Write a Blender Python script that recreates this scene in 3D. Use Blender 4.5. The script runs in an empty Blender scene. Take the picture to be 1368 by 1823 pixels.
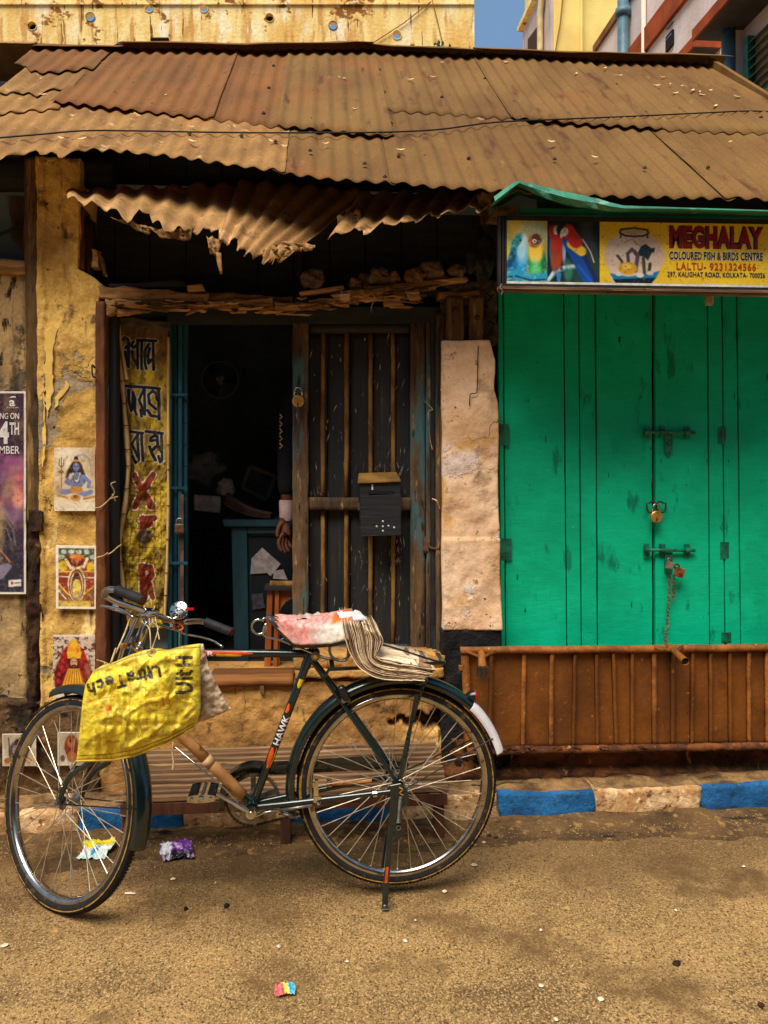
import bpy, bmesh, math, random
import numpy as np
from mathutils import Vector, Matrix, noise
R_ = math.radians
SC = bpy.context.scene
COL = SC.collection
rnd = random.Random(7)

# ------------------------------------------------------------ camera, sky, sun, exposure
H = 1.53                     # eye height
TH = R_(4.5)                 # the facade runs along X, the camera is turned a little to the right of it
F = 1370.0                   # focal length in photo pixels (photo 1368 x 1823)
PX, PY = 684.0, 822.0        # principal point / horizon in the photo
cam = bpy.data.objects.new('camera', bpy.data.cameras.new('camera'))
COL.objects.link(cam)
cam.location = (0, 0, H)
cam.rotation_euler = (math.pi / 2, 0, -TH)
cam.data.sensor_fit = 'HORIZONTAL'
cam.data.sensor_width = 36.0
cam.data.lens = 36.0 * F / 1368.0
cam.data.shift_y = -(911.5 - PY) / 1368.0
cam.data.clip_start = 0.05
cam.data.clip_end = 500
SC.camera = cam

SUN_EL, SUN_AZ = R_(58.5), R_(210)      # azimuth of the sun measured clockwise from +Y
world = bpy.data.worlds.new('World')
SC.world = world
world.use_nodes = True
wn = world.node_tree
wn.nodes.clear()
w_out = wn.nodes.new('ShaderNodeOutputWorld')
w_bg = wn.nodes.new('ShaderNodeBackground')
w_sky = wn.nodes.new('ShaderNodeTexSky')
w_sky.sky_type = 'NISHITA'
w_sky.sun_disc = False
w_sky.sun_elevation = SUN_EL
w_sky.sun_rotation = SUN_AZ
w_sky.dust_density = 1.5
w_sky.air_density = 1.0
w_bg.inputs['Strength'].default_value = 0.05
w_mul = wn.nodes.new('ShaderNodeVectorMath')      # thin high haze: part clear sky, part an even pale blue veil
w_mul.operation = 'MULTIPLY_ADD'
w_mul.inputs[1].default_value = (0.45, 0.45, 0.45)
w_mul.inputs[2].default_value = (0.15 / 0.05, 0.27 / 0.05, 0.44 / 0.05)
wn.links.new(w_sky.outputs[0], w_mul.inputs[0])
wn.links.new(w_mul.outputs[0], w_bg.inputs[0])
wn.links.new(w_bg.outputs[0], w_out.inputs[0])

sun = bpy.data.objects.new('sun', bpy.data.lights.new('sun', 'SUN'))
COL.objects.link(sun)
sun.data.energy = 5.0
sun.data.angle = R_(35)               # thin overcast: a very broad sun
sun.data.color = (1.0, 0.91, 0.77)
_sd = Vector((math.sin(SUN_AZ) * math.cos(SUN_EL), math.cos(SUN_AZ) * math.cos(SUN_EL), math.sin(SUN_EL)))
sun.rotation_euler = (-_sd).to_track_quat('-Z', 'Y').to_euler()
sun.location = _sd * 20

SC.view_settings.view_transform = 'Standard'
SC.view_settings.look = 'None'
SC.view_settings.exposure = 0.08
SC.view_settings.gamma = 1.0
SC.view_settings.use_curve_mapping = False
SC.render.engine = 'CYCLES'
SC.cycles.max_bounces = 6
SC.cycles.diffuse_bounces = 4

# ------------------------------------------------------------ where a photo pixel lies on a real plane
CT, ST = math.cos(TH), math.sin(TH)
def ray(px, py):
    u, v = (px - PX) / F, (PY - py) / F
    return Vector((ST + u * CT, CT - u * ST, v))
def W(px, py, Y):                       # on the vertical plane y = Y
    r = ray(px, py)
    t = Y / r.y
    return Vector((r.x * t, Y, H + r.z * t))
def G(px, py, z=0.0):                   # on the horizontal plane at height z
    r = ray(px, py)
    t = (z - H) / r.z
    return Vector((r.x * t, r.y * t, z))
def WX(px, py, X):                      # on the plane x = X
    r = ray(px, py)
    t = X / r.x
    return Vector((X, r.y * t, H + r.z * t))
RC, RM = 0.145, 0.829                   # the roof plane z = RC + RM * y
def RF(px, py):
    r = ray(px, py)
    t = (H - RC) / (RM * r.y - r.z)
    return Vector((r.x * t, r.y * t, H + r.z * t))
def nz(x, y=0.0, z=0.0):
    return noise.noise(Vector((x, y, z)))
def fb(x, y=0.0, z=0.0, o=4):
    return noise.fractal(Vector((x, y, z)), 1.0, 2.0, o)

# ------------------------------------------------------------ materials (all procedural)
def lin(c):
    out = []
    for v in c[:3]:
        v = v / 255.0
        out.append(v / 12.92 if v <= 0.04045 else ((v + 0.055) / 1.055) ** 2.4)
    return (out[0], out[1], out[2], 1.0)

def mat(name, c1, c2=None, sc=4.0, st=(1, 1, 1), spots=(), rough=0.85, met=0.0, bump=(), cracks=None, spec=0.3, lo=0.36, hi=0.64,
        attr=False, coat=0.0, waves=None, coords='pos', fine=None):
    """c1/c2 mixed by noise; spots = (colour, scale, threshold, softness, stretch); bump = (scale, metres, stretch)."""
    m = bpy.data.materials.new(name)
    m.use_nodes = True
    nt = m.node_tree
    N, L = nt.nodes, nt.links
    bs = N['Principled BSDF']
    bs.inputs['Roughness'].default_value = rough
    bs.inputs['Metallic'].default_value = met
    bs.inputs['Specular IOR Level'].default_value = spec
    bs.inputs['Coat Weight'].default_value = coat
    if coords == 'pos':
        pos = N.new('ShaderNodeNewGeometry').outputs['Position']
    else:
        pos = N.new('ShaderNodeTexCoord').outputs['Object']
    cnt = [0]
    def nzn(scale, stretch, detail=8.0, rgh=0.62, dist=0.0):
        mp = N.new('ShaderNodeMapping')
        mp.inputs['Scale'].default_value = stretch
        cnt[0] += 1
        mp.inputs['Location'].default_value = (cnt[0] * 3.17, cnt[0] * 1.73, cnt[0] * 2.31)
        L.new(pos, mp.inputs[0])
        n = N.new('ShaderNodeTexNoise')
        n.inputs['Scale'].default_value = scale
        n.inputs['Detail'].default_value = detail
        n.inputs['Roughness'].default_value = rgh
        n.inputs['Distortion'].default_value = dist
        L.new(mp.outputs[0], n.inputs['Vector'])
        return n.outputs['Fac']
    def ramp(sock, a, b):
        mr = N.new('ShaderNodeMapRange')
        mr.interpolation_type = 'SMOOTHSTEP'
        mr.inputs['From Min'].default_value = a
        mr.inputs['From Max'].default_value = b
        L.new(sock, mr.inputs['Value'])
        return mr.outputs['Result']
    def mix(fac, a, b):
        x = N.new('ShaderNodeMix')
        x.data_type = 'RGBA'
        if isinstance(fac, float):
            x.inputs[0].default_value = fac
        else:
            L.new(fac, x.inputs[0])
        for i, s in ((6, a), (7, b)):
            if isinstance(s, tuple):
                x.inputs[i].default_value = s
            else:
                L.new(s, x.inputs[i])
        return x.outputs[2]
    if attr:
        at = N.new('ShaderNodeAttribute')
        at.attribute_name = 'Col'
        col = at.outputs['Color']
        if c2 is not None:
            col = mix(ramp(nzn(sc, st), lo, hi), col, lin(c2))
    else:
        col = lin(c1)
        if c2 is not None:
            col = mix(ramp(nzn(sc, st), lo, hi), lin(c1), lin(c2))
    flakes = []
    for sp_ in spots:
        (sc_c, s_scale, thr, soft, stretch) = sp_[:5]
        rr = ramp(nzn(s_scale, stretch), thr - soft, thr + soft)
        if len(sp_) > 5: flakes.append((rr, sp_[5]))
        col = mix(rr, col, lin(sc_c))
    if fine:                                  # fine grain: (scale, strength, stretch)
        f = nzn(fine[0], fine[2], 5.0, 0.7)
        hs = N.new('ShaderNodeMapRange')
        hs.inputs['From Min'].default_value = 0.25
        hs.inputs['From Max'].default_value = 0.75
        hs.inputs['To Min'].default_value = 1.0 - fine[1]
        hs.inputs['To Max'].default_value = 1.0 + fine[1]
        L.new(f, hs.inputs['Value'])
        mu = N.new('ShaderNodeVectorMath')
        mu.operation = 'SCALE'
        if isinstance(col, tuple):
            mu.inputs[0].default_value = col[:3]
        else:
            L.new(col, mu.inputs[0])
        L.new(hs.outputs[0], mu.inputs['Scale'])
        col = mu.outputs[0]
    heights = list(flakes)
    if cracks:                                # (scale, width, colour, depth, mask threshold)
        wob = N.new('ShaderNodeTexNoise')
        wob.inputs['Scale'].default_value = cracks[0] * 2.2
        wob.inputs['Detail'].default_value = 6
        L.new(pos, wob.inputs['Vector'])
        vm = N.new('ShaderNodeVectorMath')
        vm.operation = 'MULTIPLY_ADD'
        vm.inputs[1].default_value = (0.35 / cracks[0] * 2,) * 3
        L.new(wob.outputs['Color'], vm.inputs[0])
        L.new(pos, vm.inputs[2])
        vo = N.new('ShaderNodeTexVoronoi')
        vo.feature = 'DISTANCE_TO_EDGE'
        vo.inputs['Scale'].default_value = cracks[0]
        L.new(vm.outputs[0], vo.inputs['Vector'])
        ln = ramp(vo.outputs['Distance'], cracks[1], 0.0)
        mk = ramp(nzn(cracks[0] * 0.6, (1, 1, 1), 3.0), cracks[4], cracks[4] + 0.08)
        ml = N.new('ShaderNodeMath')
        ml.operation = 'MULTIPLY'
        L.new(ln, ml.inputs[0])
        L.new(mk, ml.inputs[1])
        col = mix(ml.outputs[0], col, lin(cracks[2]))
        heights.append((ml.outputs[0], -cracks[3]))
    if isinstance(col, tuple):
        bs.inputs['Base Color'].default_value = col
    else:
        L.new(col, bs.inputs['Base Color'])
    for (b_s, b_d, b_st) in bump:
        heights.append((nzn(b_s, b_st, 6.0), b_d))
    prev = None
    for (hsock, d) in heights:
        b = N.new('ShaderNodeBump')
        b.inputs['Strength'].default_value = 1.0
        b.inputs['Distance'].default_value = abs(d)
        b.invert = d < 0
        L.new(hsock, b.inputs['Height'])
        if prev is not None:
            L.new(prev, b.inputs['Normal'])
        prev = b.outputs[0]
    if prev is not None:
        L.new(prev, bs.inputs['Normal'])
    return m

_fc = {}
def flat(c, rough=0.7, met=0.0, name='paint'):
    k = (tuple(c), rough, met)
    if k not in _fc:
        _fc[k] = mat(name, c, tuple(int(v * 0.86) for v in c), sc=30, rough=rough, met=met)
    return _fc[k]
U3 = (1, 1, 1)

# ------------------------------------------------------------ objects
def origin(o):
    v = Vector((0, 0, 0))
    while o is not None:
        v += o.location
        o = o.parent
    return v

def tag(o, label=None, cat=None, group=None, kind=None):
    if label: o['label'] = label
    if cat: o['category'] = cat
    if group: o['group'] = group
    if kind: o['kind'] = kind
    return o

def thing(name, loc, label, cat, group=None):
    o = bpy.data.objects.new(name, None)
    o.empty_display_size = 0.1
    COL.objects.link(o)
    o.location = loc
    return tag(o, label, cat, group)

def node(name, parent, loc=None):               # an Empty part that holds sub-parts
    o = bpy.data.objects.new(name, None)
    COL.objects.link(o)
    o.parent = parent
    o.location = (Vector(loc) - origin(parent)) if loc is not None else (0, 0, 0)
    return o

def mk(name, vf, m, parent=None, smooth=False, loc=None, **tags):
    """vf = (verts in world space, faces); the mesh is stored relative to the thing it belongs to."""
    verts, faces = vf[0], vf[1]
    o = bpy.data.objects.new(name, None) if False else None
    base = origin(parent) if parent is not None else Vector((0, 0, 0))
    if loc is None and parent is None:
        arr = np.array([tuple(v) for v in verts])
        c = (arr.min(0) + arr.max(0)) / 2
        loc = Vector((c[0], c[1], arr[:, 2].min()))
    off = Vector(loc) if loc is not None else base
    me = bpy.data.meshes.new(name)
    me.from_pydata([(v[0] - off[0], v[1] - off[1], v[2] - off[2]) for v in verts], [], faces)
    me.validate()
    ms = m if isinstance(m, (list, tuple)) else [m]
    for x in ms:
        me.materials.append(x)
    if len(vf) > 2:
        me.polygons.foreach_set('material_index', vf[2])
    if smooth:
        me.polygons.foreach_set('use_smooth', [True] * len(me.polygons))
    me.update()
    o = bpy.data.objects.new(name, me)
    COL.objects.link(o)
    if parent is not None:
        o.parent = parent
    o.location = off - base if parent is not None else off
    tag(o, tags.get('label'), tags.get('cat'), tags.get('group'), tags.get('kind'))
    if smooth == 'angle':
        me.polygons.foreach_set('use_smooth', [True] * len(me.polygons))
        try:
            me.set_sharp_from_angle(angle=R_(40))
        except Exception:
            pass
    return o

def bevel(o, w=0.003, seg=1):
    b = o.modifiers.new('bevel', 'BEVEL')
    b.width = w
    b.segments = seg
    b.limit_method = 'ANGLE'
    return o
def solid(o, t=0.002, off=0.0):
    s = o.modifiers.new('solid', 'SOLIDIFY')
    s.thickness = t
    s.offset = off
    return o
def subsurf(o, n=1):
    s = o.modifiers.new('sub', 'SUBSURF')
    s.levels = n
    s.render_levels = n
    return o

def join(*vfs):
    V, Fc, Mi = [], [], []
    for k, vf in enumerate(vfs):
        b = len(V)
        V += list(vf[0])
        Fc += [tuple(i + b for i in f) for f in vf[1]]
        Mi += list(vf[2]) if len(vf) > 2 else [0] * len(vf[1])
    return V, Fc, Mi
def withmat(vf, i):
    return vf[0], vf[1], [i] * len(vf[1])

def tube(pts, r, seg=8, cap=True, flatn=None, squash=1.0):
    """A swept tube through pts; r a number or one per point."""
    pts = [Vector(p) for p in pts]
    n = len(pts)
    rs = [r] * n if isinstance(r, (int, float)) else list(r)
    T = []
    for i in range(n):
        a = pts[max(i - 1, 0)]
        b = pts[min(i + 1, n - 1)]
        T.append((b - a).normalized())
    ref = Vector(flatn) if flatn is not None else (Vector((0, 0, 1)) if abs(T[0].z) < 0.9 else Vector((1, 0, 0)))
    nrm = (ref - T[0] * ref.dot(T[0])).normalized()
    V, Fc = [], []
    for i in range(n):
        nrm = (nrm - T[i] * nrm.dot(T[i])).normalized()
        bn = T[i].cross(nrm)
        for k in range(seg):
            a = 2 * math.pi * k / seg
            V.append(pts[i] + (nrm * math.cos(a) * squash + bn * math.sin(a)) * rs[i])
    for i in range(n - 1):
        for k in range(seg):
            k2 = (k + 1) % seg
            Fc.append((i * seg + k, i * seg + k2, (i + 1) * seg + k2, (i + 1) * seg + k))
    if cap:
        Fc.append(tuple(range(seg))[::-1])
        Fc.append(tuple(range((n - 1) * seg, n * seg)))
    return V, Fc

def spline(pts, n=6):
    """Catmull-Rom through pts."""
    P = [Vector(p) for p in pts]
    P = [P[0] * 2 - P[1]] + P + [P[-1] * 2 - P[-2]]
    out = []
    for i in range(1, len(P) - 2):
        for k in range(n):
            t = k / n
            a, b, c, d = P[i - 1], P[i], P[i + 1], P[i + 2]
            out.append(0.5 * ((2 * b) + (c - a) * t + (2 * a - 5 * b + 4 * c - d) * t * t + (3 * b - 3 * c + d - a) * t ** 3))
    out.append(P[-2])
    return out

def box(c, s, rot=None):
    V = []
    for dz in (-.5, .5):
        for dx, dy in ((-.5, -.5), (.5, -.5), (.5, .5), (-.5, .5)):
            v = Vector((dx * s[0], dy * s[1], dz * s[2]))
            if rot is not None:
                v = rot @ v
            V.append(Vector(c) + v)
    return V, [(3, 2, 1, 0), (4, 5, 6, 7), (0, 1, 5, 4), (1, 2, 6, 5), (2, 3, 7, 6), (3, 0, 4, 7)]

def beam(a, b, w, h, up=(0, 0, 1)):
    """A rectangular bar from a to b; w across, h along up."""
    a, b = Vector(a), Vector(b)
    t = (b - a).normalized()
    up = Vector(up)
    s = t.cross(up).normalized()
    u = s.cross(t).normalized()
    V = []
    for p in (a, b):
        for sx, sy in ((-1, -1), (1, -1), (1, 1), (-1, 1)):
            V.append(p + s * (sx * w / 2) + u * (sy * h / 2))
    return V, [(0, 1, 2, 3), (7, 6, 5, 4), (1, 0, 4, 5), (2, 1, 5, 6), (3, 2, 6, 7), (0, 3, 7, 4)]

def hexa(q, depth, nu=1, nv=1, nd=1, amp=0.0, fr=6.0, dirn=(0, 1, 0), seed=0.0, keepback=True):
    """Four world corners (tl, tr, br, bl) extruded by depth along dirn; faces split nu x nv and roughened by noise."""
    q = [Vector(p) for p in q]
    d = Vector(dirn) * depth
    V, idx, Fc = [], {}, []
    def P(i, j, k):
        key = (i, j, k)
        if key not in idx:
            u, v, w = i / nu, j / nv, k / nd
            p = (q[0] * (1 - u) + q[1] * u) * (1 - v) + (q[3] * (1 - u) + q[2] * u) * v + d * w
            if amp:
                s = amp * (0.35 if k == nd and keepback else 1.0)
                p = p + Vector((fb(p.x * fr + seed, p.y * fr, p.z * fr), fb(p.x * fr + 31 + seed, p.y * fr, p.z * fr + 9), fb(p.x * fr + 77 + seed, p.y * fr + 5, p.z * fr))) * s
            idx[key] = len(V)
            V.append(p)
        return idx[key]
    for i in range(nu):
        for j in range(nv):
            Fc.append((P(i, j, 0), P(i, j + 1, 0), P(i + 1, j + 1, 0), P(i + 1, j, 0)))
            Fc.append((P(i, j, nd), P(i + 1, j, nd), P(i + 1, j + 1, nd), P(i, j + 1, nd)))
    for i in range(nu):
        for k in range(nd):
            Fc.append((P(i, 0, k), P(i + 1, 0, k), P(i + 1, 0, k + 1), P(i, 0, k + 1)))
            Fc.append((P(i, nv, k), P(i, nv, k + 1), P(i + 1, nv, k + 1), P(i + 1, nv, k)))
    for j in range(nv):
        for k in range(nd):
            Fc.append((P(0, j, k), P(0, j, k + 1), P(0, j + 1, k + 1), P(0, j + 1, k)))
            Fc.append((P(nu, j, k), P(nu, j + 1, k), P(nu, j + 1, k + 1), P(nu, j, k + 1)))
    return V, Fc

def fq(pts, Y, depth, **k):
    """A block whose front face fills four photo points (tl, tr, br, bl) on the plane y = Y."""
    return hexa([W(p[0], p[1], Y) for p in pts], depth, **k)
def fr(x0, y0, x1, y1, Y, depth, **k):
    return fq([(x0, y0), (x1, y0), (x1, y1), (x0, y1)], Y, depth, **k)

def prism(pts, d):
    """An outline (world points) given thickness d (a vector)."""
    pts = [Vector(p) for p in pts]
    n = len(pts)
    d = Vector(d)
    return pts + [p + d for p in pts], [tuple(range(n))[::-1], tuple(range(n, 2 * n))] + [(i, (i + 1) % n, (i + 1) % n + n, i + n) for i in range(n)]
def fp(pts, Y, depth):
    return prism([W(p[0], p[1], Y) for p in pts], (0, depth, 0))

def gridf(fn, nu, nv, closed_u=False):
    V = [fn(i / nu, j / nv) for j in range(nv + 1) for i in range(nu + (0 if closed_u else 1))]
    w = nu if closed_u else nu + 1
    Fc = []
    for j in range(nv):
        for i in range(nu):
            a, b = j * w + i, j * w + (i + 1) % w
            Fc.append((a, b, b + w, a + w))
    return V, Fc

def rings(c, axis, ref, prof, a0=0.0, a1=2 * math.pi, n=48, closed_prof=True):
    """Revolve a profile of (radius, offset along axis) about axis through c from angle a0 to a1 (measured from ref)."""
    c, ax = Vector(c), Vector(axis).normalized()
    rf = (Vector(ref) - ax * ax.dot(Vector(ref))).normalized()
    up = ax.cross(rf)
    full = abs(a1 - a0 - 2 * math.pi) < 1e-6
    m = n if full else n + 1
    V, Fc, k = [], [], len(prof)
    for i in range(m):
        a = a0 + (a1 - a0) * i / n
        d = rf * math.cos(a) + up * math.sin(a)
        for (r, o) in prof:
            V.append(c + d * r + ax * o)
    for i in range(n):
        j = (i + 1) % m
        for p in range(k if closed_prof else k - 1):
            q = (p + 1) % k
            Fc.append((i * k + p, j * k + p, j * k + q, i * k + q))
    if not full and closed_prof:
        Fc.append(tuple(range(k)))
        Fc.append(tuple(range((m - 1) * k, m * k))[::-1])
    return V, Fc

def lathe(c, axis, prof, n=16):
    """Closed solid of revolution: profile of (radius, distance along axis), first and last closed by caps."""
    c, ax = Vector(c), Vector(axis).normalized()
    rf = Vector((0, 0, 1)) if abs(ax.z) < 0.9 else Vector((1, 0, 0))
    rf = (rf - ax * ax.dot(rf)).normalized()
    up = ax.cross(rf)
    V, Fc, k = [], [], len(prof)
    for (r, o) in prof:
        for i in range(n):
            a = 2 * math.pi * i / n
            V.append(c + (rf * math.cos(a) + up * math.sin(a)) * r + ax * o)
    for p in range(k - 1):
        for i in range(n):
            j = (i + 1) % n
            Fc.append((p * n + i, p * n + j, (p + 1) * n + j, (p + 1) * n + i))
    Fc.append(tuple(range(n))[::-1])
    Fc.append(tuple(range((k - 1) * n, k * n)))
    return V, Fc

# ------------------------------------------------------------ flat print: a sheet painted point by point
def vnoise(x, y, seed=0):
    xi, yi = np.floor(x).astype(np.int64), np.floor(y).astype(np.int64)
    xf, yf = x - xi, y - yi
    def h(a, b):
        n = (a * 374761393 + b * 668265263 + seed * 1442695041) & 0x7fffffff
        n = ((n ^ (n >> 13)) * 1274126177) & 0x7fffffff
        return ((n ^ (n >> 16)) & 0xffff) / 65535.0
    sx, sy = xf * xf * (3 - 2 * xf), yf * yf * (3 - 2 * yf)
    return (h(xi, yi) * (1 - sx) + h(xi + 1, yi) * sx) * (1 - sy) + (h(xi, yi + 1) * (1 - sx) + h(xi + 1, yi + 1) * sx) * sy
def fnoise(x, y, seed=0):
    s, a, t = 0, 1.0, 0
    for o in range(4):
        s = s + a * vnoise(x * 2 ** o, y * 2 ** o, seed + o)
        t += a
        a *= 0.55
    return s / t

def paint(layers, X, Y, base):
    C = np.zeros(X.shape + (3,))
    C[:] = base
    for ly in layers:
        k = ly[0]
        if k == 'e':
            _, cx, cy, rx, ry, ang, col, fe = ly
            ca, sa = math.cos(R_(ang)), math.sin(R_(ang))
            dx, dy = X - cx, Y - cy
            d = np.sqrt(((dx * ca + dy * sa) / rx) ** 2 + ((-dx * sa + dy * ca) / ry) ** 2)
            a = np.clip((1.0 - d) * min(rx, ry) / fe + 0.5, 0, 1)
        elif k == 's':
            _, pts, w, col, fe = ly
            dm = np.full(X.shape, 1e9)
            for (x0, y0), (x1, y1) in zip(pts[:-1], pts[1:]):
                vx, vy = x1 - x0, y1 - y0
                t = np.clip(((X - x0) * vx + (Y - y0) * vy) / (vx * vx + vy * vy + 1e-9), 0, 1)
                dm = np.minimum(dm, np.hypot(X - x0 - t * vx, Y - y0 - t * vy))
            a = np.clip((w / 2 - dm) / fe + 0.5, 0, 1)
        elif k == 'p':
            _, pts, col, fe = ly
            ins = np.zeros(X.shape, bool)
            dm = np.full(X.shape, 1e9)
            n = len(pts)
            for i in range(n):
                (x0, y0), (x1, y1) = pts[i], pts[(i + 1) % n]
                if y0 != y1:
                    cr = ((y0 > Y) != (y1 > Y)) & (X < (x1 - x0) * (Y - y0) / (y1 - y0) + x0)
                    ins ^= cr
                vx, vy = x1 - x0, y1 - y0
                t = np.clip(((X - x0) * vx + (Y - y0) * vy) / (vx * vx + vy * vy + 1e-9), 0, 1)
                dm = np.minimum(dm, np.hypot(X - x0 - t * vx, Y - y0 - t * vy))
            a = np.clip(np.where(ins, dm, -dm) / fe + 0.5, 0, 1)
        elif k == 'n':
            _, sx, sy, thr, soft, col, amt, seed = ly
            a = np.clip((fnoise(X / sx, Y / sy, seed) - thr) / soft + 0.5, 0, 1) * amt
        a = a[..., None]
        C = C * (1 - a) + np.array(col, float) * a
    return C

def printed(name, parent, rect, step, mapf, layers, base, m, jitter=None, holes=None):
    x0, y0, x1, y1 = rect
    nx, ny = max(2, int(round((x1 - x0) / step))), max(2, int(round((y1 - y0) / step)))
    xs, ys = np.linspace(x0, x1, nx + 1), np.linspace(y0, y1, ny + 1)
    X, Y = np.meshgrid(xs, ys)
    C = np.clip(paint(layers, X, Y, base), 0, 255) / 255.0
    C = np.where(C <= 0.04045, C / 12.92, ((C + 0.055) / 1.055) ** 2.4)
    V = [mapf(X[j, i], Y[j, i]) for j in range(ny + 1) for i in range(nx + 1)]
    w = nx + 1
    Fc = []
    for j in range(ny):
        for i in range(nx):
            if holes is not None and holes((xs[i] + xs[i + 1]) / 2, (ys[j] + ys[j + 1]) / 2):
                continue
            a = j * w + i
            Fc.append((a, a + w, a + w + 1, a + 1))
    o = mk(name, (V, Fc), m, parent, smooth=True)
    at = o.data.color_attributes.new('Col', 'FLOAT_COLOR', 'POINT')
    rgba = np.ones((len(V), 4), np.float32)
    rgba[:, :3] = C.reshape(-1, 3)
    at.data.foreach_set('color', rgba.ravel())
    return o

# ------------------------------------------------------------ lettering
def glyphs(s, bold=0.0, space=1.0):
    cu = bpy.data.curves.new('lettering', 'FONT')
    cu.body = s
    cu.offset = bold
    cu.space_character = space
    cu.resolution_u = 3
    ob = bpy.data.objects.new('lettering', cu)
    COL.objects.link(ob)
    dg = bpy.context.evaluated_depsgraph_get()
    dg.update()
    me = ob.evaluated_get(dg).to_mesh()
    V = [(v.co.x, v.co.y) for v in me.vertices]
    Fc = [tuple(p.vertices) for p in me.polygons]
    bpy.data.objects.remove(ob)
    bpy.data.curves.remove(cu)
    return V, Fc
def lettering(name, parent, s, rect, Y, m, bold=0.02, space=1.0, grow=0.0, skew=0.0):
    """Text fitted to a photo rectangle (x0, y0, x1, y1) on the plane y = Y."""
    V, Fc = glyphs(s, bold, space)
    xs, ys = [v[0] for v in V], [v[1] for v in V]
    a, b, c, d = min(xs), max(xs), min(ys), max(ys)
    x0, y0, x1, y1 = rect
    out = []
    for (x, y) in V:
        u, v = (x - a) / (b - a), (y - c) / (d - c)
        out.append(W(x0 - grow + u * (x1 - x0 + 2 * grow), y1 + grow - v * (y1 - y0 + 2 * grow) + skew * u, Y))
    return mk(name, (out, Fc), m, parent)
# ------------------------------------------------------------ palette
m_road = mat('road_asphalt', (178, 140, 86), (142, 110, 64), sc=1.1, spots=[((92, 68, 40), 2.0, 0.62, 0.10, (0.6, 1.6, 1)), ((208, 172, 118), 160, 0.56, 0.08, (1, .8, 1)),
             ((84, 62, 34), 140, 0.57, 0.07, (1, .8, 1)), ((206, 166, 104), 24, 0.66, 0.07, U3), ((250, 226, 180), 190, .70, .03, U3), ((110, 82, 46), 3.2, .60, .1, (1, 1, 1)), ((62, 46, 28), 1.1, .66, .01, (.5, 2.4, 1))], rough=0.95, bump=[(210, 0.005, U3), (60, 0.003, U3), (5, 0.012, U3)], fine=(260, 0.5, U3), cracks=(0.8, 0.004, (84, 62, 38), 0.006, 0.56))
m_dirt = mat('gutter_dirt', (112, 84, 50), (78, 58, 36), sc=6, spots=[((150, 116, 66), 22, 0.6, 0.06, U3), ((34, 27, 22), 9, 0.62, 0.06, (0.5, 1.6, 1))], rough=1, bump=[(40, 0.012, U3), (120, 0.004, U3)], fine=(90, 0.4, U3))
m_pave = mat('pavement_concrete', (158, 122, 78), (92, 66, 40), sc=7, spots=[((50, 34, 22), 14, 0.62, 0.07, (0.4, 1.8, 1))], rough=0.95, bump=[(30, 0.01, U3), (120, 0.003, U3)], fine=(80, 0.35, U3))
m_kerb_b = mat('kerb_blue_paint', (34, 104, 160), (20, 74, 120), sc=9, spots=[((40, 60, 70), 26, 0.62, 0.06, U3), ((150, 128, 98), 40, 0.70, 0.03, U3), ((70, 48, 30), 8, 0.68, 0.06, (0.4, 1, 3))], rough=0.8, bump=[(35, 0.008, U3), (90, 0.003, U3)], fine=(60, 0.25, U3))
m_kerb_w = mat('kerb_white_paint', (226, 190, 142), (176, 130, 82), sc=11, spots=[((110, 74, 42), 30, 0.60, 0.06, U3), ((66, 42, 24), 12, 0.66, 0.05, (0.5, 1, 2)), ((240, 215, 180), 22, 0.64, 0.05, U3)], rough=0.9, bump=[(35, 0.008, U3), (100, 0.003, U3)], fine=(60, 0.3, U3))
m_stain_yel = mat('stained_yellow_render', (255, 228, 152), (236, 186, 98), sc=1.3, st=(2.2, 2.2, 0.5), spots=[((255, 240, 200), 2.2, 0.60, 0.1, (1.6, 1.6, 0.5)), ((214, 158, 84), 3.4, 0.60, 0.06, (2.2, 2.2, 0.35)), ((150, 92, 34), 2.4, 0.61, 0.02, (1, 1, 1.2)),
              ((120, 70, 26), 5.0, 0.63, 0.03, (2.5, 2.5, 0.25))], rough=0.9, bump=[(20, 0.01, U3)], fine=(30, 0.14, U3))
m_cream = mat('cream_paint', (255, 226, 132), (240, 202, 112), sc=0.9, spots=[((200, 160, 90), 4, 0.72, 0.05, (1, 1, .3))], rough=0.8, bump=[(30, 0.004, U3)])
m_pinkw = mat('pale_pink_render', (242, 226, 220), (218, 198, 190), sc=1.6, st=(1, 1, .5), spots=[((120, 92, 84), 4.5, 0.68, 0.05, (2.5, 2.5, 0.35))], rough=0.9, bump=[(40, 0.004, U3)], fine=(25, 0.1, U3))
m_orange_band = mat('burnt_orange_paint', (176, 78, 30), (138, 58, 24), sc=5, rough=0.7, bump=[(30, 0.003, U3)])
m_grey_soffit = mat('grey_soffit', (92, 92, 90), (72, 72, 70), sc=3, rough=0.9)
m_pipe = mat('blue_grey_pipe', (96, 128, 140), (70, 100, 112), sc=6, spots=[((150, 160, 158), 20, .66, .05, (1, 1, .3))], rough=0.45)
m_shutter = mat('sea_green_shutter', (62, 128, 108), (44, 98, 84), sc=8, rough=0.6)
m_dark_slot = mat('dark_void', (22, 20, 20), None, rough=0.9)

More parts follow.
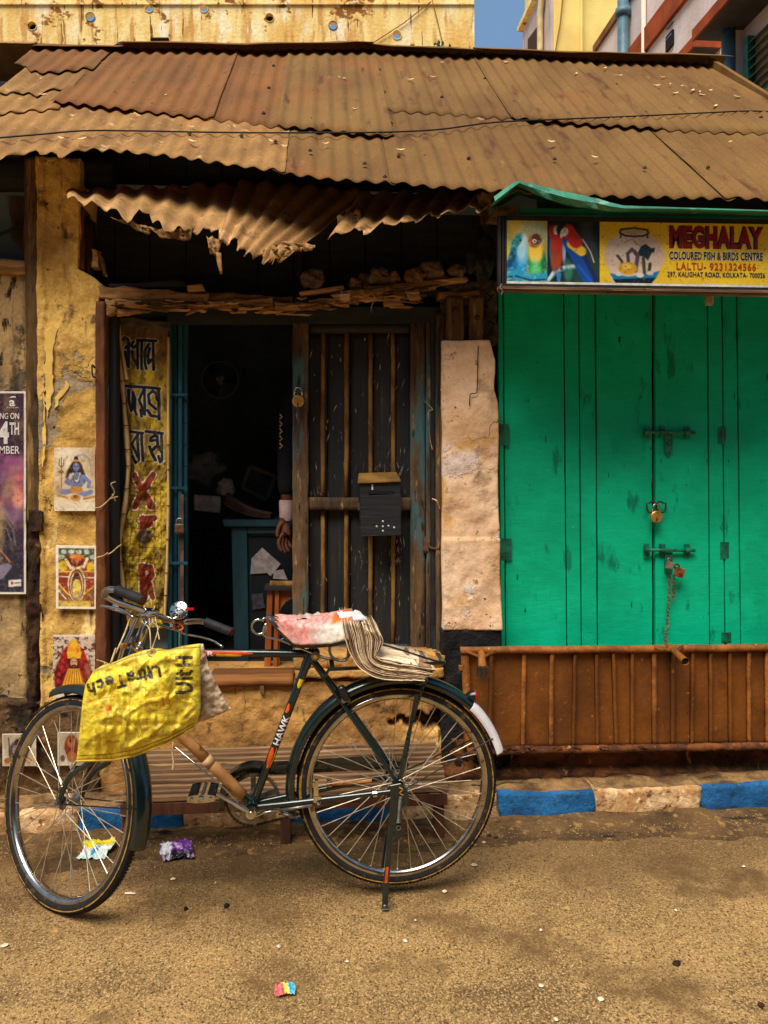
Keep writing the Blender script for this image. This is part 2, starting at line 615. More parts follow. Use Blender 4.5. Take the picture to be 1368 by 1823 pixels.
# fine dirt swept towards the kerb lies over the last half metre of the asphalt
def kerb_dirt(m, y0, y1, amount, col):
    nt = m.node_tree
    N, L = nt.nodes, nt.links
    bs = N['Principled BSDF']
    src = bs.inputs['Base Color'].links[0].from_socket
    g = N.new('ShaderNodeNewGeometry')
    s = N.new('ShaderNodeSeparateXYZ')
    L.new(g.outputs['Position'], s.inputs[0])
    n = N.new('ShaderNodeTexNoise')
    n.inputs['Scale'].default_value = 2.6
    n.inputs['Detail'].default_value = 8
    n.inputs['Roughness'].default_value = 0.7
    L.new(g.outputs['Position'], n.inputs['Vector'])
    a = N.new('ShaderNodeMath')
    a.operation = 'MULTIPLY_ADD'
    a.inputs[1].default_value = 1.3
    L.new(n.outputs['Fac'], a.inputs[0])
    L.new(s.outputs['Y'], a.inputs[2])
    r = N.new('ShaderNodeMapRange')
    r.interpolation_type = 'SMOOTHSTEP'
    r.inputs['From Min'].default_value = y0 + .65
    r.inputs['From Max'].default_value = y1 + .65
    r.inputs['To Max'].default_value = amount
    L.new(a.outputs[0], r.inputs['Value'])
    x = N.new('ShaderNodeMix')
    x.data_type = 'RGBA'
    L.new(r.outputs[0], x.inputs[0])
    L.new(src, x.inputs[6])
    x.inputs[7].default_value = lin(col)
    L.new(x.outputs[2], bs.inputs['Base Color'])
kerb_dirt(m_road, 2.45, 2.95, .55, (88, 64, 38))

# ------------------------------------------------------------ ground
YK, YP = 3.25, 3.38
KZ = 0.118
def road_z(x, y):
    return 0.006 * fb(x * 1.4, y * 1.4) * min(1, max(0, abs(y - 4) / 4))
V, Fc = gridf(lambda u, v: Vector((-30 + 60 * u, -25 + 28.25 * v, 0)), 20, 20)
road = mk('road', (V, Fc), m_road, loc=(0, 0, 0))
tag(road, kind='structure')
yard = mk('ground', gridf(lambda u, v: Vector((-60 + 120 * u, 3.2 + 70 * v, -0.01)), 2, 2), m_dirt, loc=(0, 0, -0.01))
tag(yard, kind='structure')

# the dirty channel along the kerb, a heap of sweepings that thins out towards the road
def gut(u, v):
    x = -4 + 8 * u
    w = 0.26 + 0.10 * fb(x * 1.7, 3.0)
    y = YK + 0.01 - w * v
    z = 0.004 + 0.016 * (1 - v) ** 2 * (0.6 + 0.6 * fb(x * 6, y * 6, 1)) + (0.003 * fb(x * 30, y * 30) if 0 < v < 1 else 0)
    return Vector((x, y, max(z, 0.002) if v < 1 else -0.002))
tag(mk('gutter', gridf(gut, 260, 10), m_dirt, loc=(0, YK, 0), smooth=True), kind='structure')

pav = mk('pavement', hexa([(-4, YK + .10, KZ - .01), (4, YK + .10, KZ - .01), (4, YK + .10, -0.05), (-4, YK + .10, -0.05)], 0.6, nu=160, nv=2, nd=8, amp=0.012, fr=7), m_pave, loc=(0, YK, 0), smooth=True)
tag(pav, kind='structure')

# painted kerb blocks
kerb = thing('kerb', (0, YK, 0), None, None)
tag(kerb, kind='structure')
bx = [1900, 1630, 1440, 1250, 1058, 887, 700, 515, 330, 140, -60, -260, -470]
for i in range(len(bx) - 1):
    xr, xl = W(bx[i], 1450, YK).x, W(bx[i + 1], 1450, YK).x
    blue = i % 2 == 0
    if bx[i] == 1250: blue = False
    blue = {1900: False, 1630: True, 1440: True, 1250: False, 1058: True, 887: False, 700: True, 515: False, 330: True, 140: False, -60: True, -260: False}[bx[i]]
    h = KZ + rnd.uniform(-.012, .006) - (0.02 if xl < -.9 else 0)
    dy = rnd.uniform(-.008, .008)
    q = [(xl + .002, YK + dy, h), (xr - .002, YK + dy, h), (xr - .002, YK + dy - .006, -.03), (xl + .002, YK + dy - .006, -.03)]
    o = mk('kerb_stone', hexa(q, 0.13, nu=18, nv=8, nd=6, amp=0.013, fr=9, seed=i * 3.3), [m_kerb_b if blue else m_kerb_w, m_pave], kerb, smooth=True)
    for p_ in o.data.polygons:
        if p_.normal.z > .55 and min(o.data.vertices[v].co.y for v in p_.vertices) > dy + .012 + .012 * fb(p_.center.x * 20, i): p_.material_index = 1

# ------------------------------------------------------------ far building with the row of drain holes
YB = 12.0
fb_b = thing('parapet_building', (-2.5, YB, 0), 'stained yellow building with a row of round holes, rising behind the tin roof', 'building')
holes_px = [(57, 46, 7), (161, 30, 7), (265, 14, 7), (363, 15, 6.5), (480, 31, 7), (593, 45, 7), (707, 62, 7.5), (-60, 30, 7)]
def wall_with_holes():
    bm = bmesh.new()
    xr, xl = W(845, 60, YB).x, -9.0
    zt, zb = W(500, -60, YB).z, W(500, 140, YB).z
    hs = []
    for (px, py, r) in holes_px:
        c = W(px, py, YB)
        hs.append((c.x, c.z, r * YB / F * 1.02))
    cuts = [xl] + [(a + b) / 2 for a, b in zip(sorted(h[0] for h in hs)[:-1], sorted(h[0] for h in hs)[1:])] + [xr]
    hs.sort()
    V, Fc = [], []
    n = 24
    for k, (hx, hz, r) in enumerate(hs):
        x0, x1 = cuts[k], cuts[k + 1]
        base = len(V)
        for i in range(n):                      # hole ring, then the matching ring on the cell's border
            a = 2 * math.pi * i / n
            V.append(Vector((hx + r * math.cos(a), YB, hz + r * math.sin(a))))
        for i in range(n):
            a = 2 * math.pi * i / n
            ca, sa = math.cos(a), math.sin(a)
            t = min(((x1 - hx) if ca > 0 else (x0 - hx)) / ca if abs(ca) > 1e-6 else 1e9, ((zt - hz) if sa > 0 else (zb - hz)) / sa if abs(sa) > 1e-6 else 1e9)
            V.append(Vector((hx + t * ca, YB, hz + t * sa)))
        cor = []
        for i in range(n):
            j = (i + 1) % n
            p, q = V[base + n + i], V[base + n + j]
            if abs(p.x - q.x) > 1e-5 and abs(p.z - q.z) > 1e-5:
                cx = x1 if max(p.x, q.x) > x1 - 1e-5 else x0
                cz = zt if max(p.z, q.z) > zt - 1e-5 else zb
                V.append(Vector((cx, YB, cz)))
                Fc.append((base + i, base + n + i, len(V) - 1, base + n + j, base + j))
            else:
                Fc.append((base + i, base + n + i, base + n + j, base + j))
    m = len(V)
    d = Vector((0, 0.09, 0))
    Fb = [tuple(i + m for i in f)[::-1] for f in Fc]
    side = []
    for k in range(len(hs)):
        base = None
    V2 = V + [v + d for v in V]
    # tunnel walls of the holes
    off = 0
    for k in range(len(hs)):
        ring = [i for i in range(len(V)) if (V[i].x - hs[k][0]) ** 2 + (V[i].z - hs[k][1]) ** 2 < (hs[k][2] * 1.01) ** 2]
        for i in range(n):
            a, b = ring[i], ring[(i + 1) % n]
            side.append((a, b, b + m, a + m))
    return (V2, [f[::-1] for f in Fc] + [f[::-1] for f in Fb] + side), xr, xl, zt, zb
wv, xr, xl, zt, zb = wall_with_holes()
mk('parapet', wv, m_stain_yel, fb_b)
o = mk('wall', hexa([(xl, YB + .004, zb), (xr, YB + .004, zb), (xr, YB + .004, 0), (xl, YB + .004, 0)], 6.0), m_stain_yel, fb_b)
o = mk('coping', box(((xl + xr) / 2, YB + .03, zt + .06), (xr - xl + .1, .25, .12)), m_stain_yel, fb_b)
o = mk('ledge', hexa([W(-300, 4, YB - .03), W(845, 4, YB - .03), W(845, 7, YB - .03), W(-300, 7, YB - .03)], .03), m_stain_yel, fb_b)
for (px, py, r) in holes_px:
    c = W(px, py, YB)
    rr = r * YB / F * 1.02
    mk('hole_rim', rings(c, (0, -1, 0), (1, 0, 0), [(rr, -.02), (rr * 1.18, -.02), (rr * 1.15, .012), (rr * 1.02, .014)], n=24), m_pipe if px in (161, 593) else m_stain_yel, fb_b, smooth=True)
    if px in (57, 480):
        mk('hole_plug', lathe(c + Vector((0, .075, 0)), (0, 1, 0), [(rr * .99, 0), (rr * .99, .01)], 24), m_dark_slot, fb_b)
o = mk('conduit', tube([W(600, 105, YB - .03), W(655, 82, YB - .03), W(720, 40, YB - .03), W(768, 2, YB - .03)], .008, 5), mat('thin_cable', (150, 100, 40), rough=.8), fb_b)
o = mk('conduit', tube([W(770, 0, YB - .03), W(780, 40, YB - .03), W(790, 85, YB - .03), W(790, 140, YB - .03)], .008, 5), bpy.data.materials['thin_cable'], fb_b)
o = mk('bracket', fr(268, 66, 300, 69, YB - .05, .05), m_dark_slot, fb_b)

# a weed rooted on the parapet wall
wd = W(785, 92, YB - .06)
weed = thing('weed_plant', wd, 'small leafy weed sprouting from the stained yellow wall above the ridge', 'plant')
m_leaf = mat('weed_green', (60, 78, 26), (38, 54, 18), sc=30, rough=.7)
mk('stem', join(tube([wd + Vector((0, .05, 0)), wd + Vector((-.04, 0, .03)), wd + Vector((-.10, -.02, .04))], .006, 5), tube([wd + Vector((0, .05, 0)), wd + Vector((.05, 0, .05)), wd + Vector((.1, -.01, .03))], .006, 5)), m_leaf, weed)
for k in range(16):
    a = rnd.uniform(0, 6.28)
    c = wd + Vector((rnd.uniform(-.15, .15), rnd.uniform(-.06, 0), rnd.uniform(-.02, .09)))
    l, wdt = rnd.uniform(.05, .09), .022
    dx, dz = math.cos(a) * l, math.sin(a) * l
    px_, pz_ = -math.sin(a) * wdt, math.cos(a) * wdt
    V = [c, c + Vector((dx * .5 + px_, -.01, dz * .5 + pz_)), c + Vector((dx, -.02, dz)), c + Vector((dx * .5 - px_, -.012, dz * .5 - pz_))]
    mk('leaf', (V, [(0, 1, 2, 3)]), m_leaf, weed)

# ------------------------------------------------------------ cream building in the gap
YC = 14.0
cX = W(985, 60, YC).x
cb = thing('cream_building', (cX + 2, YC, 0), 'cream yellow building with a shaded pale side wall, behind the gap of blue sky', 'building')
ct = 10.65
yb2 = WX(935, 55, cX).y
mk('wall', box((cX + 2.5, (YC + yb2) / 2, ct / 2 + 2), (5.0, yb2 - YC, ct + 4 - .3)), m_cream, cb)
mk('side_wall', box((cX - .02, (YC + yb2) / 2, ct / 2), (.05, yb2 - YC + .02, ct)), mat('side_render', (214, 196, 186), (180, 160, 150), sc=2, st=(1, 1, .4), spots=[((130, 104, 94), 5, .66, .06, (1, 2, .3))], rough=.9), cb)
mk('side_coping', box((cX - .05, (YC + yb2) / 2, ct + .05), (.2, yb2 - YC + .1, .1)), m_stain_yel, cb)
p0 = WX(962, 0, cX - .12)
pp = [Vector((cX - .12, p0.y, z)) for z in (2, 9.9, 10.1)] + [Vector((cX - .12, p0.y - .1, 10.3)), Vector((cX - .12, p0.y - .1, 13))]
mk('drain_pipe', tube(pp, .06, 10), mat('cream_pipe', (222, 200, 150), (190, 166, 116), sc=6, rough=.6), cb, smooth=True)
a = [WX(945, 110, cX - .05), WX(945, 70, cX - .05), WX(966, 42, cX - .05), WX(966, 110, cX - .05)]
mk('shade_board', prism(a, (-.06, 0, 0)), mat('dark_board', (70, 44, 24), None, rough=.8), cb)
mk('window_strip', hexa([W(990, -20, YC - .03), W(1034, -20, YC - .03), W(1034, 115, YC - .03), W(990, 115, YC - .03)], .05), m_cream, cb)
mk('cable', tube([W(1006, -40, YC - .08), W(998, 40, YC - .08), W(985, 115, YC - .08)], .012, 5), bpy.data.materials['thin_cable'], cb)
mk('downpipe', tube([W(1036, -40, YC - .1), W(1036, 115, YC - .1)], .03, 8), m_cream, cb)

# ------------------------------------------------------------ pale pink building with orange bands, its wall runs back along Y
XP = 3.0
pb = thing('banded_building', (XP + 1.5, 6.5, 0), 'pale pink building with burnt orange bands and a green shutter beyond the tin roof', 'building')
yf = WX(1062, 102, XP).y
def py_(y): return Vector((XP, y, 0))
mk('wall', box((XP + 2, (4.2 + yf) / 2, 6.05 / 2), (4.0, yf - 4.2, 6.05)), m_pinkw, pb)
mk('coping', box((XP + 2.0, (4.2 + yf) / 2, 6.09), (4.06, yf - 4.2 + .06, .08)), mat('brown_coping', (150, 104, 58), (116, 76, 40), sc=5, rough=.8), pb)
mk('band', box((XP - .01, (4.3 + yf) / 2, 5.45), (.05, yf - 4.3 - .05, .21)), m_orange_band, pb)
# narrow window
def on_x(pts, X): return [WX(p[0], p[1], X) for p in pts]
wa, wb = WX(1189, 75, XP).y, WX(1201, 75, XP).y
zt_, zb_ = WX(1201, 10, XP).z, WX(1190, 92, XP).z
wn_ = mk('window', box((XP - .004, (wa + wb) / 2, (zt_ + zb_) / 2 - .1), (.03, abs(wa - wb), zt_ - zb_ - .2)), m_dark_slot, pb)
for k in range(5):
    mk('louvre', box((XP - .014, (wa + wb) / 2, zb_ + .1 + k * .1), (.016, abs(wa - wb) - .02, .012)), m_pipe, wn_)
# conduits and pilaster lines
yy = WX(1152, 60, XP).y
mk('conduit', tube([(XP - .03, yy, 3), (XP - .03, yy, 5.9)], .022, 8), mat('pale_pipe', (226, 196, 176), None, rough=.6), pb, smooth=True)
yy = WX(1110, 60, XP - .07).y
mk('drain_pipe', join(tube([(XP - .07, yy, 3), (XP - .07, yy, 6.5)], .055, 12), tube([(XP - .07, yy, 5.9), (XP - .07, yy, 5.97)], .075, 12)), m_pipe, pb, smooth=True)
yy = WX(1298, 100, XP - .1).y
mk('drain_pipe', join(tube([(XP - .1, yy, 3), (XP - .1, yy, 4.7)], .05, 12), tube([(XP - .1, yy, 4.16), (XP - .1, yy, 4.24)], .064, 12), tube([(XP - .1, yy, 4.02), (XP - .1, yy, 4.06)], .068, 12)), m_pipe, pb, smooth=True)
# sunshades
def shade(xl_, y0, y1, z, th, name='sunshade'):
    mk(name, box(((xl_ + XP) / 2, (y0 + y1) / 2, z), (XP - xl_ - .002, y1 - y0, th)), m_grey_soffit, pb)
    mk('shade_edge', join(box((xl_ - .008, (y0 + y1) / 2, z + .005), (.02, y1 - y0 + .03, th + .012)), box(((xl_ + XP) / 2, y0 - .008, z + .005), (XP - xl_, .02, th + .012))), m_orange_band, pb)
shade(2.80, 5.62, 6.35, 4.70, .07)
shade(2.72, 4.5, 5.45, 4.66, .07)
# shutter
sy0, sy1, sz0, sz1 = 4.55, 5.2, 3.5, 4.5
sh = mk('shutter', join(box((XP - .03, sy0 + .03, (sz0 + sz1) / 2), (.05, .06, sz1 - sz0)), box((XP - .03, sy1 - .03, (sz0 + sz1) / 2), (.05, .06, sz1 - sz0)), box((XP - .03, (sy0 + sy1) / 2, (sz0 + sz1) / 2), (.05, sy1 - sy0 - .12, .05))), m_shutter, pb)
for k in range(16):
    z = sz0 + .04 + k * (sz1 - sz0 - .08) / 15
    if abs(z - (sz0 + sz1) / 2) > .04:
        mk('slat', box((XP - .03, (sy0 + sy1) / 2, z), (.06, sy1 - sy0 - .12, .008), Matrix.Rotation(-.7, 3, 'Y')), m_shutter, sh)
mk('pilaster', box((XP - .03, 5.32, 2.3), (.08, .10, 4.62)), m_pinkw, pb)

# ------------------------------------------------------------ unseen row across the street behind the viewer, added to block low sky
opp = thing('unseen_facing_building', (0, -8.5, 0), 'long two storey brownish house row, unseen, added to block low sky from the shops', 'building')
m_opp = mat('facing_render', (104, 82, 62), (76, 58, 44), sc=.8, spots=[((70, 52, 38), 3, .64, .06, (1, 1, .4))], rough=.95)
mk('wall', box((0, -9.5, 4.2), (44, 2, 8.4)), m_opp, opp)
mk('cornice', box((0, -8.45, 8.3), (44, .3, .25)), m_opp, opp)
for k in range(16):
    x = -19 + k * 2.5
    for z in (1.3, 4.8):
        w = mk('window', box((x, -8.47, z), (1.1, .08, 1.5 if z > 2 else 2.4)), m_dark_slot, opp)
        mk('window_frame', join(box((x - .52, -8.44, z), (.06, .1, 1.5 if z > 2 else 2.4)), box((x + .52, -8.44, z), (.06, .1, 1.5 if z > 2 else 2.4))), m_shutter, w)
# ------------------------------------------------------------ the shop row: one building
m_rust = mat('rusty_tin', (126, 92, 46), (106, 74, 36), sc=2.2, st=(1, .5, .5), spots=[((134, 82, 38), 1.5, 0.64, 0.12, (1, 1, 1)), ((84, 50, 26), 5, 0.63, 0.08, (2.5, .5, .5)),
             ((150, 110, 64), 12, 0.70, 0.08, (1.5, .6, .6)), ((66, 40, 24), 30, .70, .05, U3)], rough=0.85, spec=0.25, bump=[(60, 0.0025, U3), (14, 0.003, U3)], fine=(120, 0.3, U3))
m_rust_o = mat('orange_rusty_tin', (134, 86, 42), (110, 72, 36), sc=3, st=(1, .5, .5), spots=[((120, 84, 46), 5, 0.60, 0.08, (2, .5, .5)), ((74, 42, 22), 22, 0.66, 0.06, U3)], rough=0.85, spec=.25, bump=[(60, 0.0025, U3), (14, .003, U3)], fine=(120, 0.3, U3))
m_rust_p = mat('pale_tin', (160, 116, 62), (130, 92, 46), sc=6, st=(1, .6, .6), spots=[((112, 68, 34), 7, 0.64, 0.08, (1, .4, .4)), ((222, 182, 130), 14, 0.66, 0.07, U3), ((70, 42, 24), 30, .69, .05, U3)], rough=0.8, spec=.3, bump=[(60, 0.0025, U3), (14, .003, U3)], fine=(120, 0.28, U3))
m_nail = mat('nail_iron', (66, 44, 28), None, rough=.7)
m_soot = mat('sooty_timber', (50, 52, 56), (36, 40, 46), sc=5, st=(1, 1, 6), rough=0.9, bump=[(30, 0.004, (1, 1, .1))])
bld = thing('shop_building', (0.2, 3.6, 0), 'old row of shops under a rusty corrugated roof, green doors and a dark open doorway', 'building')

XE = RF(1250, 112).x
def XYl(pts):
    q = sorted((RF(x, y).x, RF(x, y).y) for x, y in pts)
    return q
def interp(q, x):
    if x <= q[0][0]: return q[0][1]
    for (x0, y0), (x1, y1) in zip(q[:-1], q[1:]):
        if x <= x1:
            t = (x - x0) / (x1 - x0)
            return y0 + (y1 - y0) * t
    return q[-1][1]
L_ridge = XYl([(-120, 90), (0, 92), (200, 95), (410, 98), (660, 95), (850, 105), (1035, 112), (1250, 116)])
L_lapL = XYl([(-150, 186), (75, 188), (240, 207), (430, 224), (500, 233), (668, 247)])
L_lapR = XYl([(668, 199), (905, 215), (1155, 234), (1368, 244), (1500, 250)])
L_eave = XYl([(-200, 284), (0, 280), (60, 272), (190, 268), (290, 278), (430, 299), (490, 305), (600, 320), (690, 325), (770, 337), (880, 344), (985, 350), (1100, 353), (1280, 355), (1400, 362), (1520, 366)])
NRM = Vector((0, -RM, 1)).normalized()
PIT = 0.073
def rp(x, y, lift=0.0, seed=0.0, amp=0.0075):
    w = math.sin(2 * math.pi * x / PIT) * amp * .86
    sag = 0.012 * fb(x * 0.9, y * 0.9, 2.0, 3) + 0.002 * fb(x * 4 + seed, y * 4, 5.0, 2)
    return Vector((x, y, RC + RM * y)) + NRM * (w + sag + lift)
def sheet(x0, x1, top, bot, lift=0.0, seed=0.0, m=None, jag=0.0, amp=0.0075, ny=14, tilt=0.0, bite=None):
    nx = max(4, int((x1 - x0) / PIT * 8))
    V, w = [], nx + 1
    for j in range(ny + 1):
        v = j / ny
        for i in range(nx + 1):
            x = x0 + (x1 - x0) * i / nx
            yt, yb = top(x), bot(x)
            yb += jag * (fb(x * 9 + seed, 3.3) + 0.6 * fb(x * 40 + seed, 1.3)) 
            y = yt + (yb - yt) * v
            xs = x + (0.02 * jag / 0.05 * fb(y * 9 + seed, 8.8) if i in (0, nx) else 0)
            V.append(rp(xs, y, lift + tilt * v, seed, amp))
    Fc = []
    for j in range(ny):
        for i in range(nx):
            if bite and bite((i + .5) / nx, (j + .5) / ny):
                continue
            a = j * w + i
            Fc.append((a, a + w, a + w + 1, a + 1))
    o = mk('corrugated_sheet', (V, Fc), m or m_rust, bld, smooth=True)
    solid(o, 0.0016)
    return o
def seam(*pts):
    return sum(RF(x, y).x for x, y in pts) / len(pts)
s0 = seam((200, 95), (75, 185))
s1 = seam((410, 100), (362, 215))
s2 = seam((512, 100), (497, 228))
s3 = seam((655, 97), (690, 310))
s4 = seam((845, 107), (985, 345))
s5 = seam((1035, 114), (1280, 350))
rid = lambda x: interp(L_ridge, x) + .03
lapL = lambda x: interp(L_lapL, x)
lapR = lambda x: interp(L_lapR, x)
eav = lambda x: interp(L_eave, x)
up = lambda f, d: (lambda x: f(x) + d)
b1 = seam((235, 212), (205, 262))
b2 = seam((492, 240), (488, 300))
# upper row (laps over the lower row)
sheets = []
sheets.append(sheet(s0, s1 + .05, rid, lapL, .020, 1, m_rust_o, jag=.004))
sheets.append(sheet(s1, s2 + .05, rid, lapL, .012, 2, m_rust_o, jag=.004))
sheets.append(sheet(s2, s3 + .05, rid, lapL, .020, 3, m_rust, jag=.004))
sheets.append(sheet(s3, s4 + .05, rid, lapR, .012, 4, m_rust, jag=.004))
sheets.append(sheet(s4, s5 + .05, rid, lapR, .020, 5, m_rust, jag=.004))
sheets.append(sheet(s5, XE, rid, lapR, .012, 6, m_rust, jag=.004))
# lower row
sheets.append(sheet(-2.7, b1 + .04, up(lapL, .10), eav, .002, 7, m_rust_p, jag=.03, ny=18))
sheets.append(sheet(b1, b2 + .05, up(lapL, .14), eav, .008, 8, m_rust_p, jag=.012, ny=18))
sheets.append(sheet(b2, s3 + .02, up(lapL, .14), eav, .001, 9, m_rust, jag=.008, ny=18))
sheets.append(sheet(s3, s4 + .05, up(lapR, .14), eav, .008, 10, m_rust, jag=.006, ny=18))
sheets.append(sheet(s4, s5 + .05, up(lapR, .14), eav, .001, 11, m_rust, jag=.006, ny=18))
sheets.append(sheet(s5, XE, up(lapR, .14), eav, .008, 12, m_rust, jag=.006, ny=18))
# torn fragments beyond the last whole sheet
fA = XYl([(-60, 128), (40, 124), (60, 137), (100, 141), (140, 135), (200, 130)])
fB = XYl([(-40, 168), (15, 175), (45, 172), (70, 178), (100, 165)])
fC = XYl([(-260, 200), (0, 200), (60, 196), (120, 190), (190, 186)])
xa0, xb0 = seam((60, 95), (36, 118)), seam((36, 138), (2, 165))
sheet(xa0, s0 + .06, rid, lambda x: interp(fA, x), .030, 13, m_rust_o, jag=.02, ny=10)
sheet(xb0, s0 + .04, lambda x: interp(fA, x) + .05, lambda x: interp(fB, x), .020, 14, m_rust_p, jag=.02, ny=10)
sheet(-2.7, s0 + .05, lambda x: interp(fB, x) + .02, lambda x: interp(fC, x) - .05, .010, 15, m_rust_p, jag=.02, ny=10)
# ridge caps, one overlapping the next
def ridge_pts(a, b, n=10, lift=.03):
    out = []
    for i in range(n + 1):
        px = a + (b - a) * i / n
        x = RF(px, 100).x
        out.append(Vector((x, interp(L_ridge, x), RC + RM * interp(L_ridge, x))) + NRM * (lift + .006 * fb(x * 3, 1)))
    return out
def cap(a, b, lift, m):
    P = ridge_pts(a, b, 14, lift)
    V, Fc = [], []
    prof = [(-.085, -.030), (-.03, .004), (0, .022), (.03, .006), (.12, -.09)]
    for p in P:
        for (dy, dz) in prof:
            V.append(p + Vector((0, dy, dz + .004 * fb(p.x * 5, dy * 20))))
    k = len(prof)
    for i in range(len(P) - 1):
        for j in range(k - 1):
            Fc.append((i * k + j, i * k + j + 1, (i + 1) * k + j + 1, (i + 1) * k + j))
    solid(mk('ridge_cap', (V, Fc), m, bld, smooth=True), .003)
cap(215, 665, .045, m_rust_o)
cap(655, 850, .036, m_rust)
cap(838, 1262, .045, m_rust)
cap(-150, 60, .03, m_rust_p)
cap(55, 222, .022, m_rust_o)
o = mk('broken_cap', hexa([W(186, 84, 4.5), W(226, 74, 4.5), W(230, 82, 4.5), W(190, 97, 4.5)], .12, nu=8, nv=2, amp=.02, fr=20), m_soot, bld)
o = mk('ridge_plank', hexa([W(-60, 92, 4.62), W(62, 94, 4.62), W(62, 104, 4.62), W(-60, 103, 4.62)], .05, nu=20, nv=3, amp=.02, fr=18), m_rust_p, bld)
o = mk('gable_board', beam(rp(XE + .02, interp(L_ridge, XE), .01), rp(XE + .02, eav(XE) + .02, .0), .03, .07, NRM), m_rust, bld)
# rear slope
V = [rp(-2.7, 4.72, 0, 0, 0), rp(XE, 4.72, 0, 0, 0)]
mk('rear_slope', hexa([(-2.7, 4.7, RC + RM * 4.66), (XE, 4.7, RC + RM * 4.66), (XE, 6.2, 2.9), (-2.7, 6.2, 2.9)], .02, dirn=(0, 0, -1)), m_rust, bld)
# fixing nails with their dented washers
nails = [(230, 160), (265, 197), (325, 130), (375, 165), (495, 125), (492, 166), (480, 212), (560, 131), (558, 172), (558, 222), (325, 247), (480, 262), (560, 278),
         (678, 131), (676, 170), (688, 226), (700, 285), (838, 290), (793, 179), (872, 145), (907, 187), (980, 294), (1087, 158), (1142, 206), (1258, 307), (700, 325), (1340, 218), (1160, 310), (420, 252), (640, 300)]
for i, (px, py) in enumerate(nails):
    p = RF(px, py)
    x = (round(p.x / PIT - .25) + .25) * PIT
    own = min(sheets, key=lambda s: (Vector(s.bound_box[0]) + Vector(s.bound_box[6])).to_2d().__sub__(Vector((2 * (x - bld.location.x), 2 * (p.y - bld.location.y)))).length)
    c = rp(x, p.y, .016, i)
    mk('roof_nail', join(lathe(c, NRM, [(.0095, -.002), (.0085, .002), (.004, .0035), (.0035, .007), (.002, .008)], 9)), m_nail, own, smooth=True)
# timber under the roof
for y, z in ((3.5, 0), (4.0, 0), (4.5, 0)):
    mk('purlin', box((-.15, y, RC + RM * y - .07), (5.0, .06, .07)), m_soot, bld)
for x in (-2.3, -1.35, -.4, .5, 1.4, 2.2):
    mk('rafter', beam((x, 3.45, RC + RM * 3.45 - .12), (x, 4.7, RC + RM * 4.7 - .12), .06, .08), m_soot, bld)
# ------------------------------------------------------------ facade materials
m_plaster = mat('ochre_plaster', (238, 194, 106), (184, 140, 68), sc=3.5, spots=[((250, 214, 140), 3.2, 0.60, 0.03, (1.4, 1, .7), .003), ((120, 92, 54), 7, 0.62, 0.04, (1, 1, .8)), ((158, 138, 108), 2.4, 0.62, 0.015, U3, -.005), ((92, 74, 50), 3.4, .62, .06, (3, 3, .4)), ((58, 42, 26), 26, 0.67, .03, U3, -.004), ((196, 140, 60), 5.5, .63, .012, U3, -.003)],
               rough=0.95, bump=[(9, 0.005, U3), (34, 0.006, U3), (120, 0.003, U3)], cracks=(4.0, 0.008, (52, 34, 20), 0.008, 0.56), fine=(70, 0.3, U3))
m_plaster_g = mat('grey_ochre_plaster', (204, 168, 114), (138, 112, 76), sc=4, spots=[((106, 92, 74), 3.0, 0.58, 0.02, U3, -.005), ((230, 196, 118), 5, 0.63, 0.015, U3, .003), ((56, 44, 32), 9, 0.63, 0.03, (2, 2, .6), -.004), ((72, 60, 46), 4, .60, .08, (3, 3, .35))],
                 rough=0.95, bump=[(9, 0.004, U3), (34, 0.006, U3)], cracks=(5.0, 0.008, (40, 28, 18), 0.008, 0.55), fine=(70, 0.28, U3))
m_plinth = mat('grimy_plinth', (116, 84, 50), (58, 44, 30), sc=6, spots=[((30, 24, 20), 8, 0.60, 0.06, U3), ((156, 122, 76), 13, 0.65, 0.05, U3)], rough=0.95, bump=[(12, 0.02, U3), (40, 0.010, U3), (120, .003, U3)], cracks=(7.0, 0.012, (18, 14, 12), 0.01, 0.5), fine=(60, 0.4, U3))
m_step = mat('tan_step_plaster', (196, 146, 80), (150, 108, 58), sc=4, st=(1, 1, 1.4), spots=[((86, 60, 32), 9, 0.65, 0.05, U3), ((214, 172, 106), 6, 0.64, 0.06, U3), ((108, 84, 52), 16, .66, .04, (2, 1, .4))], rough=0.95, bump=[(10, 0.012, U3), (40, 0.007, U3)], cracks=(3.2, 0.008, (46, 30, 16), 0.01, 0.55), fine=(60, 0.25, U3))
m_creamp = mat('pink_cream_limewash', (240, 202, 166), (220, 176, 132), sc=3.2, spots=[((214, 164, 102), 5, 0.60, 0.06, U3), ((226, 204, 190), 4, .62, .015, U3, .003), ((168, 128, 88), 14, 0.67, 0.02, (1, 1, .6), -.004), ((110, 80, 52), 40, 0.68, 0.03, U3, -.003), ((190, 156, 122), 2.6, .64, .03, U3, -.003)], rough=0.95, bump=[(6, 0.008, U3), (22, 0.006, U3), (90, 0.002, U3)], fine=(60, 0.16, U3), cracks=(1.8, 0.005, (96, 68, 46), 0.005, 0.6))
m_blackp = mat('black_paint', (26, 24, 26), (16, 15, 17), sc=12, spots=[((70, 62, 56), 40, 0.68, 0.05, U3)], rough=0.7, bump=[(40, 0.008, U3), (120, .002, U3)])
m_timber = mat('weathered_timber', (112, 82, 48), (64, 46, 28), sc=3, st=(5, 5, .5), spots=[((150, 116, 72), 6, 0.62, 0.07, (6, 6, .5)), ((34, 24, 18), 8, 0.63, 0.05, (5, 5, .6)), ((78, 92, 88), 4, .68, .05, (2, 2, .6))], rough=0.9, bump=[(10, 0.006, (6, 6, .25)), (60, .002, U3)], fine=(40, .3, (4, 4, .3)))
